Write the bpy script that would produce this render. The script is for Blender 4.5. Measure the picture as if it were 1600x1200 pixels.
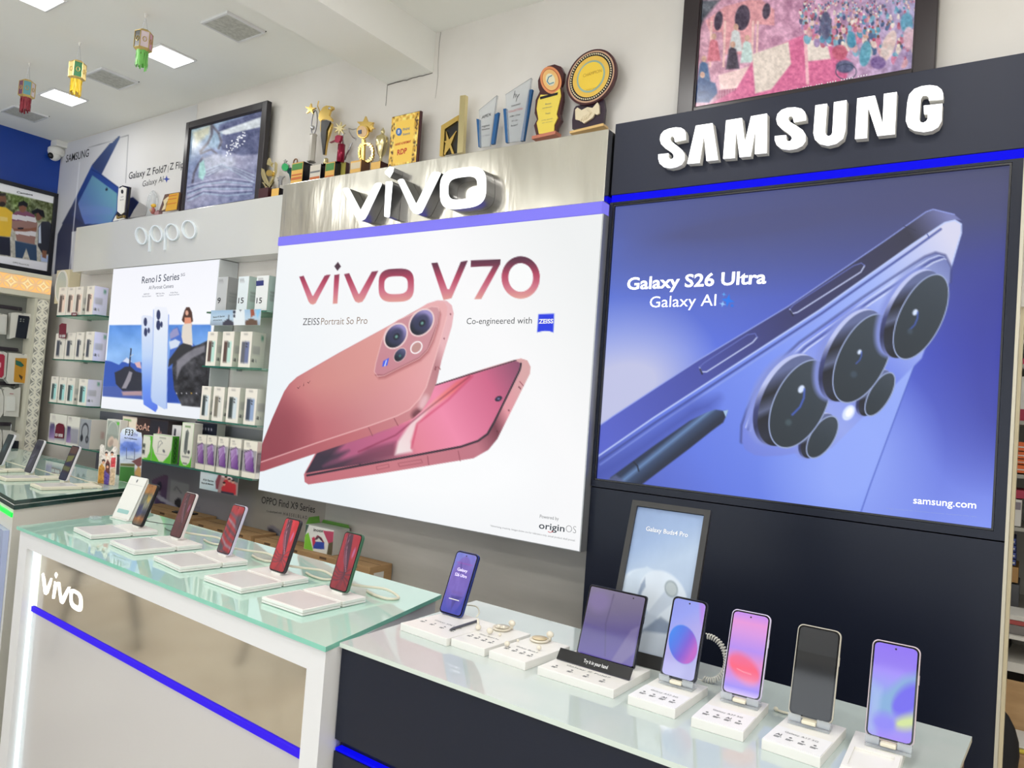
import bpy, bmesh, math, random
import numpy as np
from mathutils import Matrix, Vector
from mathutils.geometry import tessellate_polygon
random.seed(7); RNG = np.random.default_rng(7)
S = bpy.context.scene; COL = S.collection
for o in list(bpy.data.objects): bpy.data.objects.remove(o)

# ------------------------------------------------------------------ camera, world, exposure
CAMZ = 1.5
C_R = np.array([0.8193185, 0.56874054, 0.07246643])
C_U = np.array([-0.04028592, -0.06897325, 0.99680476])
C_F = np.array([-0.57192153, 0.81961996, 0.03359883])
FPX = 1176.94
cd = bpy.data.cameras.new('camera'); cam = bpy.data.objects.new('camera', cd); COL.objects.link(cam)
cd.sensor_width = 36; cd.lens = 36*FPX/1600; cd.clip_start = .05
m = Matrix.Identity(4)
for i in range(3):
    m[i][0] = C_R[i]; m[i][1] = C_U[i]; m[i][2] = -C_F[i]
m[2][3] = CAMZ
cam.matrix_world = m; S.camera = cam
S.view_settings.view_transform = 'Standard'; S.view_settings.look = 'None'
S.view_settings.gamma = 1; S.view_settings.exposure = 0.0; S.view_settings.use_curve_mapping = False
w = bpy.data.worlds.new('world'); S.world = w; w.use_nodes = True
w.node_tree.nodes['Background'].inputs[0].default_value = (.8, .85, .9, 1)
w.node_tree.nodes['Background'].inputs[1].default_value = 3.6    # bright overcast daylight through the added front window
LAMP_W = 6.5            # watts of one square ceiling panel light

# ------------------------------------------------------------------ photo measurement helpers: a ray of the calibrated camera meets a real plane
def ray(px, py): return C_F + (px-800)/FPX*C_R - (py-600)/FPX*C_U
def on_y(px, py, y):
    d = ray(px, py); q = d*y/d[1]; return np.array([q[0], q[1], q[2]+CAMZ])
def on_x(px, py, x):
    d = ray(px, py); q = d*x/d[0]; return np.array([q[0], q[1], q[2]+CAMZ])
def on_z(px, py, z):
    d = ray(px, py); q = d*(z-CAMZ)/d[2]; return np.array([q[0], q[1], q[2]+CAMZ])
def px_of(P):
    Q = np.asarray(P, float)-np.array([0, 0, CAMZ]); k = Q@C_F
    return 800+FPX*(Q@C_R)/k, 600-FPX*(Q@C_U)/k

# ------------------------------------------------------------------ colour and materials
def lin(c):
    c = np.asarray(c, float)/255.
    return np.where(c <= .04045, c/12.92, ((c+.055)/1.055)**2.4)
def l4(c, k=1.0): v = np.clip(lin(c)*k, 0, .95); return (float(v[0]), float(v[1]), float(v[2]), 1)
MC = {}
def mat(name, rgb=(200, 200, 200), rough=.5, metal=0, spec=.5, emit=None, es=1.0, coat=0, trans=0, alpha=1, noise=None, k=1.0, bump=0, aniso=None):
    if name in MC: return MC[name]
    M = bpy.data.materials.new(name); M.use_nodes = True; nt = M.node_tree; b = nt.nodes['Principled BSDF']
    I = b.inputs
    I['Base Color'].default_value = l4(rgb, k); I['Roughness'].default_value = rough; I['Metallic'].default_value = metal
    I['Specular IOR Level'].default_value = spec
    if coat: I['Coat Weight'].default_value = coat; I['Coat Roughness'].default_value = .03
    if trans: I['Transmission Weight'].default_value = trans
    if alpha < 1: I['Alpha'].default_value = alpha
    if emit is not None:
        I['Emission Color'].default_value = (*[float(q) for q in lin(emit)], 1); I['Emission Strength'].default_value = es
    if noise:   # (scale, colour2, lo, hi, stretch)
        sc, c2, lo, hi, st = noise
        tc = nt.nodes.new('ShaderNodeTexCoord'); mp = nt.nodes.new('ShaderNodeMapping'); mp.inputs['Scale'].default_value = st
        nz = nt.nodes.new('ShaderNodeTexNoise'); nz.inputs['Scale'].default_value = sc; nz.inputs['Detail'].default_value = 5
        rp = nt.nodes.new('ShaderNodeValToRGB'); rp.color_ramp.elements[0].position = lo; rp.color_ramp.elements[1].position = hi
        rp.color_ramp.elements[0].color = l4(rgb, k); rp.color_ramp.elements[1].color = l4(c2, k)
        L = nt.links.new
        L(tc.outputs['Object'], mp.inputs[0]); L(mp.outputs[0], nz.inputs['Vector']); L(nz.outputs[0], rp.inputs[0]); L(rp.outputs[0], I['Base Color'])
        if bump:
            bp = nt.nodes.new('ShaderNodeBump'); bp.inputs['Strength'].default_value = bump; bp.inputs['Distance'].default_value = .01
            L(nz.outputs[0], bp.inputs['Height']); L(bp.outputs[0], I['Normal'])
    MC[name] = M; return M
def vmat(name, emit, rough=.5, spec=.3, es=1.0):
    """print whose own colours are stored on its surface (attribute Col); emit: a backlit film or a screen"""
    M = bpy.data.materials.new(name); M.use_nodes = True; nt = M.node_tree; b = nt.nodes['Principled BSDF']
    a = nt.nodes.new('ShaderNodeAttribute'); a.attribute_name = 'Col'
    b.inputs['Roughness'].default_value = rough; b.inputs['Specular IOR Level'].default_value = spec
    if emit:
        b.inputs['Base Color'].default_value = (.02, .02, .02, 1)
        nt.links.new(a.outputs['Color'], b.inputs['Emission Color']); b.inputs['Emission Strength'].default_value = es
        M.cycles.emission_sampling = 'NONE'
    else: nt.links.new(a.outputs['Color'], b.inputs['Base Color'])
    MC[name] = M; return M
PAPK = 1.45   # print ink albedo against its look under the shop's lamps
vmat('backlit_print', True, .5, .15); vmat('phone_screen_glow', True, .06, .5); vmat('paper_print', False, .45, .35); vmat('framed_print', False, .22, .35); vmat('matte_print', False, .9, .1)

# ------------------------------------------------------------------ mesh builder
class MB:
    def __init__(s): s.v = []; s.f = []; s.mi = []; s.cur = 0; s.sm = []; s.smooth = False; s.M = None
    def add(s, vs, fs):
        k = len(s.v)
        if s.M is not None: vs = [tuple(s.M @ Vector(v)) for v in vs]
        s.v += [tuple(map(float, v)) for v in vs]
        for f in fs: s.f.append([k+i for i in f]); s.mi.append(s.cur); s.sm.append(s.smooth)
        return s
    def box(s, x0, x1, y0, y1, z0, z1, bev=0, seg=2):
        if x0 > x1: x0, x1 = x1, x0
        if y0 > y1: y0, y1 = y1, y0
        if z0 > z1: z0, z1 = z1, z0
        if bev > 0:
            b = bmesh.new(); bmesh.ops.create_cube(b, size=1)
            for v in b.verts: v.co = Vector(((x0+x1)/2+v.co.x*(x1-x0), (y0+y1)/2+v.co.y*(y1-y0), (z0+z1)/2+v.co.z*(z1-z0)))
            bmesh.ops.bevel(b, geom=list(b.edges), offset=min(bev, .49*min(x1-x0, y1-y0, z1-z0)), segments=seg, affect='EDGES', profile=.5)
            b.verts.index_update()
            s.add([v.co for v in b.verts], [[v.index for v in f.verts] for f in b.faces]); b.free(); return s
        return s.add([(x0, y0, z0), (x1, y0, z0), (x1, y1, z0), (x0, y1, z0), (x0, y0, z1), (x1, y0, z1), (x1, y1, z1), (x0, y1, z1)],
              [(0, 3, 2, 1), (4, 5, 6, 7), (0, 1, 5, 4), (1, 2, 6, 5), (2, 3, 7, 6), (3, 0, 4, 7)])
    def hexa(s, lo, hi):   # four bottom points and four top points
        return s.add(list(lo)+list(hi), [(0, 3, 2, 1), (4, 5, 6, 7), (0, 1, 5, 4), (1, 2, 6, 5), (2, 3, 7, 6), (3, 0, 4, 7)])
    def prism(s, pts, a, b, O=(0, 0, 0), U=(1, 0, 0), V=(0, 0, 1)):
        """outline pts (u,v) in the plane O+U*u+V*v, given thickness from a to b along U x V"""
        O = Vector(O); U = Vector(U); V = Vector(V); N = U.cross(V); n = len(pts)
        vs = [O+U*p[0]+V*p[1]+N*a for p in pts]+[O+U*p[0]+V*p[1]+N*b for p in pts]
        tri = tessellate_polygon([[Vector((p[0], p[1], 0)) for p in pts]])
        fs = []
        for t in tri:
            A = [pts[i] for i in t]
            ar = (A[1][0]-A[0][0])*(A[2][1]-A[0][1])-(A[2][0]-A[0][0])*(A[1][1]-A[0][1])
            t = list(t) if ar > 0 else list(t)[::-1]
            if b < a: t = t[::-1]
            fs.append([i+n for i in t]); fs.append(t[::-1])
        area = sum(pts[i][0]*pts[(i+1) % n][1]-pts[(i+1) % n][0]*pts[i][1] for i in range(n))
        for i in range(n):
            j = (i+1) % n; q = [i, j, n+j, n+i]
            if (area < 0) != (b < a): q = q[::-1]
            fs.append(q)
        return s.add(vs, fs)
    def ringprism(s, outer, inner, a, b, O=(0, 0, 0), U=(1, 0, 0), V=(0, 0, 1)):
        O = Vector(O); U = Vector(U); V = Vector(V); N = U.cross(V); n = len(outer)
        f = lambda P, h: [O+U*p[0]+V*p[1]+N*h for p in P]
        vs = f(outer, a)+f(inner, a)+f(outer, b)+f(inner, b); fs = []
        for i in range(n):
            j = (i+1) % n
            fs += [[i, n+i, n+j, j], [2*n+i, 2*n+j, 3*n+j, 3*n+i], [i, j, 2*n+j, 2*n+i], [n+i, 3*n+i, 3*n+j, n+j]]
        return s.add(vs, fs)
    def lathe(s, prof, n=24, at=(0, 0, 0), cap=True):
        vs = []; fs = []; m_ = len(prof)
        for r, z in prof:
            for i in range(n):
                a = 2*math.pi*i/n; vs.append((at[0]+r*math.cos(a), at[1]+r*math.sin(a), at[2]+z))
        for k in range(m_-1):
            for i in range(n):
                j = (i+1) % n; fs.append([k*n+i, k*n+j, (k+1)*n+j, (k+1)*n+i])
        if cap: fs.append(list(range(n))[::-1]); fs.append([(m_-1)*n+i for i in range(n)])
        return s.add(vs, fs)
    def tube(s, pts, r, n=8, closed=False):
        pts = [Vector(p) for p in pts]; m_ = len(pts); vs = []; fs = []
        rr = r if hasattr(r, '__len__') else [r]*m_
        up = None
        for k in range(m_):
            t = (pts[(k+1) % m_]-pts[k-1]) if (closed or 0 < k < m_-1) else (pts[1]-pts[0] if k == 0 else pts[-1]-pts[-2])
            if t.length < 1e-9: t = Vector((0, 0, 1))
            t.normalize()
            if up is None: up = Vector((0, 0, 1)) if abs(t.z) < .9 else Vector((1, 0, 0))
            a = up-t*up.dot(t)
            if a.length < 1e-6: a = t.orthogonal()
            a.normalize(); up = a; b = t.cross(a)
            for i in range(n):
                q = 2*math.pi*i/n; vs.append(pts[k]+(a*math.cos(q)+b*math.sin(q))*rr[k])
        for k in range(m_ if closed else m_-1):
            k2 = (k+1) % m_
            for i in range(n):
                j = (i+1) % n; fs.append([k*n+i, k*n+j, k2*n+j, k2*n+i])
        if not closed: fs.append(list(range(n))[::-1]); fs.append([(m_-1)*n+i for i in range(n)])
        return s.add(vs, fs)
    def sphere(s, c, r, n=16, m_=10, sc=(1, 1, 1)):
        vs = []; fs = []
        for k in range(m_+1):
            t = math.pi*k/m_
            for i in range(n):
                a = 2*math.pi*i/n
                vs.append((c[0]+r*sc[0]*math.sin(t)*math.cos(a), c[1]+r*sc[1]*math.sin(t)*math.sin(a), c[2]-r*sc[2]*math.cos(t)))
        for k in range(m_):
            for i in range(n):
                j = (i+1) % n; fs.append([k*n+i, k*n+j, (k+1)*n+j, (k+1)*n+i])
        return s.add(vs, fs)
    def build(s, name, mats, parent=None, world=True):
        me = bpy.data.meshes.new(name); V_ = s.v
        if parent is not None and world:
            inv = parent.matrix_basis.inverted() if parent.parent is None else (parent.parent.matrix_basis @ parent.matrix_basis).inverted()
            V_ = [tuple(inv @ Vector(v)) for v in V_]
        me.from_pydata(V_, [], s.f); me.update()
        for q in (mats if isinstance(mats, (list, tuple)) else [mats]): me.materials.append(q)
        me.polygons.foreach_set('material_index', s.mi); me.polygons.foreach_set('use_smooth', s.sm)
        o = bpy.data.objects.new(name, me); COL.objects.link(o)
        if parent is not None: o.parent = parent
        return o
def tag(o, label, cat, group=None, kind=None):
    if label: o['label'] = label
    if cat: o['category'] = cat
    if group: o['group'] = group
    if kind: o['kind'] = kind
    return o
def thing(name, loc, label, cat, group=None, rz=0, rx=0):
    o = bpy.data.objects.new(name, None); COL.objects.link(o); o.empty_display_size = .05
    o.location = [float(q) for q in loc]; o.rotation_euler = (rx, 0, rz); o.matrix_basis  # basis follows location and rotation
    return tag(o, label, cat, group)
def struct(name, mb, mt): o = mb.build(name, mt); o['kind'] = 'structure'; return o
def rrect(w_, h, r, n=6, cx=0, cy=0):
    P = []
    for (sx, sy, a0) in ((1, 1, 0), (-1, 1, 90), (-1, -1, 180), (1, -1, 270)):
        for i in range(n+1):
            a = math.radians(a0+90*i/n); P.append((cx+sx*(w_/2-r)+r*math.cos(a), cy+sy*(h/2-r)+r*math.sin(a)))
    return P
def ellp(cx, cy, rx, ry, n=32, rot=0):
    return [(cx+rx*math.cos(a)*math.cos(rot)-ry*math.sin(a)*math.sin(rot), cy+rx*math.cos(a)*math.sin(rot)+ry*math.sin(a)*math.cos(rot)) for a in [2*math.pi*i/n for i in range(n)]]
def starp(cx, cy, R_, r_, n=5, rot=90):
    return [(cx+(R_ if i % 2 == 0 else r_)*math.cos(math.radians(rot+180*i/n)), cy+(R_ if i % 2 == 0 else r_)*math.sin(math.radians(rot+180*i/n))) for i in range(2*n)]
def strokep(pts, wd):
    """outline of a thick pen stroke along pts; wd one width or one per point"""
    n = len(pts); wd = wd if hasattr(wd, '__len__') else [wd]*n; L = []; R_ = []
    for i in range(n):
        a = pts[max(i-1, 0)]; b = pts[min(i+1, n-1)]; dx = b[0]-a[0]; dy = b[1]-a[1]; l = math.hypot(dx, dy) or 1
        nx, ny = -dy/l, dx/l; L.append((pts[i][0]+nx*wd[i]/2, pts[i][1]+ny*wd[i]/2)); R_.append((pts[i][0]-nx*wd[i]/2, pts[i][1]-ny*wd[i]/2))
    return L+R_[::-1]

# ------------------------------------------------------------------ lettering (built-in font, turned into mesh)
def text_mesh(s, bold=0, ext=0):
    c = bpy.data.curves.new('t', 'FONT'); c.body = s; c.size = 1; c.offset = bold; c.extrude = ext; c.resolution_u = 3
    o = bpy.data.objects.new('t', c); COL.objects.link(o); bpy.context.view_layer.update()
    dg = bpy.context.evaluated_depsgraph_get(); me = bpy.data.meshes.new_from_object(o.evaluated_get(dg))
    V_ = np.array([v.co for v in me.vertices]); F_ = [list(p.vertices) for p in me.polygons]
    bpy.data.objects.remove(o); bpy.data.curves.remove(c); bpy.data.meshes.remove(me)
    return V_, F_
CAP = None
def text_add(mb, s, A, B, T, lift=.0006, bold=0.0, N=(0, -1, 0)):
    """text whose baseline runs from point A to point B; T: a point at cap height above A; all on the board"""
    global CAP
    if CAP is None: CAP = text_mesh('H')[0][:, 1].max()
    V_, F_ = text_mesh(s, bold)
    x0, x1 = V_[:, 0].min(), V_[:, 0].max()
    A = np.array(A, float); U = (np.array(B, float)-A)/(x1-x0); W_ = (np.array(T, float)-A)/CAP; N = np.array(N, float)
    P = A+(V_[:, :1]-x0)*U+V_[:, 1:2]*W_+N*lift
    mb.add(P, F_); return mb
def text_px(mb, s, pa, pb, ph, pl, lift=.0006, bold=0.0, up=(0, 0, 1), N=(0, -1, 0)):
    """baseline from photo pixel pa to pb on the plane function pl; cap height ph pixels"""
    A = pl(*pa); B = pl(*pb); up = np.array(up, float)
    x, y = px_of(A); x2, y2 = px_of(A+up*.01); k = ph/max(math.hypot(x2-x, y2-y)/.01, 1e-6)
    return text_add(mb, s, A, B, A+up*k, lift, bold, N)

# ------------------------------------------------------------------ printed artwork: colours laid on a fine surface grid
class Canvas:
    def __init__(s, o, u, v, W, H, nu, nv, bg=(255, 255, 255), r=0, px=False):
        s.o, s.u, s.v = (np.array(q, float) for q in (o, u, v)); s.W, s.H, s.nu, s.nv = W, H, nu, nv
        a = np.linspace(0, 1, nu+1); b = np.linspace(0, 1, nv+1); A, B = np.meshgrid(a, b)
        X = A*W; Y = B*H
        if r:
            d = np.minimum(Y, H-Y); k = np.where(d < r, r-np.sqrt(np.maximum(r*r-(r-d)**2, 0)), 0)
            X = W/2+(X-W/2)*(W-2*k)/W
        s.P = s.o+X[..., None]*s.u+Y[..., None]*s.v
        if px: s.X, s.Y = px_of(s.P)
        else: s.X, s.Y = X/W, Y/H
        s.c = np.zeros(s.X.shape+(3,)); s.c[:] = bg; s.m = 1.0
        s.px = (np.hypot(s.X[0, -1]-s.X[0, 0], s.Y[0, -1]-s.Y[0, 0])/nu)
    def _mix(s, m_, col, al=1):
        col = col(s.X, s.Y) if callable(col) else np.array(col, float)
        m_ = (np.clip(m_, 0, 1)*s.m)[..., None]*al; s.c = s.c*(1-m_)+col*m_; return s
    def clip(s, pts=None): s.m = 1.0 if pts is None else np.clip(.5-s.sdf(pts)/s.px, 0, 1); return s
    def fill(s, col, al=1): return s._mix(np.ones_like(s.X), col, al)
    def sdf(s, pts, closed=True):
        d = np.full(s.X.shape, 1e9); ins = np.zeros(s.X.shape, bool); n = len(pts)
        for i in range(n if closed else n-1):
            (x0, y0), (x1, y1) = pts[i], pts[(i+1) % n]; ex, ey = x1-x0, y1-y0
            t = np.clip(((s.X-x0)*ex+(s.Y-y0)*ey)/max(ex*ex+ey*ey, 1e-12), 0, 1)
            d = np.minimum(d, (s.X-x0-t*ex)**2+(s.Y-y0-t*ey)**2)
            if closed:
                c = ((y0 > s.Y) != (y1 > s.Y)) & (s.X < (x1-x0)*(s.Y-y0)/((y1-y0) if abs(y1-y0) > 1e-12 else 1e-12)+x0); ins ^= c
        d = np.sqrt(d); return np.where(ins, -d, d)
    def poly(s, pts, col, soft=None, al=1):
        soft = soft or s.px; return s._mix(.5-s.sdf(pts)/(soft*1.0), col, al)
    def line(s, pts, wd, col, soft=None, al=1, closed=False):
        soft = soft or s.px; q = s.sdf(pts, closed); return s._mix(.5-(np.abs(q)-wd/2)/soft, col, al)
    def ell(s, cx, cy, rx, ry, col, rot=0, soft=None, al=1):
        soft = soft or s.px; a = math.radians(rot); x = (s.X-cx)*math.cos(a)+(s.Y-cy)*math.sin(a); y = -(s.X-cx)*math.sin(a)+(s.Y-cy)*math.cos(a)
        q = np.sqrt((x/rx)**2+(y/ry)**2)+1e-9; g = np.sqrt((x/rx**2)**2+(y/ry**2)**2)/q+1e-9
        return s._mix(.5-(q-1)/g/soft, col, al)
    def ring(s, cx, cy, rx, ry, wd, col, rot=0, soft=None, al=1):
        soft = soft or s.px; a = math.radians(rot); x = (s.X-cx)*math.cos(a)+(s.Y-cy)*math.sin(a); y = -(s.X-cx)*math.sin(a)+(s.Y-cy)*math.cos(a)
        q = np.sqrt((x/rx)**2+(y/ry)**2)+1e-9; g = np.sqrt((x/rx**2)**2+(y/ry**2)**2)/q+1e-9
        return s._mix(.5-(np.abs((q-1)/g)-wd/2)/soft, col, al)
    def rect(s, x0, y0, x1, y1, col, soft=None, al=1): return s.poly([(x0, y0), (x1, y0), (x1, y1), (x0, y1)], col, soft, al)
    def noise(s, amp, scale, mask=None, seed=0):
        n = fbm(s.X*scale, s.Y*scale, seed)[..., None]*amp
        s.c = np.clip(s.c+(n if mask is None else n*mask[..., None]), 0, 255); return s
    def build(s, name, mt, parent=None, k=1.0, world=True, keep=None):
        P = s.P.reshape(-1, 3)
        if parent is not None and world:
            inv = parent.matrix_basis.inverted() if parent.parent is None else (parent.parent.matrix_basis @ parent.matrix_basis).inverted()
            M_ = np.array(inv); P = P@M_[:3, :3].T+M_[:3, 3]
        nu, nv = s.nu, s.nv; i = np.arange(nv*nu)
        if keep is not None:
            d = s.sdf(keep); i = i[((d[:-1, :-1]+d[1:, 1:])/2 < 0).ravel()]
        r_ = i//nu; c_ = i % nu; a = r_*(nu+1)+c_
        F_ = np.stack([a, a+nu+1, a+nu+2, a+1], 1).ravel().astype(np.int32)
        me = bpy.data.meshes.new(name); me.vertices.add(len(P)); me.vertices.foreach_set('co', P.astype(np.float32).ravel())
        me.loops.add(len(F_)); me.loops.foreach_set('vertex_index', F_); me.polygons.add(len(i))
        me.polygons.foreach_set('loop_start', np.arange(0, len(F_), 4, dtype=np.int32)); me.update(calc_edges=True)
        at = me.color_attributes.new('Col', 'FLOAT_COLOR', 'POINT')
        C_ = np.ones((len(P), 4), np.float32); C_[:, :3] = np.clip(lin(np.clip(s.c, 0, 255)).reshape(-1, 3)*k, 0, 1); at.data.foreach_set('color', C_.ravel())
        me.materials.append(MC[mt]); me.validate()
        o = bpy.data.objects.new(name, me); COL.objects.link(o)
        if parent is not None: o.parent = parent
        return o
def fbm(x, y, seed=0, oc=4):
    out = np.zeros_like(x); am = 1.0; r = np.random.default_rng(seed); tot = 0
    for k in range(oc):
        T = r.random((64, 64))*2-1
        xi = np.floor(x).astype(int); yi = np.floor(y).astype(int); fx = x-xi; fy = y-yi; fx = fx*fx*(3-2*fx); fy = fy*fy*(3-2*fy)
        g = lambda a, b: T[a % 64, b % 64]
        out += am*((g(xi, yi)*(1-fx)+g(xi+1, yi)*fx)*(1-fy)+(g(xi, yi+1)*(1-fx)+g(xi+1, yi+1)*fx)*fy); tot += am; am *= .5; x = x*2.03+7; y = y*2.03+3
    return out/tot
def grad(p0, p1, *stops):
    """colour along the line p0-p1; stops (position, colour)"""
    p0 = np.array(p0, float); e = np.array(p1, float)-p0; L2 = e@e; ts = [q[0] for q in stops]; cs = np.array([q[1] for q in stops], float)
    def f(X, Y):
        t = ((X-p0[0])*e[0]+(Y-p0[1])*e[1])/L2
        return np.stack([np.interp(t, ts, cs[:, i]) for i in range(3)], -1)
    return f
def board(x0, x1, z0, z1, y, nu, nv, bg=(255, 255, 255), px=True):
    return Canvas((x0, y, z1), (1, 0, 0), (0, 0, -1), x1-x0, z1-z0, nu, nv, bg, px=px)

# ------------------------------------------------------------------ measures of the shop (metres, camera stands at x=0 y=0)
YW, YV, YS, YO, YSH = 2.46, 2.31, 2.35, 2.34, 2.275     # back wall, steel fascia, black fascia, white fascia, glass shelf fronts
XL = -5.77; ZC = 3.155
CT = .945          # counter glass top
PY = lambda y: (lambda a, b: on_y(a, b, y))
PZ = lambda z: (lambda a, b: on_z(a, b, z))
PX = lambda x: (lambda a, b: on_x(a, b, x))
# materials
plaster = mat('plaster_wall', (208, 204, 198), .85, noise=(2.2, (196, 191, 183), .35, .75, (1, 1, 1)), k=1.25)
ceilm = mat('plaster_ceiling', (216, 216, 212), .85, noise=(1.1, (212, 211, 205), .35, .75, (1, 1, 1)), k=1.38)
floorm = mat('polished_floor_tile', (214, 208, 196), .15, noise=(1.5, (182, 172, 158), .3, .7, (1, 1, 1)))
bluep = mat('blue_painted_wall', (20, 70, 165), .3, noise=(1.2, (14, 58, 150), .3, .7, (1, 1, 1)))
white = mat('white_lacquer', (222, 222, 222), .25, k=1.1)
offw = mat('off_white_laminate', (218, 216, 205), .35, k=1.05)
cream = mat('cream_laminate', (226, 214, 180), .45)
blackp = mat('black_satin_panel', (24, 29, 44), .35, spec=.3)
blackf = mat('black_fascia_panel', (40, 44, 60), .42, spec=.3)
blackg = mat('black_plastic', (20, 20, 22), .3)
darkgrey = mat('dark_grey_plastic', (60, 60, 62), .4)
glow = mat('lit_white_acrylic', (255, 255, 255), .4, emit=(255, 255, 255), es=1.15); glow.cycles.emission_sampling = 'NONE'
steel = mat('brushed_steel', (232, 230, 220), .2, 1.0, noise=(2.2, (206, 202, 190), .3, .75, (1.6, 1, .35)), bump=1.0)
steeldark = mat('steel_letter_return', (130, 130, 134), .35, 1.0)
mirror = mat('mirror_steel', (236, 229, 214), .09, 1.0)
gold = mat('gold_metal', (236, 202, 118), .18, 1.0); goldp = mat('pale_gold_metal', (228, 214, 164), .2, 1.0)
silver = mat('silver_metal', (200, 200, 205), .25, 1.0)
maroon = mat('maroon_wood', (70, 30, 35), .3); whitep = mat('white_plastic', (232, 230, 224), .35, k=1.05)
cable = mat('cream_cable', (228, 222, 200), .5); brown = mat('brown_cardboard', (176, 142, 100), .8, noise=(9, (158, 124, 84), .3, .7, (1, 1, 6)))
ink = mat('black_ink', (30, 32, 38), .6); inkw = mat('white_ink', (240, 240, 240), .6); inkg = mat('grey_ink', (120, 122, 126), .6)
def glassm(name, rgb, rough=.0, alpha=.35):
    M = bpy.data.materials.new(name); M.use_nodes = True; nt = M.node_tree; nt.nodes.clear()
    out = nt.nodes.new('ShaderNodeOutputMaterial'); mx = nt.nodes.new('ShaderNodeMixShader'); tr = nt.nodes.new('ShaderNodeBsdfTransparent'); pr = nt.nodes.new('ShaderNodeBsdfPrincipled')
    pr.inputs['Base Color'].default_value = l4(rgb); pr.inputs['Roughness'].default_value = rough
    tr.inputs['Color'].default_value = l4([min(255, q+25) for q in rgb], 1.1); mx.inputs[0].default_value = alpha
    nt.links.new(tr.outputs[0], mx.inputs[1]); nt.links.new(pr.outputs[0], mx.inputs[2]); nt.links.new(mx.outputs[0], out.inputs[0]); MC[name] = M; return M
clear = glassm('clear_acrylic', (225, 232, 235), .03, .3); shelfg = glassm('shelf_glass', (190, 215, 205), .02, .3)
edgeg = mat('green_glass_edge', (45, 110, 92), .1, spec=.6); edged = mat('dark_green_glass_edge', (12, 52, 46), .08, spec=.6)

# ------------------------------------------------------------------ room shell
SX0_ = -1.274; OX0, OX1, OZ = -.05, 1.0, 1.88
clearpane = glassm('added_window_glass', (240, 245, 245), .0, .06)       # store room opening in the back wall
def build_shell():
    struct('floor', MB().box(XL-.1, 3.1, -3.3, 4.0, -.1, 0), floorm)
    b = MB().box(XL-.1, 3.1, -3.3, 4.0, ZC, ZC+.1); struct('ceiling', b, ceilm)
    b = MB().box(XL-.1, OX0, YW, YW+.12, 0, ZC).box(OX0, OX1, YW, YW+.12, OZ, ZC).box(OX1, 3.1, YW, YW+.12, 0, ZC); struct('wall_back', b, plaster)
    struct('wall_left', MB().box(XL-.1, XL, .6, YW, 0, ZC), bluep); struct('wall_left', MB().box(XL-.1, XL, -3.3, .6, 0, ZC), plaster)
    struct('wall_right', MB().box(3.0, 3.1, -3.3, 3.9, 0, ZC), plaster)
    b = MB()
    for q in ((XL, -5.0, 0, ZC), (2.2, 3.0, 0, ZC), (-5.0, 2.2, 2.6, ZC), (-5.0, 2.2, 0, .25)): b.box(q[0], q[1], -3.3, -3.2, q[2], q[3])
    struct('wall_front', b, plaster)
    b = MB()   # unseen front window, added to bring daylight onto the upright surfaces
    for k in range(6): x = -5.0+7.2*k/5; b.box(x-.03, x+.03, -3.28, -3.22, .25, 2.6)
    b.box(-5, 2.2, -3.28, -3.22, .25, .31).box(-5, 2.2, -3.28, -3.22, 2.54, 2.6); w1 = struct('added_window_1', b, darkgrey); MB().box(-5, 2.2, -3.252, -3.246, .31, 2.54).build('added_window_pane', clearpane, w1)
    struct('wall_back', MB().box(on_y(509, 800, YW)[0]+.001, SX0_-.002, YW-.003, YW-.0005, 0, 1.42), mat('grey_cement_dado', (186, 183, 176), .8, noise=(2.6, (162, 160, 153), .3, .7, (.6, 1, 3.2)), k=1.15))
    struct('ceiling_beam', MB().box(-2.552, -2.268, -3.2, YW, 2.974, ZC), ceilm)
    sm = mat('store_room_wall', (150, 146, 138), .8)
    struct('wall_rear', MB().box(-1.3, 3.0, 3.75, 3.85, 0, ZC), sm)
    struct('trim_1', MB().box(OX0+.0005, OX0+.012, YW+.01, YW+.12, 0, OZ), cream)
build_shell()
def cracks():
    dk = mat('dark_plaster_crack', (84, 78, 70), .9); A = on_y(606, 132.5, YW); B_ = on_y(676, 113.5, YW); rr = random.Random(5); b = MB()
    P = [Vector(A)+(Vector(B_)-Vector(A))*k/14+Vector((0, -.001, rr.uniform(-.002, .002)-.002)) for k in range(15)]; b.tube(P, [.0022-.001*abs(k-3)/12 for k in range(15)], 5)
    b.tube([Vector(A)+Vector((-.002, -.001, -.02*k)) for k in range(6)], [.0012]*6, 4); struct('trim_2', b, dk)
    b = MB(); A = on_y(689, 48, YW); P = [Vector((A[0]+rr.uniform(-.004, .004), YW-.0005, ZC-.004-.05*k)) for k in range(7)]; b.tube(P, [.002, .0016, .0012, .001, .0012, .001, .0006], 4); struct('trim_3', b, mat('grey_plaster_crack', (150, 144, 136), .9))
cracks()

# ------------------------------------------------------------------ ceiling fittings
lampm = mat('lamp_diffuser', (255, 255, 255), .5, emit=(255, 255, 255), es=2.2); lampm.cycles.emission_sampling = 'NONE'
ventm = mat('vent_grille', (178, 178, 170), .7, noise=(60, (196, 196, 188), .4, .6, (1, 1, 1)))
def panel_light(x, y, label, group=None, k=1.0):
    t = thing('ceiling_light', (x, y, ZC), label, 'ceiling light', group)
    MB().box(x-.1, x+.1, y-.1, y+.1, ZC-.008, ZC-.0005, .002).build('frame', white, t)
    MB().box(x-.088, x+.088, y-.088, y+.088, ZC-.0105, ZC-.0085).build('diffuser', lampm, t)
    ld = bpy.data.lights.new('ceiling_light_glow', 'AREA'); ld.shape = 'SQUARE'; ld.size = .17; ld.energy = LAMP_W*k; ld.color = (1, .985, .955)
    lo = bpy.data.objects.new('glow', ld); COL.objects.link(lo); lo.parent = t; lo.location = (0, 0, -.013)
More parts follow.
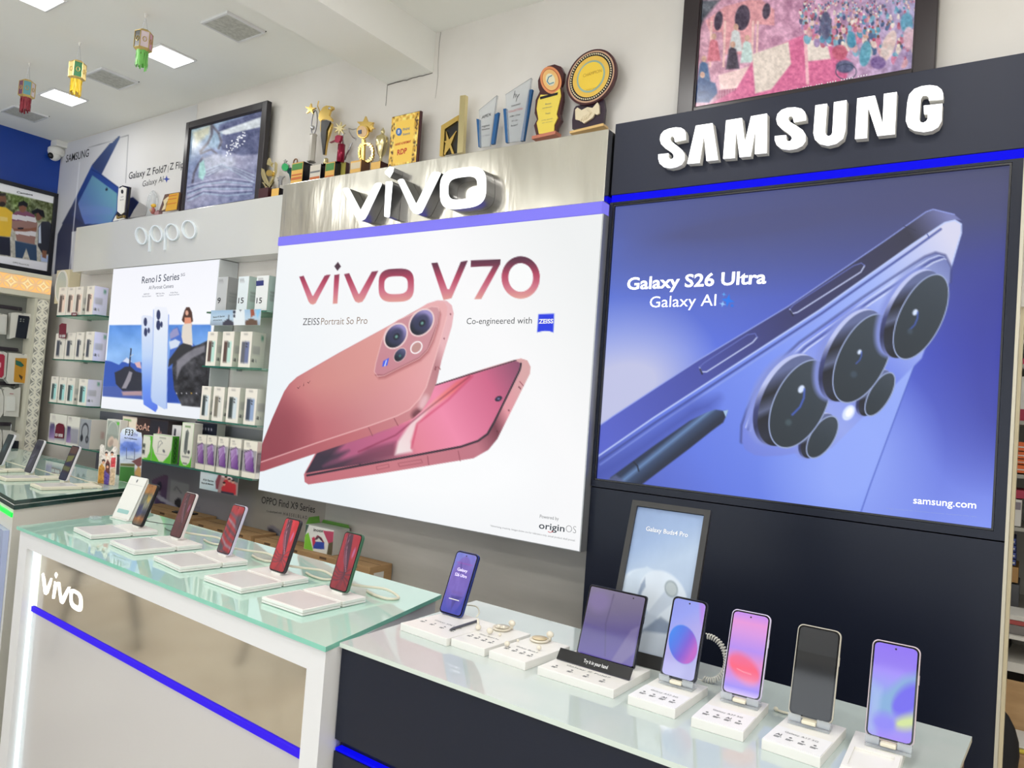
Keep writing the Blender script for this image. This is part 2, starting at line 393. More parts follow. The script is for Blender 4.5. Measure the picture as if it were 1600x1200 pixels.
panel_light(-4.80, 2.03, 'lit square ceiling light beyond the red-tasselled lantern, nearest the blue wall', k=.35)
panel_light(-3.665, 2.015, 'lit square ceiling light just behind the green-tasselled lantern', k=.35)
panel_light(-3.665, 1.39, 'lit square ceiling light cut off by the top edge above the lanterns', k=.6)
for i, x in enumerate((-4.80, -3.665, -1.5, -.2, 1.1, 2.3)):  # extra ceiling lights out of view, added to light the room
    for y, rw in ((1.2, 'over the counters'), (.1, 'in the middle row'), (-1.2, 'in the row by the shop front')):
        if i > 1 or y < 1: panel_light(x, y, 'square ceiling light %s, %s from the blue wall' % (rw, ('first', 'second', 'third', 'fourth', 'fifth', 'sixth')[i]), 'shop floor ceiling lights')
def vent(x, y, label):
    t = thing('ceiling_vent', (x, y, ZC), label, 'vent')
    b = MB()
    for (a, c, d, e) in ((-.1, .1, -.1, -.09), (-.1, .1, .09, .1), (-.1, -.09, -.09, .09), (.09, .1, -.09, .09)): b.box(x+a, x+c, y+d, y+e, ZC-.012, ZC-.0005)
    b.build('frame', white, t)
    MB().box(x-.0895, x+.0895, y-.0895, y+.0895, ZC-.0105, ZC-.003).build('grille', ventm, t)
    MB().box(x-.104, x+.104, y+.1005, y+.104, ZC-.004, ZC-.0002).build('shadow_strip', darkgrey, t)  # dark strip standing in for the shadow line along the far edge
vent(-5.35, 2.045, 'square grey ceiling vent beside the red lantern, nearest the blue wall')
vent(-4.235, 2.02, 'square grey ceiling vent between the yellow and green lanterns')
vent(-3.08, 1.985, 'square grey ceiling vent nearest the ceiling beam')

# paper lanterns hanging on thread
def lantern(px, py, y, drop, tcol, faces, label, nm):
    d = on_z(px, py, ZC); x0, y0 = d[0], d[1]
    t = thing('paper_lantern', (x0, y0, ZC), label, 'lantern', 'paper lanterns on the ceiling')
    gp = mat('gold_paper', (206, 180, 112), .35, .5)
    MB().lathe([(.008, 0), (.006, -.012), (.002, -.018)], 10, (x0, y0, ZC)).build('hook', whitep, t)
    R_ = .036; H = .075; z1 = ZC-drop; b = MB()
    for a in (0, math.pi): b.tube([(x0, y0, ZC-.012), (x0+R_*.7*math.cos(a), y0+R_*.7*math.sin(a), z1+.012)], .0007, 4)
    b.build('thread', silver, t)
    fm = [mat(nm+'_paper_%d' % i, c, .45) for i, c in enumerate(faces)]+[gp]
    b = MB(); n = 6; off = math.radians(10)
    P = lambda i, r, z: (x0+r*math.cos(off+i*math.pi/3), y0+r*math.sin(off+i*math.pi/3), z)
    for i in range(n):
        b.cur = i % len(faces); b.add([P(i, R_, z1-H), P(i+1, R_, z1-H), P(i+1, R_, z1), P(i, R_, z1)], [(0, 1, 2, 3)])
    b.cur = len(faces)
    b.add([P(i, R_, z1) for i in range(6)]+[P(i, R_*.62, z1+.012) for i in range(6)]+[P(i, R_, z1-H) for i in range(6)]+[P(i, R_*.66, z1-H-.012) for i in range(6)],
          [(i, (i+1) % 6, 6+(i+1) % 6, 6+i) for i in range(6)]+[(12+(i+1) % 6, 12+i, 18+i, 18+(i+1) % 6) for i in range(6)]+[tuple(range(6, 12))])
    b.build('body', fm, t)
    b = MB()
    for i in range(6):
        p, q = Vector(P(i, R_*1.02, z1-H)), Vector(P(i, R_*1.02, z1)); b.tube([p, q], .0022, 5)
        b.tube([q, P(i+1, R_*1.02, z1)], .0022, 5); b.tube([p, P(i+1, R_*1.02, z1-H)], .0022, 5)
        c = (Vector(P(i, R_, z1-H/2))+Vector(P(i+1, R_, z1-H/2)))/2; nrm = (c-Vector((x0, y0, z1-H/2))).normalized(); tt = Vector((-nrm.y, nrm.x, 0))
        b.tube([c+nrm*.001+tt*.008*math.cos(k*.785)+Vector((0, 0, .011*math.sin(k*.785))) for k in range(8)], .0018, 5, True)
    b.build('gold_rim', gp, t)
    b = MB(); rr = random.Random(px)
    for i in range(22):
        a = i*2*math.pi/22; r1 = .024+.002*rr.random(); l = .062+.02*rr.random(); wv = .004
        for k in range(3):
            pass
        c0 = Vector((x0+r1*math.cos(a), y0+r1*math.sin(a), z1-H-.008)); tg = Vector((-math.sin(a), math.cos(a), 0)); pts = []
        for k in range(5): pts.append(c0+Vector((rr.uniform(-.0015, .0015), rr.uniform(-.0015, .0015), -l*k/4)))
        for k in range(4): b.add([pts[k]-tg*.0035, pts[k]+tg*.0035, pts[k+1]+tg*.0035, pts[k+1]-tg*.0035], [(0, 1, 2, 3)])
    b.build('tassel', mat(nm+'_tassel', tcol, .5), t)
lantern(46, 99, 0, .105, (140, 38, 52), [(226, 214, 222), (120, 70, 104), (96, 156, 168)], 'hexagonal paper lantern with red tassel, nearest the blue wall', 'red_lantern')
lantern(125, 67, 0, .105, (228, 190, 40), [(245, 220, 150), (60, 120, 80), (240, 225, 160), (110, 140, 70)], 'hexagonal paper lantern with yellow tassel, middle of the three', 'yellow_lantern')
lantern(228, 22, 0, .088, (132, 214, 108), [(236, 176, 204), (64, 66, 64), (240, 222, 228)], 'pink and black paper lantern with green tassel, nearest the ceiling beam', 'green_lantern')

# dome camera under the ceiling in the corner
def dome():
    c = on_z(98, 224, ZC); x, y = c[0]+.0, c[1]-.02
    t = thing('security_camera', (x, y, ZC), 'small white dome security camera in the corner above the blue wall', 'camera')
    MB().box(x-.07, x+.07, y-.05, y+.05, ZC-.045, ZC-.001, .006).build('junction_box', whitep, t)
    b = MB(); b.smooth = True; b.lathe([(.045, 0), (.055, -.01), (.056, -.035), (.05, -.05), (.044, -.055)], 24, (x, y-.015, ZC-.045)); b.build('housing', whitep, t)
    b = MB(); b.smooth = True; b.sphere((x, y-.025, ZC-.10), .04); b.build('eyeball', whitep, t)
    b = MB(); b.smooth = True; b.sphere((x+.010, y-.052, ZC-.112), .022); b.build('lens', blackg, t)
dome()

# ------------------------------------------------------------------ steel fascia with lit letters and the blue light bar below it
FX0, FX1 = -1.3215*YV, -.5525*YV
ZV1, ZV0 = CAMZ+.438*YV, CAMZ+.326*YV        # steel fascia top, bottom
t = thing('steel_fascia', ((FX0+FX1)/2, YV, ZV0), 'brushed steel fascia over the white poster lightbox', 'sign board')
MB().box(FX0, FX1, YV, YW-.002, ZV0, ZV1, .002).build('panel', steel, t)
bluebar = mat('blue_led_acrylic', (60, 56, 110), .4, spec=.1, emit=(128, 122, 236), es=.95); bluebar.cycles.emission_sampling = 'NONE'
MB().box(FX0, FX1-.004, YV-.004, YV+.05, ZV0-.042, ZV0-.001).build('light_bar', bluebar, t)
def letter3d(name, outlines, yf, yb, root, side, face=glow, holes=None):
    """outlines: photo pixels traced on the letter's front plane; the letter has real depth back to its board"""
    b = MB(); f = MB(); ins = .004
    for i, P in enumerate(outlines):
        q = [on_y(a, c, yf) for a, c in P]; q = [(p[0], p[2]) for p in q]
        hole = holes.get(i) if holes else None
        if hole:
            h = [on_y(a, c, yf) for a, c in hole]; h = [(p[0], p[2]) for p in h]
            b.ringprism(q, h, -yb, -yf, (0, 0, 0)); f.ringprism(q, h, -yf+.0005, -yf+.003, (0, 0, 0))
        else:
            b.prism(q, -yb, -yf, (0, 0, 0)); f.prism(q, -yf+.0005, -yf+.003, (0, 0, 0))
    o = b.build(name, side, root); f.build('letter_face', face, o)   # sub-part
    return o
k_ = lambda P, ox=500, oy=230, s=5.3333: [(a/s+ox, c/s+oy) for a, c in P]
yl = YV-.056
letter3d('letter', [k_([(192, 352), (205, 340), (232, 338), (246, 346), (338, 520), (345, 520), (452, 318), (468, 302), (500, 296), (516, 302), (514, 318), (400, 560), (378, 598), (350, 613), (318, 606), (296, 578), (255, 480)])], yl, YV-.001, t, steeldark)
letter3d('letter', [k_([(552, 290), (600, 284), (607, 296), (582, 578), (572, 586), (542, 580), (538, 570)]), k_([(545, 205), (585, 160), (618, 172), (612, 205), (585, 255), (548, 225)])], yl, YV-.001, t, steeldark)
letter3d('letter', [k_([(650, 280), (665, 268), (690, 264), (702, 272), (800, 466), (810, 466), (930, 222), (950, 208), (990, 208), (1010, 216), (1004, 232), (872, 505), (850, 545), (818, 560), (785, 552), (762, 525), (705, 400)])], yl, YV-.001, t, steeldark)
def blobo(cx, cy, rx, ry, e, tilt, n=48):
    P = []
    for i in range(n):
        a = 2*math.pi*i/n; c, s_ = math.cos(a), math.sin(a)
        x = rx*math.copysign(abs(c)**e, c); y = ry*math.copysign(abs(s_)**e, s_); P.append((cx+x, cy+y+x*tilt))
    return P
letter3d('letter', [k_(blobo(1195, 342, 192, 170, .62, -.12))], yl, YV-.001, t, steeldark, holes={0: k_(blobo(1193, 342, 122, 92, .62, -.12))})

# ------------------------------------------------------------------ black fascia with lit block letters
ZS1 = CAMZ+.4435*YS; ZSb = on_y(1200, 277, YS)[2]; ZSb2 = on_y(1200, 289, YS)[2]
SX0, SX1, PXR = FX1+.004, .12, -.054
t = thing('black_fascia', ((SX0+SX1)/2, YS, ZSb), 'charcoal fascia board with raised white block letters over the blue poster', 'sign board')
MB().box(SX0, SX1, YS, YW-.002, ZSb, ZS1, .002).build('panel', blackf, t)
bl2 = mat('deep_blue_led_acrylic', (4, 4, 60), .5, spec=.05, emit=(8, 8, 236), es=1.0)
MB().box(SX0+.004, SX1, YS+.002, YS+.05, ZSb2, ZSb-.001).build('light_bar', bl2, t)
ys = YS-.028
ka = lambda P: k_(P, 1010, 120, 6.154); kb = lambda P: k_(P, 1250, 90, 6.154)
for P in (ka([(117,748),(215,738),(214,775),(228,793),(250,793),(266,775),(262,750),(240,725),(185,690),(145,650),(132,605),(140,560),(170,522),(220,500),(285,488),(335,492),(368,512),(380,545),(380,608),(275,628),(272,595),(258,573),(238,575),(230,598),(240,622),(290,660),(345,705),(368,745),(368,800),(340,845),(290,870),(230,882),(170,870),(130,835),(116,790)]),
          ka([(395,838),(478,472),(638,448),(690,800),(580,812),(555,555),(512,830)]),
          ka([(740,790),(768,422),(920,398),(948,640),(1008,382),(1162,356),(1158,735),(1045,745),(1052,490),(1003,765),(898,775),(862,500),(850,782)]),
          ka([(1237,572),(1345,563),(1345,600),(1360,622),(1385,620),(1402,598),(1395,575),(1370,550),(1305,505),(1262,460),(1250,410),(1262,360),(1300,322),(1360,300),(1435,296),(1495,310),(1525,340),(1535,375),(1535,420),(1420,440),(1412,400),(1395,378),(1370,385),(1365,410),(1380,435),(1440,470),(1505,515),(1532,560),(1532,620),(1500,665),(1440,695),(1370,705),(1300,695),(1255,660),(1237,615)]),
          kb([(150,462),(262,446),(243,715),(252,745),(275,758),(300,750),(312,725),(328,432),(450,412),(438,700),(415,780),(350,830),(270,850),(190,832),(145,790),(130,730)]),
          kb([(530,785),(552,395),(722,368),(795,640),(808,352),(932,334),(912,738),(745,755),(655,480),(645,775)]),
          kb([(1375,405),(1240,415),(1238,385),(1215,365),(1180,370),(1162,400),(1148,590),(1155,620),(1185,630),(1215,615),(1228,590),(1230,545),(1195,548),(1190,465),(1370,445),(1362,610),(1330,670),(1270,705),(1190,718),(1100,705),(1040,670),(1018,610),(1032,440),(1050,360),(1100,305),(1170,278),(1250,268),(1320,278),(1362,310),(1378,350)])):
    letter3d('letter', [P], ys, YS-.001, t, whitep)

# ------------------------------------------------------------------ white poster lightbox (phones in pink)
def o_(P, ox, oy, s): return [(a/s+ox, c/s+oy) for a, c in P]
def big_white():
    z1 = CAMZ+.307*YV; z0 = CAMZ-.2062*YV; x0, x1 = FX0, -.5512*YV
    z1 = min(z1, ZV0-.043)
    t = thing('poster_lightbox', ((x0+x1)/2, YV, z0), 'large white backlit poster of two pink phones, under the steel fascia', 'lightbox')
    MB().box(x0, x1, YV, YW-.002, z0, z1, .001).build('frame', mat('lightbox_silver_frame', (176, 178, 180), .35, .6), t)
    c = board(x0+.004, x1-.004, z0+.004, z1-.001, YV-.0012, 440, 340, px=True)
    c.fill(grad((420, 700), (900, 400), (0, (233, 241, 246)), (.35, (243, 245, 247)), (.7, (247, 247, 248)), (1, (236, 238, 238))))
    c.ell(700, 740, 130, 60, (250, 251, 252), soft=70, al=.8)
    # rear phone, screen up
    B = [(475, 741), (494, 706), (600, 660), (680, 601), (760, 575), (800, 563), (814, 560), (824, 563), (829, 573), (828, 584), (777, 686), (763, 703), (740, 716), (600, 739), (482, 757), (476, 753)]
    c.poly(B, grad((480, 750), (820, 590), (0, (190, 105, 115)), (.35, (200, 120, 130)), (.7, (190, 115, 130)), (.8, (120, 60, 75)), (.87, (225, 150, 160)), (1, (215, 165, 165))))
    c.line([(480, 743), (560, 728), (640, 713), (720, 698), (747, 689), (762, 678), (772, 660), (812, 578), (814, 568)], 3.2, (45, 35, 50))
    c.line([(560, 728), (680, 602), (806, 563)], 2.0, (60, 40, 52))
    SC = [(478, 739), (495, 708), (600, 655), (680, 603), (806, 564), (813, 567), (811, 577), (771, 658), (760, 677), (746, 687), (720, 696), (600, 719)]
    c.poly(SC, grad((485, 735), (810, 570), (0, (45, 38, 55)), (.2, (90, 55, 75)), (.45, (226, 130, 150)), (.62, (238, 138, 170)), (.85, (205, 100, 135)), (1, (140, 75, 105))))
    c.poly([(505, 728), (560, 712), (620, 695), (640, 660), (600, 672), (540, 690)], (200, 100, 140), 8, .8)
    c.poly([(480, 738), (500, 712), (545, 704), (528, 718)], (52, 44, 60), 8, .8)
    c.poly([(540, 728), (575, 700), (618, 690), (616, 712)], (120, 60, 85), 7, .7)
    c.poly([(617, 711), (622, 690), (642, 660), (682, 622), (712, 597), (736, 586), (712, 612), (672, 640), (650, 664), (642, 690), (644, 706)], grad((620, 700), (730, 590), (0, (238, 222, 222)), (.4, (240, 200, 205)), (.7, (238, 130, 130)), (1, (220, 95, 110))), 5)
    c.line([(560, 706), (618, 680), (672, 636), (734, 588)], 1.6, (120, 30, 60), 3, .7)
    c.line([(643, 700), (652, 662), (700, 625), (738, 588)], 2.2, (200, 60, 95), 4, .7)
    c.ell(779, 623, 6, 4, (40, 35, 60), -28); c.ell(779, 623, 2, 1.6, (110, 110, 150), -28)
    for P in ([(588, 729), (607, 725), (608, 730), (589, 734)], [(622, 724), (658, 718), (660, 723), (624, 729)]): c.line(P, 1.1, (165, 85, 98), 1.4, 1, True)
    for a, b_ in (((668, 713), (670, 727)), ((716, 705), (719, 720)), ((812, 596), (818, 603))): c.line([a, b_], 1.2, (150, 75, 90))
    for q in ((811, 605), (813, 607), (795, 641), (777, 674)): c.ell(q[0], q[1], 1, 1.3, (90, 30, 45))
    # front phone, camera side
    A = [(400, 738), (407, 700), (425, 655), (444, 612), (452, 600), (464, 589), (530, 551), (600, 513), (655, 482), (668, 474), (684, 469), (698, 470), (706, 477), (709, 490), (706, 510), (690, 563), (682, 598), (672, 622), (660, 641), (645, 654), (622, 664), (580, 680), (495, 708), (412, 736)]
    c.poly(A, grad((405, 700), (700, 560), (0, (160, 78, 88)), (.4, (190, 105, 112)), (.8, (206, 140, 145)), (.93, (185, 125, 132)), (1, (230, 180, 185))))
    A2 = [(400, 726), (409, 696), (425, 655), (444, 612), (452, 601), (464, 590), (530, 552), (600, 514), (655, 483), (668, 475), (682, 471), (694, 472), (699, 480), (698, 495), (680, 560), (666, 605), (655, 624), (640, 640), (620, 650), (575, 666), (495, 692), (408, 722)]
    c.poly(A2, grad((420, 690), (690, 540), (0, (150, 68, 80)), (.25, (188, 104, 112)), (.5, (204, 134, 138)), (.8, (226, 158, 162)), (1, (230, 172, 174))))
    c.clip(A2); c.ell(560, 560, 110, 50, (218, 152, 140), -28, 60, .55); c.ell(430, 690, 40, 60, (140, 62, 74), 20, 45, .6); c.clip()
    c.line([(408, 722), (495, 692), (575, 666), (620, 650), (640, 640), (655, 624), (666, 605), (680, 560), (698, 495)], 1.4, (240, 190, 190), 1.6)
    c.clip(A); c.ell(651, 646, 9, 6, (96, 46, 58), -40, 7, .8); c.ell(662, 628, 6, 12, (236, 200, 206), 25, 8, .7); c.clip()
    for a, b_ in (((576, 668), (582, 681)), ((616, 654), (622, 665)), ((684, 573), (688, 577))): c.line([a, b_], 1.3, (150, 80, 90))
    for q in ((681, 574), (680, 577), (694, 529), (704, 491)): c.ell(q[0], q[1], 1, 1.3, (110, 45, 60))
    bump = [(607, 511), (622, 500), (650, 488), (674, 479), (684, 480), (687, 487), (684, 505), (676, 530), (668, 547), (655, 560), (628, 573), (600, 587), (590, 588), (585, 581), (587, 568), (596, 535), (602, 518)]
    c.poly([(a+2, b_+4) for a, b_ in bump], (170, 95, 100), 5, .8)
    c.poly(bump, grad((590, 590), (685, 480), (0, (196, 130, 142)), (1, (206, 150, 156)))); c.line([(587, 586), (600, 586), (655, 559), (668, 546), (684, 505), (687, 487)], 1.6, (150, 80, 88), 1.6)
    c.line(bump, 1.0, (242, 200, 198), 1.4, .8, True)
    for (x, y, a, b_) in ((618.4, 525, 20, 14.5), (658.6, 504, 21.5, 15.5)):
        c.ell(x, y, a+2.5, b_+2.5, (235, 205, 205), -54); c.ell(x, y, a, b_, grad((x-10, y+14), (x+10, y-14), (0, (22, 30, 44)), (.5, (70, 66, 105)), (1, (150, 140, 195))), -54)
        c.ell(x, y, a*.66, b_*.66, (48, 52, 84), -54, 5, .8); c.ell(x+1, y+1, 6, 4.5, (26, 30, 48), -54); c.ell(x+1, y+1, 2.5, 2, (110, 160, 150), -54, 2)
    c.ell(625, 554.5, 12.5, 8.5, (225, 190, 192), -54); c.ell(625, 554.5, 11.3, 7.5, grad((620, 562), (630, 546), (0, (20, 26, 38)), (1, (90, 90, 130))), -54); c.ell(625, 556, 2.2, 1.8, (60, 110, 110), -54)
    c.ell(650.6, 543, 8, 6, (190, 145, 140), -50); c.ring(650.6, 543, 10, 7.6, 2.0, (250, 244, 244), -50)
    c.poly([(599, 564), (608, 559), (605, 571), (597, 573)], (60, 90, 230)); c.poly([(603, 563), (605, 562), (602, 572), (600, 572.5)], (210, 220, 245), 1)
    # headline drawn in a maroon to rose gradient
    G = grad((0, 400), (0, 476), (0, (74, 38, 60)), (.18, (96, 40, 66)), (.45, (176, 62, 92)), (.7, (205, 112, 132)), (1, (228, 168, 152)))
    def g(X, Y): return G(X*0, Y+(X-650)*.035)
    q4 = lambda P: o_(P, 400, 380, 5)
    c.poly(q4([(338, 262), (372, 254), (440, 410), (448, 410), (535, 255), (552, 248), (582, 246), (478, 445), (465, 470), (445, 480), (425, 474), (410, 455)]), g)
    c.poly(q4([(612, 180), (640, 146), (664, 182), (636, 216)]), (70, 44, 60)); c.poly(q4([(612, 248), (652, 242), (636, 472), (600, 474)]), g)
    c.poly(q4([(688, 242), (728, 234), (800, 395), (808, 395), (905, 222), (955, 216), (850, 430), (830, 458), (800, 466), (775, 455), (760, 425)]), g)
    oo = blobo(1096, 329, 138, 130, .62, -.03); c.poly(q4(oo), g); c.poly(q4(blobo(1094, 328, 92, 70, .66, -.03)), (246, 247, 248))
    c.poly([(674, 411), (683.5, 410), (699, 452), (702, 452), (720, 409), (731, 407), (705.5, 466), (693, 469)], g)
    q6 = lambda P: o_(P, 680, 380, 5)
    c.poly(q6([(278, 135), (512, 124), (508, 165), (360, 436), (305, 437), (450, 180), (278, 186)]), g)
    c.poly(q6(ellp(668, 268, 150, 166, 40)), g); c.poly(q6(ellp(668, 268, 97, 112, 40)), (247, 248, 248))
    c.poly([(841.5, 490.8), (866, 490), (864.5, 519.5), (858, 517.3), (851, 517), (844, 518.2), (839.3, 519.5)], (22, 52, 225))
    # a touch of the front phone again over the V
    c.build('print', 'backlit_print', t)
    P_ = PY(YV-.0012); b = MB()
    text_px(b, 'Co-engineered with', (729, 506.5), (831, 505.5), 9.5, P_)
    b.build('lettering', mat('lettering_dark_grey', (74, 76, 80), .6), t)
    b = MB(); text_px(b, 'ZEISS', (473, 508), (499, 507.5), 10.5, P_)
    b.build('lettering', mat('lettering_slate', (86, 84, 90), .6), t)
    b = MB(); text_px(b, 'Portrait So Pro', (501.5, 507.5), (574, 506), 10.5, P_); b.build('lettering', mat('lettering_bronze', (150, 128, 116), .6), t)
    b = MB(); text_px(b, 'ZEISS', (841.8, 505.5), (864.5, 505), 6.5, P_, .0012, .03); b.build('lettering', inkw, t)
    b = MB(); text_px(b, 'origin', (842, 825.5), (882, 831), 10, P_, bold=.012); b.build('lettering', mat('lettering_charcoal', (60, 70, 80), .6), t)
    b = MB(); text_px(b, 'OS', (884, 831), (900, 833.5), 11, P_, bold=-.02); text_px(b, 'Powered by', (843.5, 809), (873, 813), 5, P_)
    text_px(b, '*Advertising creativity. Images shown are for reference only, actual product shall prevail.', (766, 822.5), (899, 846), 2.6, P_); b.build('lettering', inkg, t)
    b = MB(); b.tube([on_y(860+4*math.cos(a), 829+3*math.sin(a), YV-.002) for a in (.2, .8, 1.4, 2.0, 2.7)], .0012, 5); b.build('lettering', mat('red_ink', (215, 60, 60), .6), t)
    b = MB(); text_px(b, 'v i v', (464, 609), (485, 598), 5.5, P_, bold=-.01); b.build('lettering', mat('lettering_maroon', (110, 48, 60), .6), t)
big_white()

# ------------------------------------------------------------------ blue poster lightbox in its black wall panel
def big_blue():
    x0, x1 = SX0, PXR
    zf0 = on_y(929, 760, YS)[2]
    t = thing('wall_panel', ((x0+x1)/2, YS, 0), 'tall black satin wall panel that holds the blue poster lightbox', 'wall panel')
    iz1 = on_y(955, 320, YS)[2]; iz0 = on_y(929, 750, YS)[2]; ix0 = -.5365*YS; ix1 = -.0335*YS
    b = MB(); y0, y1 = YS, YW-.002
    for q in ((x0, ix0, zf0, ZSb2-.002), (ix1, x1, zf0, ZSb2-.002), (ix0, ix1, iz1, ZSb2-.002), (ix0, ix1, zf0, iz0)): b.box(q[0], q[1], y0, y1, q[2], q[3])
    b.build('lightbox_surround', blackp, t)
    MB().box(x0, x1, YS+.003, y1, 0.002, zf0-.004).build('lower_panel', blackp, t)
    b = MB(); b.box(x1+.0003, x1+.008, YS-.001, y1, 0.002, ZSb2-.003); b.build('edge_strip', mat('edge_strip_cream', (206, 200, 180), .5), t)
    t = thing('poster_lightbox', ((ix0+ix1)/2, YS, iz0), 'large blue backlit poster of a phone with three cameras and a stylus', 'lightbox')
    MB().box(ix0+.001, ix1-.001, YS+.012, y1-.002, iz0+.001, iz1-.001).build('light_tray', blackg, t)
    b = MB(); e = .006
    for q in ((ix0+.001, ix0+e, iz0+.001, iz1-.001), (ix1-e, ix1-.001, iz0+.001, iz1-.001), (ix0+e, ix1-e, iz1-e, iz1-.001), (ix0+e, ix1-e, iz0+.001, iz0+e)): b.box(q[0], q[1], YS+.001, YS+.0115, q[2], q[3])
    b.build('frame', blackg, t)
    c = board(ix0+.003, ix1-.003, iz0+.003, iz1-.003, YS+.0105, 480, 400, px=True)
    def bg(X, Y):
        u = np.clip((X-930)/650, 0, 1); v = np.clip((Y-270)/560, 0, 1)
        st = lambda a: np.array(a, float)
        tl, tr, ml, mr, bl, br = st((74, 84, 150)), st((66, 70, 100)), st((100, 130, 240)), st((62, 72, 185)), st((96, 112, 215)), st((135, 155, 245))
        v1 = np.clip(v*2, 0, 1)[..., None]; v2 = np.clip(v*2-1, 0, 1)[..., None]; u_ = u[..., None]
        a = tl*(1-u_)+tr*u_; b_ = ml*(1-u_)+mr*u_; d = bl*(1-u_)+br*u_
        return (a*(1-v1)+b_*v1)*(1-v2)+d*v2
    c.fill(bg)
    c.ell(935, 625, 150, 95, (196, 198, 228), -25, 110, .95)
    c.ell(1330, 330, 330, 60, (72, 74, 116), -8, 120, .7)
    c.ell(1560, 560, 90, 160, (52, 56, 150), 0, 120, .6)
    # phone: side band, back
    back = [(900, 740), (933, 712), (1021, 652), (1280, 484), (1425, 381), (1476, 347), (1492, 343), (1501, 350), (1502, 364), (1484, 424), (1444, 530), (1418, 600), (1360, 757), (1341, 812), (1335, 850), (900, 850)]
    c.poly(back, grad((930, 780), (1490, 380), (0, (78, 90, 178)), (.25, (98, 122, 226)), (.5, (120, 145, 240)), (.8, (160, 180, 246)), (1, (214, 214, 238))))
    c.ell(1330, 720, 90, 110, (150, 172, 250), 20, 110, .8)
    c.poly([(900, 690), (933, 667.5), (958, 650), (1089, 564), (1231, 479), (1380, 378), (1447, 331), (1458, 327), (1491, 335), (1502, 344), (1490, 343), (1476, 347), (1425, 381), (1280, 484), (1021, 652), (933, 713), (900, 735)],
           grad((930, 700), (1480, 335), (0, (88, 100, 205)), (.3, (70, 78, 165)), (.55, (54, 56, 108)), (.9, (50, 50, 72)), (1, (120, 125, 180))), 2)
    c.line([(933, 667.5), (958, 650), (1089, 564), (1231, 479), (1380, 378), (1447, 331), (1458, 327), (1491, 335)], 1.6, (150, 165, 235), 1.8)
    c.line([(930, 716), (1021, 653), (1280, 485), (1425, 382), (1476, 348), (1492, 344), (1502, 350), (1502, 364), (1484, 424)], 2.2, (190, 205, 250), 2)
    c.line([(934, 722), (1024, 660), (1282, 491), (1427, 389), (1470, 358)], 3, (62, 74, 150), 3)
    c.line([(938, 726), (1027, 664), (1284, 495)], 2, (140, 160, 235), 3)
    c.line([(1444, 530), (1418, 600), (1360, 757), (1341, 812)], 1.5, (70, 90, 190), 2)
    for P in ([(1093, 574), (1096, 581), (1104, 581), (1176, 535), (1183, 527), (1180, 521), (1168, 523), (1100, 567)], [(1234, 483), (1238, 490), (1246, 488), (1345, 425), (1351, 415), (1346, 411), (1334, 415), (1240, 476)]):
        c.line(P[:5], 1.8, (205, 215, 250), 1.8); c.line(P[4:]+P[:1], 1.4, (100, 112, 190), 1.8); c.line([(a+1, b_+3) for a, b_ in P[:2]], 2.4, (30, 32, 60), 2)
    c.line([(1412, 353), (1431, 360)], 1.2, (40, 42, 66), al=.6); c.line([(1449, 366), (1452, 372)], 1.6, (70, 85, 160))
    # stylus
    c.poly([(1122, 622), (1112, 640), (1060, 672), (960, 740), (930, 750), (930, 735), (1000, 690), (1080, 630)], (66, 80, 170), 26, .85)
    pen = [(1137, 641.5), (1134, 651), (1130, 660), (1111, 674), (1077, 701), (1003, 757), (950, 757), (954, 746), (1021, 697), (1077, 658), (1105, 644), (1118, 640), (1130, 642)]
    c.poly(pen, grad((1050, 660), (1082, 700), (0, (30, 40, 60)), (.3, (40, 52, 80)), (.45, (100, 132, 180)), (.56, (58, 76, 110)), (.8, (34, 44, 68)), (1, (28, 34, 54))), 2.5)
    c.poly([(1130, 642), (1138, 640.5), (1134, 652)], (160, 190, 225)); c.line([(990, 722), (996, 728), (998, 736)], 2, (26, 32, 50), 2)
    c.poly([(945, 752), (962, 742), (976, 752), (976, 760), (945, 760)], (90, 98, 140), 4, .8)
    # camera plate
    isl = [(1159, 690), (1160, 665), (1168, 642), (1182, 612), (1203, 580), (1250, 536), (1350, 465), (1430, 412), (1446, 402), (1462, 396), (1476, 400), (1485, 418), (1484, 440), (1440, 560), (1300, 700), (1220, 712), (1194, 713), (1179, 711), (1164, 702)]
    c.line(isl[:13], 5, (56, 62, 120), 5, .9)
    c.poly(isl, grad((1165, 700), (1480, 400), (0, (112, 128, 220)), (.3, (150, 165, 236)), (.55, (116, 136, 232)), (.8, (180, 195, 246)), (1, (110, 120, 180))), 3)
    c.clip(isl); c.line([(a+5, b_+3) for a, b_ in isl[1:13]], 1.6, (206, 216, 250), 2); c.line([(a+9, b_+6) for a, b_ in isl[1:12]], 3, (70, 80, 150), 3); c.line([(a+13, b_+8) for a, b_ in isl[1:12]], 1.8, (216, 224, 252), 2.4); c.clip()
    def lens(cx, cy, a, b_, dx, dy, rot=-64, arc=None):
        c.ell(cx+dx*1.9, cy+dy*1.7, a+3, b_+4, (132, 146, 220), rot, 8, .9)
        c.ell(cx+dx*1.35, cy+dy*1.3, a+2, b_+3, grad((cx+dx-b_, cy-a*.4), (cx-b_*.3, cy+a*.5), (0, (190, 198, 240)), (.3, (60, 66, 120)), (.6, (40, 44, 84)), (1, (120, 130, 190))), rot, 2)
        c.ell(cx+dx, cy+dy, a+1, b_+1, grad((cx-b_, cy-a*.6), (cx, cy+a*.6), (0, (96, 106, 150)), (.25, (28, 30, 42)), (.45, (90, 98, 130)), (.55, (26, 28, 40)), (.85, (36, 40, 58)), (1, (20, 22, 32))), rot, 2)
        c.ell(cx, cy, a, b_, (152, 166, 206), rot); c.ell(cx, cy, a-2.2, b_-2.0, grad((cx+b_, cy-a), (cx-b_, cy+a), (0, (62, 72, 84)), (.5, (46, 56, 66)), (1, (38, 46, 54))), rot)
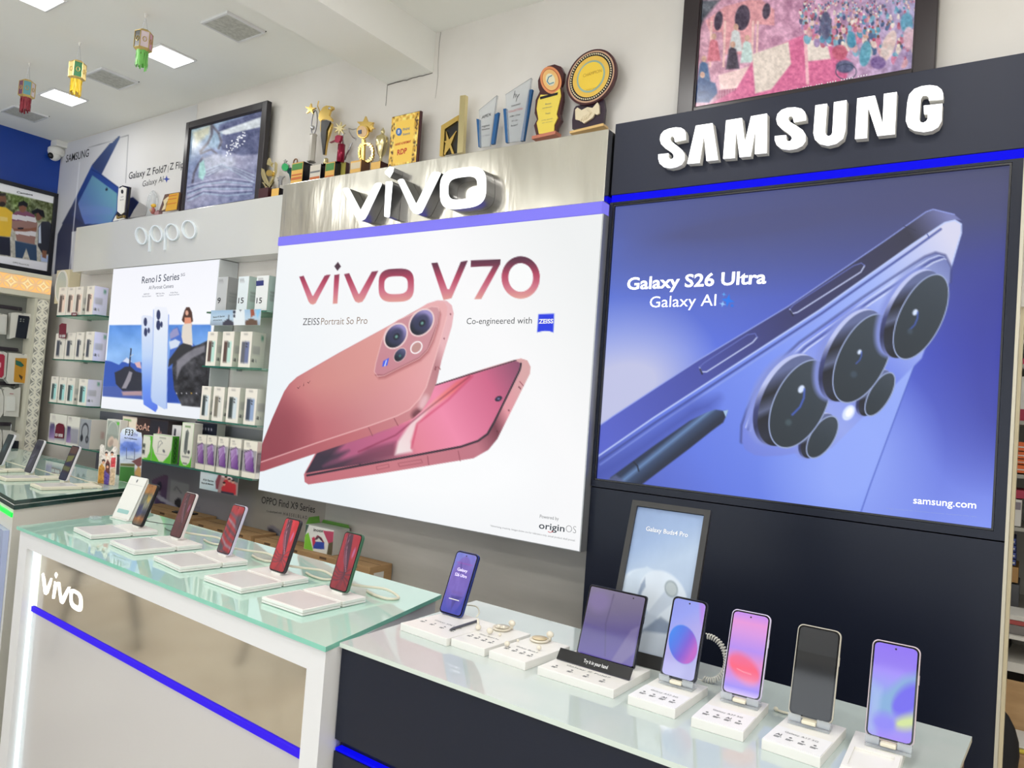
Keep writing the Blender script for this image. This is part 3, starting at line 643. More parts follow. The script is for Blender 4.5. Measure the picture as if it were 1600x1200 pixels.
    lens(1375, 616, 39, 17, -8, -2, -60); lens(1285, 683, 38, 19, -7, -2, -58)
    lens(1250, 631, 75, 41, -16, -5); lens(1348, 560, 76, 38, -14, -4); lens(1439, 495, 73, 34, -13, -4)
    for (x, y, k) in ((1254, 608, 1), (1345, 550, .45), (1432, 488, .7)):
        c.ell(x-2, y, 4.5*k+2, 3*k+1.5, (215, 228, 255), -60, 3); c.line([(x+3*k, y), (x+2*k, y+14*k), (x-4*k, y+28*k), (x-16*k, y+40*k)], 2.4*k, (70, 100, 210), 3)
    c.ell(1232, 660, 5, 5, (66, 82, 90), 0, 4); c.ell(1334, 585, 5, 5, (60, 74, 88), 0, 4); c.ell(1422, 518, 4, 4, (60, 74, 88), 0, 4)
    c.ell(1326, 645, 13, 8.5, (214, 226, 255), -58, 3); c.ell(1327, 644, 8, 5, (250, 252, 255), -58, 3)
    # four-point sparkles
    def spark(cx, cy, r, col):
        P = []
        for i in range(8):
            a = math.radians(45*i-90+12); q = r if i % 2 == 0 else r*.36; P.append((cx+q*math.cos(a), cy+q*math.sin(a)))
        c.poly(P, col)
    spark(1137.5, 469.5, 10.5, (28, 118, 235)); spark(1131, 460, 3.4, (90, 170, 245)); spark(1129, 475, 5, (150, 200, 250)); c.ell(1144, 477.5, 2.2, 2.2, (28, 110, 225))
    c.build('print', 'backlit_print', t)
    P_ = PY(YS+.0105); wi = mat('lit_lettering_white', (245, 246, 255), .5, emit=(246, 247, 255), es=.98)
    for q in (('Galaxy S26 Ultra', (979.5, 452.5), (1197, 442.5), 18, .022), ('Galaxy AI', (1015, 480.5), (1118.5, 477.5), 17, -.002), ('samsung.com', (1427, 786.5), (1525, 794.5), 10.5, .004)):
        b = MB(); text_px(b, *q[:4], P_, bold=q[4]); b.build('lettering', wi, t)
    b = MB(); text_px(b, 'Image simulated for illustration purposes. Availability may vary.', (1385, 795), (1527, 808), 1.5, P_); b.build('lettering', mat('lettering_faint_blue', (150, 168, 230), .6), t)
big_blue()

# ------------------------------------------------------------------ white fascia with raised letters, glossy laminate
OX_0, OX_1 = -2.212*YO, FX0-.004
ZO1 = CAMZ+.417*YO; ZO0 = CAMZ+.2918*YO
def white_fascia():
    t = thing('white_fascia', ((OX_0+OX_1)/2, YO, ZO0), 'glossy white fascia board with thin raised white letters', 'sign board')
    MB().box(OX_0, OX_1, YO, YW-.0045, ZO0, ZO1, .0015).build('panel', mat('white_gloss_fascia', (206, 206, 202), .12, coat=.6, k=1.1), t)
    lm = mat('lit_thin_letter', (232, 240, 246), .35); q = lambda P: o_(P, 200, 280, 5); yf, yb = YO-.012, YO-.0005
    def ring(cx, cy, rx, ry, wd, stem=None):
        o = [on_y(a, c_, yf) for a, c_ in q(ellp(cx, cy, rx, ry, 40, -.25))]; i = [on_y(a, c_, yf) for a, c_ in q(ellp(cx, cy, rx-wd, ry-wd, 40, -.25))]
        b = MB(); b.ringprism([(p[0], p[2]) for p in o], [(p[0], p[2]) for p in i], -yb, -yf)
        if stem: s_ = [on_y(a, c_, yf) for a, c_ in q(stem)]; b.prism([(p[0], p[2]) for p in s_], -yb, -yf)
        b.build('letter', lm, t)
    ring(98, 442, 44, 70, 9); ring(218, 425, 46, 68, 9, [(164, 400), (173, 400), (165, 565), (156, 565)])
    ring(340, 412, 50, 68, 9, [(284, 385), (293, 385), (285, 552), (276, 552)]); ring(472, 392, 54, 74, 9)
white_fascia()

# ------------------------------------------------------------------ mountain poster lightbox
def mountains():
    x0, x1 = -1.993*YO, -1.527*YO; z1 = ZO0-.002; z0 = CAMZ-.0745*YO
    t = thing('poster_lightbox', ((x0+x1)/2, YO, z0), 'backlit poster of two pale blue phones over snowy mountains', 'lightbox')
    MB().box(x0, x1, YO+.003, YW-.003, z0, z1, .001).build('frame', mat('white_lightbox_frame', (216, 220, 222), .4), t)
    c = board(x0+.003, x1-.003, z0+.003, z1-.003, YO+.0015, 150, 190, px=True)
    c.fill(grad((200, 410), (250, 650), (0, (242, 243, 250)), (.5, (248, 249, 253)), (1, (236, 240, 246))))
    sky = grad((200, 508), (200, 600), (0, (84, 140, 220)), (.5, (140, 185, 240)), (1, (120, 160, 225)))
    LP = [(171, 508), (330, 507), (325, 634), (161, 619)]
    c.poly(LP, sky); q = lambda P: o_(P, 0, 480, 5)
    c.noise(18, .05, (c.sdf(LP) < 0)*1.0, 3)
    c.poly(q([(820, 415), (870, 425), (930, 450), (985, 395), (1040, 440), (1105, 430), (1105, 620), (802, 620)]), (52, 88, 180), 1.5); c.poly(q([(955, 425), (990, 392), (1030, 425), (1000, 440), (980, 430)]), (214, 224, 244), 1.5)
    c.poly(q([(1050, 435), (1095, 425), (1105, 480), (1070, 470)]), (222, 180, 184), 1.5)
    c.poly(q([(802, 620), (1110, 610), (1110, 720), (800, 695)]), (74, 96, 170), 1.5); c.poly(q([(950, 660), (1110, 650), (1110, 690), (960, 690)]), (206, 160, 150), 3, .8)
    c.poly(q([(895, 510), (940, 490), (975, 465), (1020, 462), (1060, 500), (1108, 515), (1108, 655), (960, 655), (905, 600)]), (44, 46, 60), 1.5); c.poly(q([(950, 635), (985, 560), (1010, 500), (1035, 510), (1020, 570), (985, 635)]), (150, 146, 156), 1.6)
    c.line(q([(1012, 462), (1016, 400), (1022, 350), (1024, 330)]), 1.9, (32, 36, 56)); c.line(q([(1016, 385), (1040, 370)]), 1, (200, 205, 220)); c.ell(204.6, 545.5, 1.1, 1.4, (60, 54, 60))
    # right picture
    c.poly(q([(1320, 400), (1340, 180), (1385, 150), (1420, 210), (1470, 250), (1560, 330), (1600, 400), (1600, 770), (1300, 745)]), (70, 110, 200), 2); c.poly(q([(1325, 210), (1350, 175), (1385, 160), (1400, 215), (1365, 235), (1330, 250)]), (150, 150, 196), 2); c.poly(q([(1320, 270), (1370, 250), (1410, 270), (1390, 310), (1330, 330)]), (212, 222, 240), 2)
    c.poly(q([(1305, 480), (1340, 480), (1360, 560), (1370, 650), (1400, 745), (1305, 745)]), (36, 74, 170), 2)
    c.poly(q([(1312, 470), (1320, 410), (1400, 300), (1440, 275), (1490, 285), (1500, 310), (1560, 290), (1645, 250), (1645, 790), (1420, 770), (1360, 640), (1345, 480), (1350, 440)]), (46, 46, 52), 1.8)
    c.noise(60, .12, (c.sdf(q([(1345, 480), (1500, 310), (1600, 280), (1645, 790), (1420, 770), (1360, 640)])) < 0)*1.0, 5)
    c.poly(q([(1380, 420), (1440, 370), (1520, 320), (1600, 300), (1600, 350), (1500, 400), (1420, 470), (1380, 560)]), (150, 148, 158), 3, .75)
    # woman in white
    c.poly(q([(1420, 100), (1440, 30), (1455, 0), (1480, 0), (1500, 40), (1508, 110), (1495, 120), (1432, 118)]), (74, 46, 38), 1.4); c.poly(q([(1442, 80), (1490, 80), (1500, 150), (1440, 150)]), (226, 150, 120), 1.4); c.ell(292, 489, 2.4, 4, (222, 168, 146))
    c.poly(q([(1424, 150), (1440, 130), (1495, 125), (1500, 200), (1505, 300), (1430, 280), (1418, 230)]), (226, 216, 204), 1.4)
    # phones
    pb = q([(1105, 75), (1120, 62), (1180, 68), (1200, 90), (1210, 400), (1232, 790), (1215, 820), (1122, 760), (1110, 600)])
    c.poly(pb, grad((225, 500), (235, 640), (0, (224, 230, 246)), (.4, (190, 212, 246)), (.75, (110, 150, 238)), (1, (86, 120, 230))), 1.2)
    pf = q([(1200, 20), (1215, -5), (1300, 0), (1318, 60), (1312, 300), (1302, 790), (1285, 798), (1190, 740), (1178, 700)])
    c.poly(pf, grad((250, 480), (250, 640), (0, (238, 241, 250)), (.5, (214, 228, 246)), (1, (176, 198, 240))), 1.2); c.line(q([(1318, 60), (1312, 300), (1302, 790)]), 1.3, (120, 150, 225)); c.line(q([(1200, 20), (1195, 300), (1178, 700), (1190, 740)]), 1, (150, 175, 235))
    for (a, b_, r1, r2) in ((1238, 60, 14, 40), (1237, 140, 15, 40), (1262, 135, 8, 24), (1136, 115, 12, 34), (1138, 195, 12, 34), (1162, 182, 8, 22)):
        c.ell(a/5, b_/5+480, r1/5*1.1, r2/5*.98, (44, 54, 96), 0, 1.1)
    for i in range(5): c.ell(276+i*7.7, 614.5, .9, 1.0, (205, 205, 210) if i != 3 else (230, 180, 60))
    c.build('print', 'backlit_print', t)
    P_ = PY(YO+.001); b = MB()
    nv_ = mat('lettering_navy', (58, 66, 92), .6)
    b = MB(); text_px(b, 'Reno15 Series', (221.5, 443), (280, 437), 10.5, P_, bold=.006); b.build('lettering', nv_, t)
    b = MB(); text_px(b, '5G', (282.5, 432), (289, 431), 4.5, P_); b.build('lettering', nv_, t)
    b = MB(); text_px(b, 'AI Portrait Camera', (232.5, 452.5), (271, 449.5), 5.6, P_); b.build('lettering', nv_, t)
    b = MB(); text_px(b, '50MP HD', (224.5, 461), (233.5, 460.3), 2.2, P_); b.build('lettering', nv_, t)
    b = MB(); text_px(b, 'Portrait Zoom', (222.5, 464.5), (236, 463.5), 2.2, P_); b.build('lettering', nv_, t)
    b = MB(); text_px(b, '50MP Ultra Wide', (243.5, 460), (257, 459.3), 2.2, P_); b.build('lettering', nv_, t)
    b = MB(); text_px(b, 'Main Camera', (245, 463.5), (255.5, 462.7), 2.2, P_); b.build('lettering', nv_, t)
    b = MB(); text_px(b, 'AI Flash Photo', (266, 458.5), (278, 457.8), 2.2, P_); b.build('lettering', nv_, t)
    b = MB(); text_px(b, 'Dual-Stroke Flash', (264.5, 462), (280, 461), 2.2, P_); b.build('lettering', nv_, t)
mountains()

# ------------------------------------------------------------------ counters (each built in its own frame: x along the front, y to the back)
def hit(px, py, O, N):
    d = ray(px, py); O = np.array(O, float)-np.array([0, 0, CAMZ]); q = d*(O@np.array(N))/(d@np.array(N)); return q+np.array([0, 0, CAMZ])
mint = mat('mint_back_painted_glass', (178, 214, 199), .015, spec=.5, coat=.3, k=1.1)
pale = mat('pale_marbled_glass', (206, 219, 214), .02, spec=.5, coat=.3, noise=(1.6, (216, 223, 218), .42, .5, (1, 1, 1)), k=.88)
ledb = mat('blue_led_strip', (10, 6, 60), .5, spec=.05, emit=(60, 34, 236), es=1.0)
def vivo_counter():
    FL, FR, BR = on_z(26, 822, CT), on_z(509, 1011, CT), on_z(690, 929, CT); BL = on_z(241, 805, CT)+np.array([-.115, .02, 0])
    ax = (FR-FL); L = float(np.hypot(*ax[:2])); an = math.atan2(ax[1], ax[0]); ux = ax/L; uy = np.array([-ux[1], ux[0], 0])
    t = thing('display_counter', FL*[1, 1, 0], 'white framed display counter with a mint glass top and mirrored front band', 'counter', rz=an)
    def lp(px, py): h = hit(px, py, FL+uy*.012, uy); return (h-FL)@ux, h[2]
    def T(p): q = p-FL; return (q@ux, q@uy)
    P4 = [T(FL), T(FR), T(BR), T(BL)]; B = lambda: MB()
    # glass top
    b = B(); b.add([(x, y, CT) for x, y in P4]+[(x, y, CT-.0115) for x, y in P4], [(0, 1, 2, 3), (7, 6, 5, 4)]); b.cur = 1
    b.add([(x, y, CT) for x, y in P4]+[(x, y, CT-.0115) for x, y in P4], [(0, 4, 5, 1), (1, 5, 6, 2), (2, 6, 7, 3), (3, 7, 4, 0)])
    b.build('glass_top', [mint, mat('mint_glass_edge', (138, 206, 184), .08)], t, world=False)
    zt = CT-.012; i = .010
    xl, zl = lp(43, 856); xr, zr = lp(480, 1046); xs0, zs0 = lp(38, 950); zs1 = lp(463, 1187)[1]
    zi = (zl+zr)/2; zsb = zs0
    ws = xl-i; yi = i; back = P4[2][1]-.01
    # frame: rails and stiles as one welded steel frame
    b = B(); b.box(i, L-i, yi, yi+.05, zi, zt); b.box(i, xl, yi, yi+.05, .06, zi); b.box(xr, L-i, yi, yi+.05, .06, zi); b.box(xl, xr, yi, yi+.05, .0, .07); b.box(i, xl, yi, yi+.05, 0, .06); b.box(xr, L-i, yi, yi+.05, 0, .06)
    b.build('frame', white, t, world=False)
    b = B(); q = [T(BR)[0]-.012, T(BL)[0]+.02]
    b.hexa([(L-i-.018, yi+.05, 0), (L-i, yi+.05, 0), (q[0], back, 0), (q[0]-.018, back, 0)], [(L-i-.018, yi+.05, zt), (L-i, yi+.05, zt), (q[0], back, zt), (q[0]-.018, back, zt)])
    b.build('side_panel', white, t, world=False)
    b = B(); b.hexa([(i, yi+.05, 0), (i+.018, yi+.05, 0), (q[1]+.018, back, 0), (q[1], back, 0)], [(i, yi+.05, zt), (i+.018, yi+.05, zt), (q[1]+.018, back, zt), (q[1], back, zt)])
    b.build('side_panel', white, t, world=False)
    B().box(q[1]+.03, q[0]-.03, back-.02, back, 0, zt-.001).build('back_panel', white, t, world=False)
    yr = yi+.035
    B().box(xl+.0005, xr-.0005, yr, yr+.01, zsb+.001, zi-.0005).build('mirror_panel', mirror, t, world=False)
    B().box(xl+.0005, xr-.0005, yr-.006, yr+.004, zsb-.018, zsb-.0005).build('led_strip', ledb, t, world=False)
    B().box(xl+.0005, xr-.0005, yr, yr+.01, .07, zsb-.02).build('lower_panel', mat('white_gloss_panel', (205, 202, 200), .12, coat=.5), t, world=False)
    lw = mat('cold_white_led', (230, 245, 250), .4, emit=(225, 242, 246), es=1.0)
    b = B(); b.box(xl+.001, xl+.009, yr-.012, yr-.001, .075, zi-.002); b.build('led_strip', lw, t, world=False)
    # lettering on the mirror band, thin white cut-outs
    b = B(); q5 = lambda P: o_(P, 0, 780, 5)
    def W(P): return [(lambda h: ((h-FL)@ux, h[2]))(hit(a, c_, FL+uy*(yr-.001), uy)) for a, c_ in q5(P)]
    for P in ([(325, 585), (338, 575), (350, 620), (358, 690), (360, 700), (395, 615), (405, 620), (398, 660), (375, 735), (360, 748), (345, 740), (340, 720)],
              [(425, 590), (436, 570), (448, 590), (437, 618)], [(424, 640), (446, 655), (424, 778), (406, 776)],
              [(448, 645), (466, 650), (478, 750), (485, 765), (530, 685), (548, 685), (540, 712), (500, 805), (488, 820), (468, 805), (458, 740)]):
        b.prism([(x, z) for x, z in W(P)], .0003, .0014, (0, yr, 0))
    o_e = W([(c_[0], c_[1]) for c_ in blobo(592, 790, 50, 78, .66, .55)]); i_e = W([(c_[0], c_[1]) for c_ in blobo(590, 783, 28, 44, .7, .55)])
    b.ringprism(o_e, i_e, .0003, .0014, (0, yr, 0)); b.build('lettering', glow, t, world=False)
    return FL, FR, ux, uy
vivo_counter()
def black_counter():
    FL, B0, B1 = on_z(531, 1004, CT), on_z(744, 938, CT), on_z(1519, 1151, CT)
    F1 = on_z(1077, 1200, CT); ax = F1-FL; ux = ax/np.hypot(*ax[:2]); uy = np.array([-ux[1], ux[0], 0]); an = math.atan2(ux[1], ux[0])
    t = thing('display_counter', FL*[1, 1, 0], 'black display counter with a pale marbled glass top and blue light slot', 'counter', rz=an)
    T = lambda p: ((p-FL)@ux, (p-FL)@uy)
    x1, yb = T(B1); x0b = T(B0)[0]; L = x1-.01
    P4 = [(0, 0), (x1-.012, 0), (x1, yb), (x0b, T(B0)[1])]
    b = MB(); b.add([(x, y, CT) for x, y in P4]+[(x, y, CT-.010) for x, y in P4], [(0, 1, 2, 3), (7, 6, 5, 4)]); b.cur = 1
    b.add([(x, y, CT) for x, y in P4]+[(x, y, CT-.010) for x, y in P4], [(0, 4, 5, 1), (1, 5, 6, 2), (2, 6, 7, 3), (3, 7, 4, 0)]); b.build('glass_top', [pale, mat('pale_glass_edge', (214, 224, 214), .2)], t, world=False)
    def lz(px, py): return hit(px, py, FL+uy*.012, uy)[2]
    zb1 = lz(525, 1153); zb0 = lz(522, 1171); zt = CT-.0105
    MB().box(0, L-.02, .008, .03, zb1, zt).build('front_panel', blackp, t, world=False)
    MB().box(0, L-.02, .008, .03, 0, zb0).build('lower_panel', blackp, t, world=False)
    MB().box(.002, L-.02, .031, yb-.03, 0, zt-.001).build('carcass', blackp, t, world=False)
    MB().box(0, L-.02, .0115, .030, zb0+.0005, zb0+.006).build('led_strip', bl2, t, world=False)
    MB().box(L-.02, L, .008, yb-.01, 0, zt).build('end_panel', mat('walnut_end_panel', (96, 72, 56), .5, noise=(6, (74, 54, 42), .3, .7, (1, 1, .1))), t, world=False)
black_counter()
LT = 1.02   # left counter glass top
def left_counter():
    A = on_z(23, 782, LT); B = on_z(193, 763, LT); Cc = on_z(241, 757, LT); D = on_z(0, 769, LT)
    dr = (B-A)/np.hypot(*(B-A)[:2]); R1 = A+dr*.62
    fr = (D-A)/np.hypot(*(D-A)[:2]); D1 = A+fr*.35; far = on_z(60, 716, LT)
    R1 = A+dr*np.dot((on_z(241, 757, LT)-A), dr)
    Lp = np.array([XL+.42, R1[1]+.18, LT]); Lf = np.array([XL+.42, D1[1]+.02, LT])
    P = [A, R1, Lp, Lf, D1]; ring = [(p[0], p[1]) for p in P]
    t = thing('display_counter', A*[1, 1, 0], 'cream counter with thick dark green glass top and green light strip', 'counter')
    ins = lambda k: [tuple(np.array(p)+(np.mean(np.array(ring), 0)-np.array(p))/np.linalg.norm(np.mean(np.array(ring), 0)-np.array(p))*k) for p in ring]
    def slab(b, R_, z0, z1, c0, c1):
        n = len(R_); b.cur = c0; b.add([(x, y, z1) for x, y in R_], [tuple(range(n))]); b.add([(x, y, z0) for x, y in R_], [tuple(range(n))[::-1]])
        b.cur = c1; b.add([(x, y, z0) for x, y in R_]+[(x, y, z1) for x, y in R_], [(i, (i+1) % n, n+(i+1) % n, n+i) for i in range(n)])
    b = MB(); mt_ = mat('mint_glass_surface', (176, 206, 194), .03, coat=.3); slab(b, ring, LT-.016, LT, 0, 1); b.build('glass_top', [mt_, edged], t)
    b = MB(); slab(b, ins(.004), LT-.036, LT-.0196, 0, 1); b.build('glass_shelf', [mt_, edged], t)
    b = MB(); slab(b, ins(.006), LT-.0194, LT-.0162, 0, 0); b.build('spacer', whitep, t)
    b = MB(); slab(b, ins(.014), 0, LT-.037, 0, 0); b.build('carcass', offw, t)
    g = mat('green_led_strip', (10, 230, 60), .3, emit=(14, 236, 66), es=1.1)
    I = ins(.0135); a = Vector((*I[0], 0)); e = Vector((*I[4], 0)); d = (e-a).normalized(); nn = Vector((d.y, -d.x, 0)); nn = nn if nn.y < 0 else -nn
    b = MB(); zz = LT-.066; q0 = a+d*.004; q1 = a+d*.3
    b.hexa([q0+nn*.0005+Vector((0, 0, zz)), q1+nn*.0005+Vector((0, 0, zz)), q1+nn*.006+Vector((0, 0, zz)), q0+nn*.006+Vector((0, 0, zz))], [q0+nn*.0005+Vector((0, 0, zz+.016)), q1+nn*.0005+Vector((0, 0, zz+.016)), q1+nn*.006+Vector((0, 0, zz+.016)), q0+nn*.006+Vector((0, 0, zz+.016))])
    b.build('led_strip', g, t)
    # lavender glossy panel under the light, seen at the frame edge
    b = MB(); lz = mat('lavender_gloss_panel', (176, 188, 222), .15); q0 = a+d*.03; z0, z1 = .05, LT-.12
    b.hexa([q0+nn*.0005+Vector((0, 0, z0)), q1+nn*.0005+Vector((0, 0, z0)), q1+nn*.02+Vector((0, 0, z0)), q0+nn*.02+Vector((0, 0, z0))], [q0+nn*.0005+Vector((0, 0, z1)), q1+nn*.0005+Vector((0, 0, z1)), q1+nn*.02+Vector((0, 0, z1)), q0+nn*.02+Vector((0, 0, z1))]); b.build('front_panel', lz, t)
left_counter()

# ------------------------------------------------------------------ demo phones
def phone(loc, yaw, tilt, w_, h, th, body, painter, label, group=None, bez=.0028, screen='phone_screen_glow', hole=True, rim=None, name='smartphone', rad=.011, nu=40, ex=None, k=1.0):
    """front looks toward -y; local z runs up the phone, y to its back; tilt leans the top away"""
    t = thing(name, loc, label, 'phone', group, rz=yaw, rx=-tilt)
    O = rrect(w_, h, rad, 6, 0, h/2)
    b = MB(); b.smooth = False
    for (i0, i1, s0, s1) in ((0, .0012, .985, 1.0), (.0012, th-.0012, 1, 1), (th-.0012, th, 1, .985)):
        pass
    lay = [(0.0, .982), (.0012, 1.0), (th-.0015, 1.0), (th, .975)]; n = len(O); vs = []
    for (y, k_s) in lay:
        for (x, z) in O: vs.append((x*(1-(1-k_s)*.9), y, h/2+(z-h/2)*(1-(1-k_s)*.45)))
    fs = [list(range(n))]+[[k*n+i, (k+1)*n+i, (k+1)*n+(i+1) % n, k*n+(i+1) % n] for k in range(3) for i in range(n)]+[[3*n+i for i in range(n)][::-1]]
    b.add(vs, fs); b.build('body', body, t, world=False)
    b = MB(); e = .0016 if rim is None else rim
    b.prism(rrect(w_-2*e, h-2*e, rad-e*.6, 6, 0, h/2), .0002, .0009, (0, 0, 0)); b.build('front_glass', mat('black_front_glass', (10, 10, 14), .06), t, world=False)
    W_, H_ = w_-2*(e+bez), h-2*(e+bez)
    c = Canvas((-W_/2, -.0013, h/2+H_/2), (1, 0, 0), (0, 0, -1), W_, H_, nu, int(nu*H_/W_), (20, 20, 30), r=rad-e-bez*.6)
    painter(c); o = c.build('screen', screen, t, world=False, k=k)
    if hole:
        hx = 0 if hole is True else hole
        MB().prism(ellp(hx, h/2+H_/2-.0062, .0017, .0017, 14), .0014, .0018, (0, 0, 0)).build('front_camera', blackg, t, world=False)
    MB().box(w_/2-.0004, w_/2+.0009, th*.3, th*.7, h*.62, h*.72, .0004).build('side_button', body, t, world=False)
    return t
def pad_at(L, F, R, z, th, n_split, name, label, group, split=None, card=None, col=None):
    """stand plate from its three front corners in the photo, resting on the counter; returns basis"""
    a, f, r = on_z(*L, z), on_z(*F, z), on_z(*R, z); u = f-a; W_ = float(np.hypot(*u[:2])); v = r-f; D_ = float(np.hypot(*v[:2]))
    an = math.atan2(u[1], u[0]); t = thing(name, (a[0], a[1], z-th), label, 'phone stand' if 'stand' in name else 'display plate', group, rz=an)
    return t, W_, D_
pads = [((115, 823.5), (142, 836), (243, 827.5)), ((172, 844), (210, 860), (309, 848)), ((240, 868), (281.5, 886.5), (384, 874)), ((319, 899), (377, 919.5), (474, 900)), ((409, 932), (473, 953.5), (574, 933))]
padlab = ['flat white display stand holding the amber and blue wallpaper phone', 'flat white display stand under the dark red white-edged phone beside the tilted white card', 'flat white display stand under the red and grey striped phone', 'flat white display stand under the bright red dark-edged phone', 'flat white display stand nearest the black counter, under the red phone with green edge']
cardm = mat('grey_card_insert', (208, 206, 203), .25, k=1.1)
for (L, F, R), lb in zip(pads, padlab):
    t, W_, D_ = pad_at(L, F, R, CT+.0165, .015, 0, 'phone_stand', lb, 'white stands on the mint counter')
    s = D_*.60
    b = MB(); b.box(0, W_, 0, s-.004, 0, .0055, .001).box(0, W_, 0, s-.004, .0062, .015, .0012); b.build('front_plate', whitep, t, world=False)
    b = MB(); b.box(0, W_, s+.004, D_, 0, .0055, .001).box(0, W_, s+.004, D_, .0062, .015, .0012).box(.008, W_-.008, s-.006, s+.006, .001, .0135); b.build('rear_plate', whitep, t, world=False)
    MB().box(.010, W_-.006, .006, s-.012, .0145, .0154).build('card_insert', cardm, t, world=False)
def red_wall(seed, base, dark, dim=1.0):
    def f(c):
        c.fill(grad((0, 0), (0, 1), (0, tuple(q*dim for q in base)), (.5, tuple(q*dim*.95 for q in base)), (1, tuple(q*dim*.8 for q in base))))
        D = tuple(q*dim for q in dark); r = random.Random(seed)
        c.poly([(.18, 0), (.5, 0), (.62, .3), (.72, .62), (.6, .72), (.42, .5), (.22, .3)], D, .05, .9)
        for i in range(7):
            x = .06+i*.05; c.line([(x+.05, .0+.05*i), (x+.12, .25+.03*i), (x+.28, .48+.02*i), (.66+.01*i, .66)], .018, tuple(q*dim for q in ((205, 120, 140) if i % 2 else D)), .02, .8)
        c.line([(.30, .02), (.36, .3), (.58, .55), (.66, .68)], .012, (225*dim, 170*dim, 190*dim), .015, .9)
        c.ell(.82, .32, .06, .10, (200*dim, 130*dim, 190*dim), 20, .06, .7)
        for i in range(4): c.line([(.02, .62+.08*i), (.3, .70+.05*i), (.62, .70+.03*i), (1.0, .58+.12*i)], .016, D, .03, .8)
        for i in range(3): c.line([(.66, .70), (.6-.12*i, 1.0)], .02, D, .04, .7)
        c.noise(14, 5, seed=seed)
    return f
def amber(c):
    c.fill(grad((0, 0), (0, 1), (0, (150, 90, 20)), (.2, (170, 110, 30)), (.3, (60, 70, 80)), (.55, (80, 80, 70)), (.7, (24, 36, 80)), (.85, (170, 100, 30)), (1, (60, 50, 40))))
    c.poly([(.1, .3), (.9, .2), (.95, .5), (.5, .62), (.2, .5)], (120, 122, 96), .12, .8); c.poly([(.5, .25), (.95, .3), (.8, .45), (.55, .4)], (205, 165, 50), .08, .8)
    c.poly([(0, .55), (.4, .5), (.5, .75), (.1, .85)], (20, 34, 90), .1, .9); c.noise(50, 4, seed=4)
vph = [  # x, y, yaw, tilt from the calibrated photo, scaled to the counter
 ((220, 823.5), (205, 819), amber, mat('black_phone_body', (26, 26, 30), .3), 'phone with an amber and blue wallpaper, beside the tilted white card'),
 ((282, 841), (264, 839), red_wall(1, (120, 20, 40), (70, 20, 44), .85), mat('white_phone_body', (226, 216, 214), .3), 'dark red screened phone with white edge, behind the striped one'),
 ((358, 869), (337, 862), None, mat('lilac_phone_body', (206, 200, 220), .3), 'phone with a red and grey striped wallpaper and lilac edge'),
 ((444, 896.6), (418.6, 890.5), red_wall(3, (206, 26, 46), (66, 28, 52)), mat('charcoal_phone_body', (52, 48, 52), .35), 'bright red screened phone with a dark edge'),
 ((540, 926), (514, 921), red_wall(4, (186, 26, 52), (66, 28, 60), .95), mat('green_phone_body', (70, 110, 86), .35), 'red screened phone with green edge, nearest the black counter')]
def stripes(c):
    c.fill((170, 24, 40)); 
    for i in range(7): c.poly([(-.1, .12+.13*i), (.5, .20+.15*i), (1.1, .34+.13*i), (1.1, .40+.13*i), (.5, .27+.15*i), (-.1, .17+.13*i)], [(90, 70, 86), (150, 140, 150), (70, 40, 60)][i % 3], .05, .85)
    c.poly([(.55, .2), (1, .15), (1, .55), (.8, .45)], (72, 62, 80), .1, .85); c.poly([(0, .8), (.4, .86), (.3, 1), (0, 1)], (60, 60, 72), .1, .9); c.noise(26, 5, seed=9)
def cord(pts, label, name='charging_cable', r=.0028, mt=None, group=None):
    t = MB(); t.smooth = True
    P = [Vector(p) for p in pts]; Q = []
    for i in range(len(P)-1):
        p0 = P[max(i-1, 0)]; p1 = P[i]; p2 = P[i+1]; p3 = P[min(i+2, len(P)-1)]
        for k in range(8):
            s_ = k/8; Q.append(.5*((2*p1)+(p2-p0)*s_+(2*p0-5*p1+4*p2-p3)*s_*s_+(3*p1-p0-3*p2+p3)*s_**3))
    Q.append(P[-1]); t.tube(Q, r, 8); o = t.build(name, mt or cable); return tag(o, label, 'cable', group)
ZP = CT+.0168
cablab = ['thin cable behind the amber wallpaper phone', 'cream cable behind the dark red white-edged phone', 'cream cable behind the striped wallpaper phone', 'cream cable looping behind the bright red phone', 'short cream cable behind the green-edged phone']
for i, (BR, BL_, pt, body, lb) in enumerate(vph):
    c_ = on_z((BR[0]+BL_[0])/2, (BR[1]+BL_[1])/2, ZP+.006); yaw = math.radians(-3); tl = math.radians([19, 17, 17.5, 17, 16][i])
    t = phone((c_[0], c_[1], ZP+.006), yaw, tl, .0765, .162, .0095, body, pt or stripes, lb, 'demo phones on the mint counter', k=[.8, .8, .85, .95, .85][i])
    bx = MB(); bx.M = Matrix.Rotation(tl, 4, 'X'); bx.box(-.014, .014, .010, .024, -.012, .034, .003).build('holder', cable if i else blackg, t, world=False); bx = MB()
    bx.M = Matrix.Rotation(tl, 4, 'X'); bx.box(-.022, .022, -.002, .030, -.0062, -.0005, .001).build('foot', whitep, t, world=False)
    b0 = Vector(c_)+Vector((.0, .030, .018)); kk = [.05, .11, .12, .13, .06][i]
    zc_ = CT+.0045-b0.z
    cord([b0, b0+Vector((.012, .012, -.004)), b0+Vector((.03, .05, -.012)), b0+Vector((.06, .10, -.022)), b0+Vector((.105, .105, zc_)), b0+Vector((.10, .072, zc_)), b0+Vector((.05, .070, zc_)), b0+Vector((.0, .085, zc_))], cablab[i], r=.0036 if i else .0014, mt=cable if i else darkgrey)
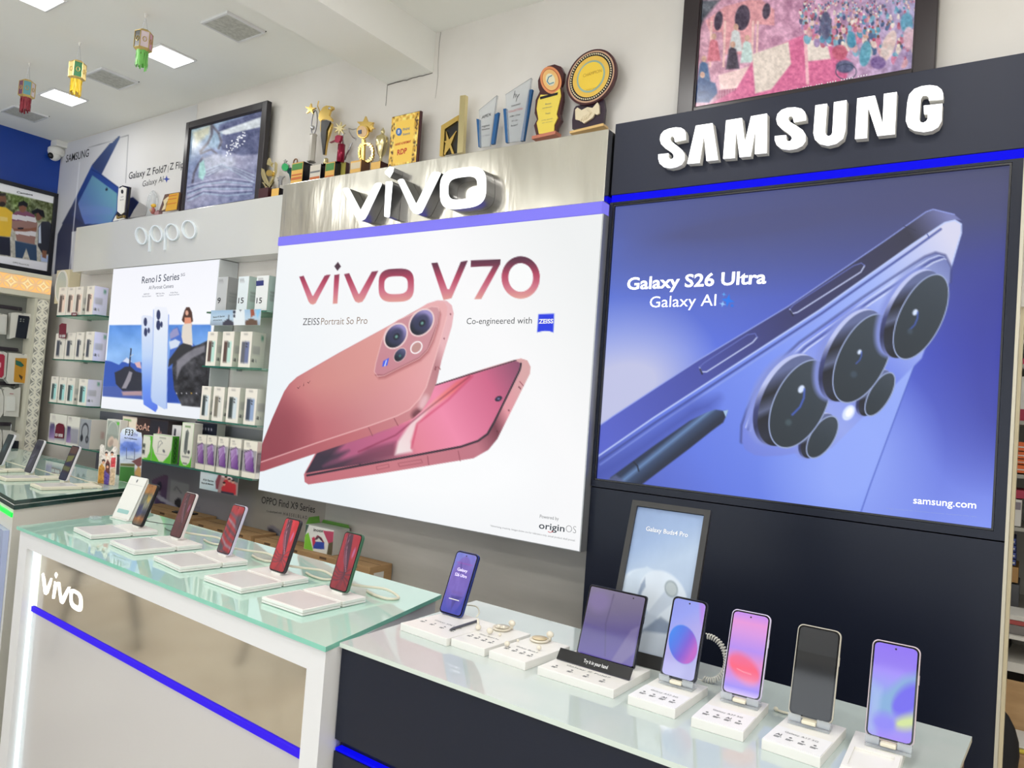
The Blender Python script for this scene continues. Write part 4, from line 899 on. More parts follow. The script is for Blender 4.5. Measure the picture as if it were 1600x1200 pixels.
# leaning white card stand beside the first phone (its code is left out)
def card_stand():
    t = thing('card_stand', (-3.055, 1.618, CT), 'leaning white payment card stand with a pale teal bar', 'card stand', rz=math.radians(3))
    w_ = .115; h = .175; tl = math.radians(22); M = Matrix.Rotation(-tl, 4, 'X')
    b = MB(); b.M = Matrix.Translation((0, 0, .006)) @ M; b.box(0, w_, 0, .005, 0, h, .002); b.build('front_board', whitep, t, world=False)
    b = MB(); b.prism([(.008, .006), (.078, .006), (.073, .165)], .002, w_-.002, (0, 0, 0), (0, 1, 0), (0, 0, 1)); b.build('back_wedge', whitep, t, world=False)
    MB().box(0, w_, -.010, .088, .0005, .0055, .001).build('base', whitep, t, world=False)
    b = MB(); b.M = Matrix.Translation((0, 0, .006)) @ M; b.prism(rrect(.076, .016, .005, 4, w_/2, .028), .0002, .0008, (0, 0, 0)); b.build('teal_bar', mat('teal_print', (160, 200, 196), .5), t, world=False)
    b = MB(); b.M = Matrix.Translation((0, 0, .006)) @ M; b.box(.008, w_-.008, -.0007, -.0001, h*.80, h*.803); b.prism(ellp(w_/2, h*.9, .004, .007, 16), .0002, .0008, (0, 0, 0)); b.build('print', inkg, t, world=False)
card_stand()
b = MB(); q_ = on_z(166, 808, CT); q_ = np.array([-3.045, 1.548, CT]); b.box(q_[0]-.018, q_[0]+.018, q_[1]-.018, q_[1]+.018, CT+.0001, CT+.012, .003); tag(b.build('acrylic_block', clear), 'tiny clear acrylic block beside the leaning white card stand', 'block')

# ------------------------------------------------------------------ things on the black counter
def s26(c):
    c.fill(grad((0, 0), (.3, 1), (0, (120, 130, 215)), (.4, (120, 110, 195)), (.75, (88, 84, 180)), (1, (66, 72, 175))))
    c.ell(.5, .52, .46, .47, grad((0, 0), (0, 1), (0, (118, 92, 180)), (.6, (128, 104, 190)), (1, (70, 72, 176))), 0, .03, .8); c.poly([(.3, .16), (.38, .15), (.5, .35), (.44, .36)], (84, 70, 150), .03, .8)
    c.line([(.12, .17), (.9, .17)], .012, (170, 70, 170), .02, .6); c.poly([(.3, .72), (.9, .7), (.6, .8), (.5, .95), (.42, .8)], (70, 62, 140), .03, .7); c.line([(.3, .66), (.8, .66)], .05, (120, 90, 165), .05, .5); c.noise(10, 5, seed=2)
def fold(c):
    c.fill(grad((0, 0), (.2, 1), (0, (128, 118, 146)), (.35, (110, 100, 134)), (.7, (88, 76, 138)), (1, (100, 86, 165))))
    c.poly([(.0, .55), (.75, .62), (.9, .68), (1, 1), (0, 1)], (84, 72, 140), .05, .5); c.poly([(.62, 1), (.86, .5), (.98, .42), (.99, .8), (.8, 1)], (132, 122, 162), .03, .6); c.line([(.44, .05), (.40, .5), (.5, .95)], .02, (70, 62, 100), .02, .5)
    c.ell(.2, .2, .2, .16, (130, 112, 168), 0, .12, .6)
def a57(c):
    c.fill(grad((0, 0), (.4, 1), (0, (140, 150, 232)), (.3, (150, 160, 240)), (.6, (176, 168, 232)), (1, (182, 182, 232)))); c.poly([(.8, 0), (1, 0), (1, .3), (.9, .2)], (190, 130, 230), .1, .8)
    c.ell(.5, .575, .47, .235, grad((.2, .35), (.7, .8), (0, (62, 130, 236)), (.35, (86, 116, 228)), (.7, (130, 90, 210)), (1, (190, 100, 200))), 8, .012)
    c.ring(.5, .575, .47, .235, .008, (130, 170, 240), 8, .02, .5)
def a37(c):
    c.fill(grad((0, 0), (0, 1), (0, (196, 140, 236)), (.12, (228, 150, 218)), (.25, (214, 150, 226)), (.45, (180, 140, 238)), (.6, (225, 140, 205)), (.8, (200, 140, 226)), (.92, (150, 130, 236)), (1, (210, 190, 240))))
    c.ell(.5, .68, .46, .155, grad((0, .52), (0, .84), (0, (236, 110, 160)), (.5, (250, 100, 130)), (1, (240, 140, 180))), 10, .09); c.line([(.3, .70), (.5, .722), (.72, .728)], .008, (255, 190, 200), .012, .9)
def a17(c):
    c.fill(grad((0, 0), (0, 1), (0, (84, 88, 94)), (.28, (70, 76, 82)), (.29, (40, 44, 50)), (.6, (34, 38, 46)), (1, (26, 34, 50))))
def a07(c):
    c.fill(grad((0, 0), (0, 1), (0, (140, 112, 240)), (.3, (150, 128, 240)), (.6, (120, 150, 220)), (1, (150, 120, 235))))
    c.poly([(1.05, .25), (.7, .33), (.4, .5), (.1, .62), (.1, .8), (.5, .75), (.85, .5), (1.05, .36)], (112, 160, 205), .12, .9); c.ell(.85, .55, .35, .15, (88, 70, 228), -20, .1, .95); c.ell(.9, .78, .28, .07, (206, 224, 130), -10, .1, .9)
    c.poly([(.0, .45), (.25, .5), (.2, 1), (0, 1)], (150, 175, 225), .14, .8); c.ell(.35, .85, .25, .1, (120, 110, 235), 0, .12, .8)
acr = mat('acrylic_holder', (206, 208, 212), .08)
SP = {}
def slab_stand(i, L, F, R, label, grp, wide=False):
    t, W_, D_ = pad_at(L, F, R, CT+.018, .018, 0, 'phone_stand', label, grp); SP[i] = (t, W_, D_)
    MB().box(0, W_, 0, D_, 0, .018, .0012).build('base', whitep, t, world=False); return t, W_, D_
def plate_text(t, W_, D_, title, y0=.30, icons=4, ai=None):
    b = MB(); z = .0186 if y0 > .335 or y0 < .31 else .0195; N = (0, 0, 1)
    A = np.array([W_*.22, D_*y0, z]); B_ = np.array([W_*.80, D_*y0, z]); text_add(b, title, A, B_, A+np.array([0, .0068, 0]), 0, 0, N)
    for k in range(icons):
        x = W_*(.12+.21*k)
        if ai == k: text_add(b, 'AI', (x, D_*(y0-.12), z), (x+.010, D_*(y0-.12), z), (x, D_*(y0-.12)+.008, z), 0, .03, N)
        else: b.prism(ellp(x+.005, D_*(y0-.10), .0026, .0026, 10), -.0002, .0002, (0, 0, z), (1, 0, 0), (0, 1, 0))
        for r_ in range(2): b.box(x, x+.012-.003*r_, D_*(y0-.16)-.004*r_, D_*(y0-.16)-.004*r_+.0016, z-.0002, z+.0002)
    b.build('lettering', inkg, t, world=False)
t1 = slab_stand(1, (626, 973), (698, 998), (767, 973), 'white stand plate with a stylus on it, under the blue phone', 'white stands on the black counter')
plate_text(*t1, 'Galaxy S26 Ultra', .44)
t2 = slab_stand(2, (705, 997), (757, 1014), (824, 989), 'white display plate for earbuds, between the stylus plate and the single-disc plate', 'white stands on the black counter'); plate_text(*t2, 'Galaxy Buds4 Pro', .42)
t3 = slab_stand(3, (764, 1016), (821, 1035), (885, 1008), 'white display plate with a beige disc on it, beside the folding phone', 'white stands on the black counter'); plate_text(*t3, 'Galaxy Buds4', .40)
t4 = slab_stand(4, (840, 1041), (959, 1078), (1015, 1046), 'wide white stand plate under the open folding phone', 'white stands on the black counter'); plate_text(*t4, 'Galaxy Z Fold7', .30, 4)
t5 = slab_stand(5, (981, 1086), (1055, 1109), (1107, 1073), 'white stand plate under the phone with a blue and violet circle', 'white stands on the black counter'); plate_text(*t5, 'Galaxy A57 5G', .33, 4, 2)
t6 = slab_stand(6, (1080, 1120), (1162, 1144), (1207, 1101), 'white stand plate under the pink and coral screened phone', 'white stands on the black counter'); plate_text(*t6, 'Galaxy A37 5G', .33, 4, 2)
t7 = slab_stand(7, (1190, 1154), (1282, 1184), (1318, 1136), 'white stand plate under the phone with a dark screen', 'white stands on the black counter'); plate_text(*t7, 'Galaxy A17 5G', .33, 4, 0)
t8 = slab_stand(8, (1311, 1199), (1400, 1225), (1444, 1170), 'white stand plate with a raised empty card tray, under the violet and green phone', 'white stands on the black counter')
tt, W_, D_ = t8; b = MB(); z = .0182
for q in ((.002, W_-.002, .004, .012), (.002, W_-.002, D_*.52, D_*.52+.008), (.002, .010, .012, D_*.52), (W_-.010, W_-.002, .012, D_*.52)): b.box(q[0], q[1], q[2], q[3], z, z+.004)
b.build('card_tray', whitep, tt, world=False)
for i, (tt, W_, D_) in SP.items():
    if i in (5, 6, 7): MB().box(.001, W_-.001, .002, D_*.47, .0181, .0190).build('card_insert', mat('white_card', (238, 238, 240), .5), tt, world=False)
def on_stand(BR, BL_, zoff, yaw, tilt, w_, h, th, body, pt, lb, grp='demo phones on the black counter', acry=True, **kw):
    zb = CT+.018+zoff; c_ = on_z((BR[0]+BL_[0])/2, (BR[1]+BL_[1])/2, zb); tl = math.radians(tilt)
    t = phone((c_[0], c_[1], zb), math.radians(yaw), tl, w_, h, th, body, pt, lb, grp, **kw)
    if acry:
        M = Matrix.Rotation(tl, 4, 'X')
        b = MB(); b.M = M; b.box(-.036, .036, -.010, .020, -zoff+.0005, -zoff+.006, .001).box(-.036, -.014, -.008, .016, -zoff+.0065, -.0008, .001).box(.014, .036, -.008, .016, -zoff+.0065, -.0008, .001).box(-.036, -.014, -.010, -.0065, -.004, .006).box(.014, .036, -.010, -.0065, -.004, .006); b.build('acrylic_holder', clear, t, world=False)
        b = MB(); b.M = M; b.box(-.0125, .0125, -.011, .014, -zoff+.0065, -.0008, .002); b.build('clip', cable, t, world=False)
    else:
        b = MB(); b.M = Matrix.Rotation(tl, 4, 'X'); b.box(-.02, .02, .012, .035, -zoff+.0005, .04, .003); b.build('holder', whitep, t, world=False)
    return t, c_
vb = mat('violet_phone_body', (92, 104, 200), .25, .5)
on_stand((721, 966), (684, 956), .003, -2, 20, .0765, .163, .0085, mat('navy_phone_body', (54, 68, 140), .25, .4), s26, 'blue phone with purple screen lettered in white, beside the stylus', acry=False, nu=44)
tq = bpy.data.objects['smartphone.005']
b = MB(); h = .163
for ln, zz in (('Galaxy', .112), ('S26 Ultra', .098)):
    ww = .034 if ln == 'Galaxy' else .040; text_add(b, ln, (-ww/2, 0, zz), (ww/2, 0, zz), (-ww/2, 0, zz+.0075), .0017, .004)
b.build('lettering', mat('lit_lettering_lilac', (214, 204, 236), .5, emit=(216, 208, 240), es=.9), tq, world=False)
on_stand((990, 1046), (898, 1021), .003, 0, 17.5, .143, .155, .006, mat('graphite_phone_body', (44, 46, 58), .3, .4), fold, 'open folding phone with a large dusky violet screen', acry=False, hole=.040, rad=.006, nu=64)
on_stand((1085, 1070), (1031, 1054), .014, 1, 18, .0765, .163, .008, mat('dark_grey_phone_body', (40, 42, 56), .3), a57, 'phone showing a blue to violet circle, in front of the earbuds poster', nu=44)
on_stand((1187.5, 1097.5), (1126, 1082.5), .014, 3, 18, .0765, .163, .008, mat('pale_lilac_phone_body', (216, 206, 232), .25), a37, 'phone showing a coral oval on pink and lilac', nu=44, rim=.0019)
on_stand((1299, 1132.5), (1231, 1116), .014, 2, 17, .077, .164, .008, mat('beige_phone_body', (196, 190, 174), .3), a17, 'phone with a dark switched-off screen and beige edge', nu=36, rim=.0019, hole=False, k=.25)
on_stand((1426, 1169), (1351, 1149), .014, 2, 16, .077, .165, .0085, mat('pink_grey_phone_body', (206, 190, 196), .3), a07, 'phone showing violet, green and yellow swirls, nearest the open doorway', nu=44, rim=.0019)
# stylus lying on the first plate
A = on_z(702, 984, CT+.0215); B_ = on_z(746, 970, CT+.0215); b = MB(); b.smooth = True; d = Vector(B_)-Vector(A)
b.tube([Vector(A), Vector(A)+d*.06, Vector(A)+d*.12, Vector(B_)-d*.02, Vector(B_)], [.0006, .0022, .0032, .0032, .0024], 10); tag(b.build('stylus', mat('grey_stylus', (96, 98, 106), .35, .3)), 'grey stylus lying on the white plate in front of the blue phone', 'stylus')
# earbuds and their cases
eb = mat('ivory_plastic', (226, 218, 200), .3)
def earbud(px, py, z, label, s=1.0, stem=True):
    c_ = on_z(px, py, z); t = thing('earbud', (c_[0], c_[1], z), label, 'earbud', 'earbuds on the white plates')
    b = MB(); b.smooth = True; b.sphere((c_[0], c_[1], z+.0075*s), .0075*s, 14, 9, (1, .9, .9)); b.build('head', eb, t)
    if stem: b = MB(); b.smooth = True; b.tube([(c_[0], c_[1], z+.008*s), (c_[0]-.004, c_[1]+.004, z+.016*s), (c_[0]-.008, c_[1]+.006, z+.026*s)], [.003*s, .003*s, .0022*s], 8); b.build('stem', eb, t)
zt_ = CT+.0185
earbud(747, 985, zt_, 'ivory earbud with stem on the front corner of the double-bud plate'); earbud(765, 991, zt_, 'ivory earbud lying beside its stem on the double-bud plate', 1.1, False); earbud(781, 994, zt_, 'small ivory ear tip on the double-bud plate', .5, False)
earbud(792, 1010.5, zt_, 'ivory earbud at the front corner of the beige-disc plate', .9, False); earbud(842, 1016, zt_, 'ivory earbud near the lettering of the beige-disc plate', .8, False); earbud(809, 1003, zt_, 'tiny ivory ear tip behind the front bud of the beige-disc plate', .45, False)
def dish(px, py, disc, lb):
    c_ = on_z(px, py, zt_); t = thing('earbud_cradle', (c_[0], c_[1], zt_), lb, 'earbud case', 'earbud cradles')
    b = MB(); b.smooth = True; b.lathe([(.010, .0003), (.022, .001), (.0235, .004), (.022, .0065), (.017, .005)], 28, (c_[0], c_[1], zt_)); b.build('dish', eb, t)
    b = MB(); b.smooth = True; b.lathe([(.001, .0066), (.0175, .0066), (.0175, .0078), (.001, .0082)], 28, (c_[0], c_[1], zt_)); b.build('disc', disc, t)
    x, y = c_[0]+.018, c_[1]+.016
    b = MB(); b.smooth = True; b.sphere((x, y, zt_+.016), .0085, 14, 9, (1.1, .8, .9)); b.tube([(x, y, zt_+.001), (x, y, zt_+.012)], .004, 8); b.build('plug', eb, t)
dish(784, 983.5, eb, 'ivory round cradle with two buds in it on the middle plate'); dish(843, 1001.5, mat('beige_disc', (214, 196, 160), .4), 'ivory round cradle with a flat beige disc')
for q, w_ in (((779, 981.5), 'nearer the stylus plate'), ((787, 983), 'nearer the beige disc')): earbud(q[0], q[1], zt_+.0083, 'ivory earbud in the round cradle, the one '+w_, .62, False)
# black strip in front of the folding phone
tt, W_, D_ = SP[4]; t = thing('label_strip', tuple(tt.location+Vector((0, 0, .018))), 'black strip lettered in white standing before the open folding phone', 'label', rz=tt.rotation_euler.z)
M = Matrix.Rotation(math.radians(-35), 4, 'X'); b = MB(); b.M = Matrix.Translation((W_*.02, D_*.40, .002)) @ M; b.box(0, W_*.98, 0, .003, 0, .026, .0012); b.build('strip', blackg, t, world=False)
b = MB(); b.M = Matrix.Translation((W_*.02, D_*.40, .002)) @ M; text_add(b, 'Try it in your hand', (W_*.36, 0, .009), (W_*.68, 0, .009), (W_*.36, 0, .0165), .0006, .01); b.build('lettering', inkw, t, world=False)
# earbuds poster screen in a dark frame
def buds():
    BLp, w_, h, tl, yaw = None, .195, .372, math.radians(17), math.radians(2)
    z0 = CT; c_ = on_z(1004, 1042, z0)
    t = thing('poster_stand', (c_[0], c_[1], z0), 'dark framed poster of white earbuds leaning behind the phones', 'poster', rz=yaw)
    M = Matrix.Rotation(-tl, 4, 'X'); e = .014
    b = MB(); b.M = M
    for q in ((-w_/2, -w_/2+e, 0, h), (w_/2-e, w_/2, 0, h), (-w_/2+e, w_/2-e, 0, .03), (-w_/2+e, w_/2-e, h-e, h)): b.box(q[0], q[1], 0, .012, q[2]+.001, q[3])
    b.build('frame', mat('bronze_grey_frame', (50, 49, 48), .4), t, world=False)
    b = MB(); b.M = M; b.box(-w_/2+.002, w_/2-.002, .0125, .016, .003, h-.002); b.build('backing', blackg, t, world=False)
    b = MB(); b.M = Matrix.Identity(4); b.prism([(.045, .001), (.19, .001), (.19, .006), (.115, .16), (.108, .16)], -.012, .012, (0, 0, 0), (0, 1, 0), (0, 0, 1)); b.build('rear_support', blackg, t, world=False)
    W_, H_ = w_-2*e, h-e-.03; o = M @ Vector((-W_/2, .006, h-e)); v = M @ Vector((0, 0, -1)); u = Vector((1, 0, 0))
    c = Canvas(o, u, v, W_, H_, 70, 140, (150, 170, 205))
    c.fill(grad((0, 0), (.3, 1), (0, (136, 158, 196)), (.3, (150, 172, 208)), (.5, (176, 194, 218)), (1, (168, 184, 208))))
    w1 = (196, 208, 222)
    c.ell(.26, .58, .30, .14, (206, 218, 232), 0, .02); c.poly([(0, .55), (.1, .48), (.3, .42), (.45, .44), (.3, .55), (.26, .66), (.34, .76), (.2, .8), (0, .78)], (196, 210, 226), .015); c.ell(.60, .60, .36, .165, (210, 220, 232), 8, .02)
    c.poly([(.27, .55), (.3, .65), (.42, .76), (.30, .82), (.0, 1.0), (.0, .9), (.15, .8)], (160, 176, 200), .03, .8); c.poly([(.62, .56), (.78, .52), (.82, .6), (.6, .72), (.4, .9), (.2, 1.0), (.05, 1.0), (.3, .84)], (190, 202, 218), .015)
    c.poly([(.30, .5), (.33, .56), (.28, .62), (.33, .72), (.30, .74), (.24, .62), (.26, .55)], (120, 138, 166), .02, .7); c.ell(.70, .54, .10, .055, (150, 162, 170), 10, .012); c.ell(.70, .54, .08, .042, (176, 186, 190), 10, .01)
    c.poly([(.38, .86), (.62, .74), (.8, .78), (.75, .84), (.4, .93)], (128, 142, 164), .02, .8); c.poly([(.2, 1), (.42, .86), (.8, .84), (.8, 1)], (204, 214, 226), .02); c.noise(5, 6, seed=8)
    c.build('print', 'paper_print', t, k=.95, world=False)
    b = MB(); b.M = M; text_add(b, 'Galaxy Buds4 Pro', (-.052, .006, h*.815), (.052, .006, h*.815), (-.052, .006, h*.815+.0105), .0008, .01); b.build('lettering', inkw, t, world=False)
buds()
# coiled security cord behind the circle phone
b = MB(); b.smooth = True; c0 = on_z(1093, 1062, CT+.012); P = []; n = 260; cen = Vector((c0[0]+.005, c0[1]+.03, CT+.052))
for i in range(n+1):
    s_ = i/n; a = math.radians(100-200*s_); q = cen+Vector((.040*math.cos(a), .012*math.sin(a)*0, .046*math.sin(a))); rad_ = Vector((math.cos(a), 0, math.sin(a))); ph = s_*26*2*math.pi
    P.append(q+rad_*.0052*math.cos(ph)+Vector((0, .0052*math.sin(ph), 0)))
b.tube(P, .0015, 6); b.tube([P[-1], P[-1]+Vector((-.01, .004, -.0015)), P[-1]+Vector((-.03, .02, -.002))], .0016, 6)
tag(b.build('coiled_cord', mat('white_coil_cord', (226, 224, 214), .4)), 'white coiled cord curling up behind the phone with a circle', 'cord')
b = MB(); b.smooth = True; q = on_z(1222, 1112, CT+.003); b.tube([(q[0]-.012, q[1], CT+.003), (q[0]+.004, q[1]-.004, CT+.004), (q[0]+.03, q[1]+.004, CT+.003)], .0024, 8); b.sphere((q[0]-.012, q[1], CT+.005), .0045); tag(b.build('cable_plug', cable), 'short cream cable plug beside the dark-screened phone', 'cable')
q = on_z(745, 966, CT+.019); cord([(q[0]-.06, q[1]+.03, CT+.035), (q[0]-.03, q[1]+.035, CT+.036), (q[0]-.005, q[1]+.015, CT+.030), (q[0]-.002, q[1], CT+.0215)], 'white cable with a flat tag behind the blue phone', r=.0016)

# ------------------------------------------------------------------ printed vinyl on the back wall
def tr(P, y): return [(lambda p: (p[0], p[2]))(on_y(a, c_, y)) for a, c_ in P]
def wall_vinyl():
    x1 = on_y(309, 165, YW)[0]; z1 = 3.15; z0 = on_y(88, 428, YW)[2]
    t = thing('wall_poster', ((XL+x1)/2, YW, z0), 'pale grey wall vinyl of a dark blue folding phone, above the white fascia', 'wall vinyl')
    c = board(XL+.002, x1, z0, z1, YW-.0015, 210, 120, px=True)
    c.fill(grad((95, 240), (310, 200), (0, (196, 196, 202)), (.35, (214, 214, 216)), (.7, (216, 214, 211)), (1, (204, 203, 202))), 1)
    q = lambda P: o_(P, 90, 200, 8)
    c.poly(q([(430, 460), (650, 195), (680, 185), (765, 100), (778, 105), (775, 130), (550, 580), (440, 520)]), grad((150, 260), (185, 215), (0, (52, 66, 110)), (.5, (58, 76, 122)), (1, (74, 96, 140))), 1.2)
    c.poly([(84, 440), (90, 366), (143.8, 257.5), (145, 262), (185, 292), (185, 350), (112, 362), (110, 440)], grad((100, 340), (180, 270), (0, (50, 54, 80)), (.4, (36, 60, 124)), (1, (44, 74, 150))), 1.2)
    c.poly(q([(435, 590), (745, 820), (735, 1040), (660, 1200), (330, 1200), (180, 1090)]), grad((115, 330), (175, 290), (0, (90, 110, 186)), (.5, (92, 132, 176)), (1, (104, 158, 170))), 1.2)
    c.poly(q([(180, 1090), (250, 980), (520, 970), (700, 1010), (690, 1080), (330, 1090)]), (106, 130, 190), 5, .5)
    c.poly(q([(160, 1000), (240, 900), (300, 1100), (340, 1200), (50, 1200)]), (44, 50, 86), 1.5, .8)
    c.line(q([(430, 520), (520, 570), (760, 745)]), 1.4, (20, 40, 100)); c.ell(166.6, 296, 1.9, 2.6, (24, 34, 54), 20)
    c.poly(q([(880, 880), (940, 862), (1020, 930), (900, 1120), (870, 1120)]), (34, 48, 104), 1.4); c.poly(q([(1020, 930), (1120, 990), (1100, 1080), (910, 1130), (960, 1020)]), (150, 150, 152), 2)
    c.line(q([(385, 250), (885, 90), (850, 690)]), .9, (120, 122, 126), 1.1, .8); c.line(q([(275, 430), (140, 1850)]), 1.4, (235, 236, 240), 1.5, .8)
    c.build('print', 'paper_print', t, k=1.15)
    P_ = PY(YW-.0015); b = MB(); text_px(b, 'SAMSUNG', (103, 254), (138.5, 244.5), 11.5, P_, bold=.008)
    b.build('lettering', ink, t)
    b = MB(); text_px(b, 'Galaxy Z Fold7', (201, 280), (260, 268.5), 10.5, P_, bold=.008); text_px(b, 'Z Flip', (265, 265.5), (287, 262), 10.5, P_, bold=.008); text_px(b, 'Galaxy AI', (222.5, 292), (255, 284), 9, P_, bold=-.004); text_px(b, '|', (262.5, 267), (263, 267), 8, P_)
    b.build('lettering', ink, t)
    b = MB(); b.prism(tr(o_(starp(1366, 640, 46, 16, 4, 90), 90, 200, 8), YW)[::-1], -YW+.0018, -YW+.0022); b.build('sparkle', mat('blue_ink', (50, 74, 170), .6), t)
wall_vinyl()
def lower_vinyl():
    x0 = on_y(150, 720, YW)[0]; x1 = on_y(509, 800, YW)[0]; z0, z1 = .70, 1.30
    t = thing('wall_poster', ((x0+x1)/2, YW, z0), 'grey wall vinyl with a purple phone and black lettering, below the glass shelves', 'wall vinyl')
    c = board(x0, x1, z0, z1, YW-.0015, 200, 70, px=True); c.fill(grad((200, 760), (505, 800), (0, (122, 120, 132)), (.45, (136, 134, 142)), (.62, (150, 148, 150)), (.66, (158, 154, 146)), (1, (154, 150, 142))))
    c.noise(8, .03, seed=6); q = lambda P: o_(P, 160, 740, 10)
    c.poly(q([(770, 110), (800, 85), (980, 12), (1020, 30), (1030, 60), (985, 565), (830, 540)]), grad((240, 750), (255, 795), (0, (106, 78, 108)), (.6, (84, 66, 100)), (1, (66, 58, 104))), 1.3)
    c.poly(q([(860, 140), (915, 120), (930, 190), (900, 280), (860, 260)]), (48, 44, 66), 1.5); c.ell(249, 770, 2, 3, (120, 110, 130), 20)
    c.poly(q([(1070, 95), (1355, 165), (1330, 560), (1040, 590)]), (158, 160, 166), 1.5, .8); c.poly(q([(1130, 420), (1180, 380), (1230, 400), (1220, 540), (1110, 600)]), (40, 40, 50), 1.5); c.line(q([(1120, 260), (1155, 205), (1230, 300)]), 1.2, (90, 92, 100))
    c.poly(q([(810, 330), (900, 340), (1180, 520), (1180, 560), (900, 420)]), (166, 166, 184), 1.4); c.line(q([(1420, 540), (1520, 520), (1500, 600)]), 1.2, (110, 112, 130))
    c.poly([(418, 823), (425, 820), (442, 832), (440, 836), (420, 837)], (120, 118, 128), 2); c.poly([(419, 826), (424, 826), (436, 836), (420, 836)], (62, 60, 70), 2)
    c.build('print', 'paper_print', t, k=1.15)
    P_ = PY(YW-.0015); b = MB(); text_px(b, 'OPPO Find X9 Series', (408.5, 786), (492, 801.5), 10.5, P_, bold=.004); text_px(b, 'Co-developed with', (416.5, 800), (440, 803), 3, P_); text_px(b, 'H A S S E L B L A D', (443, 805), (480, 811.5), 5, P_)
    b.build('lettering', ink, t)
lower_vinyl()

# ------------------------------------------------------------------ framed pictures
def frame_box(t, x0, x1, z0, z1, yf, th, ml, mr, mt_, mb_, m_):
    for nm, q in (('frame', None),):
        b = MB(); Z = [(x0, x0+ml, z0, z1), (x1-mr, x1, z0, z1), (x0+ml, x1-mr, z0, z0+mb_), (x0+ml, x1-mr, z1-mt_, z1)]
        for a in Z: b.box(a[0], a[1], yf, yf+th, a[2], a[3], .003)
        k = .6; i = .004
        for a in ((x0+ml*k, x0+ml+i, z0+mb_*k, z1-mt_*k), (x1-mr-i, x1-mr*k, z0+mb_*k, z1-mt_*k), (x0+ml, x1-mr, z0+mb_*k, z0+mb_+i), (x0+ml, x1-mr, z1-mt_-i, z1-mt_*k)): b.box(a[0], a[1], yf+.006, yf+th-.004, a[2], a[3], .002)
        b.build('frame', m_, t)
    MB().box(x0+.006, x1-.006, yf+th-.004, yf+th, z0+.006, z1-.006).build('backing', blackg, t)
framem = mat('black_wood_frame', (44, 40, 44), .3)
def painting_swan():
    yf = 2.405; A = on_y(295, 189, yf); B_ = on_y(404, 304, yf); x0 = on_y(285, 257, yf)[0]; x1 = on_y(412, 228, yf)[0]; z0 = ZO1+.0005; z1 = on_y(297, 190, yf)[2]
    z1 = (z1+on_y(418, 156, yf)[2])/2
    t = thing('framed_picture', ((x0+x1)/2, yf, z0), 'black framed picture of blue and violet swirls standing on the white fascia', 'picture')
    frame_box(t, x0, x1, z0, z1, yf, .03, .035, .045, .04, .028, framem)
    c = board(x0+.03, x1-.04, z0+.022, z1-.034, yf+.014, 130, 170, px=True)
    c.fill(grad((300, 200), (390, 300), (0, (150, 190, 210)), (.35, (110, 130, 190)), (.6, (150, 150, 190)), (1, (100, 110, 160)))); q = lambda P: o_(P, 260, 140, 6)
    c.poly(q([(500, 330), (900, 190), (890, 600), (700, 620), (520, 560), (480, 430)]), (70, 78, 130), 4); c.poly(q([(480, 400), (890, 255), (880, 350), (560, 425)]), (196, 206, 216), 3, .95); c.poly(q([(250, 400), (420, 330), (400, 430), (330, 470), (270, 540)]), (208, 206, 170), 6, .9)
    c.poly(q([(370, 430), (520, 400), (500, 560), (380, 540)]), (140, 180, 214), 6, .8)
    for P, w_ in (([(425, 330), (425, 420), (390, 500), (320, 580)], 5), ([(440, 350), (490, 410), (515, 490), (490, 550)], 4.5), ([(340, 640), (300, 700), (260, 780), (245, 870)], 4), ([(320, 600), (420, 560), (470, 600)], 3.5)): c.line(q(P), w_/1.3, (80, 72, 92), 3, .85)
    c.poly(q([(340, 640), (450, 600), (640, 640), (640, 720), (480, 790), (360, 800)]), (170, 176, 204), 6, .9); c.poly(q([(310, 690), (350, 660), (370, 780), (340, 850), (300, 820)]), (150, 214, 214), 3)
    for i in range(9): c.line(q([(200, 900+i*18), (350, 860+i*14), (560, 820+i*22), (800, 860+i*14)]), 1.6, [(180, 180, 222), (70, 76, 130), (150, 190, 222)][i % 3], 2.5, .7)
    for i in range(6): c.line(q([(380, 820-i*14), (520, 740-i*8), (640, 720+i*10), (820, 790+i*16)]), 2, [(96, 90, 140), (170, 200, 224)][i % 2], 3, .6)
    r = random.Random(3)
    for i in range(46):
        u, v = r.random(), r.random(); a = 560+u*180; b_ = 580-u*150+ (v-.5)*120; c.ell(a/6+260, b_/6+140, 1.4, .9, (230, 234, 244), r.random()*180, 1.0, .9)
    c.noise(34, .18, seed=12); L_ = c.c.mean(-1, keepdims=True); c.c = c.c*.68+L_*.32+8; c.build('picture', 'framed_print', t, k=1.0)
painting_swan()
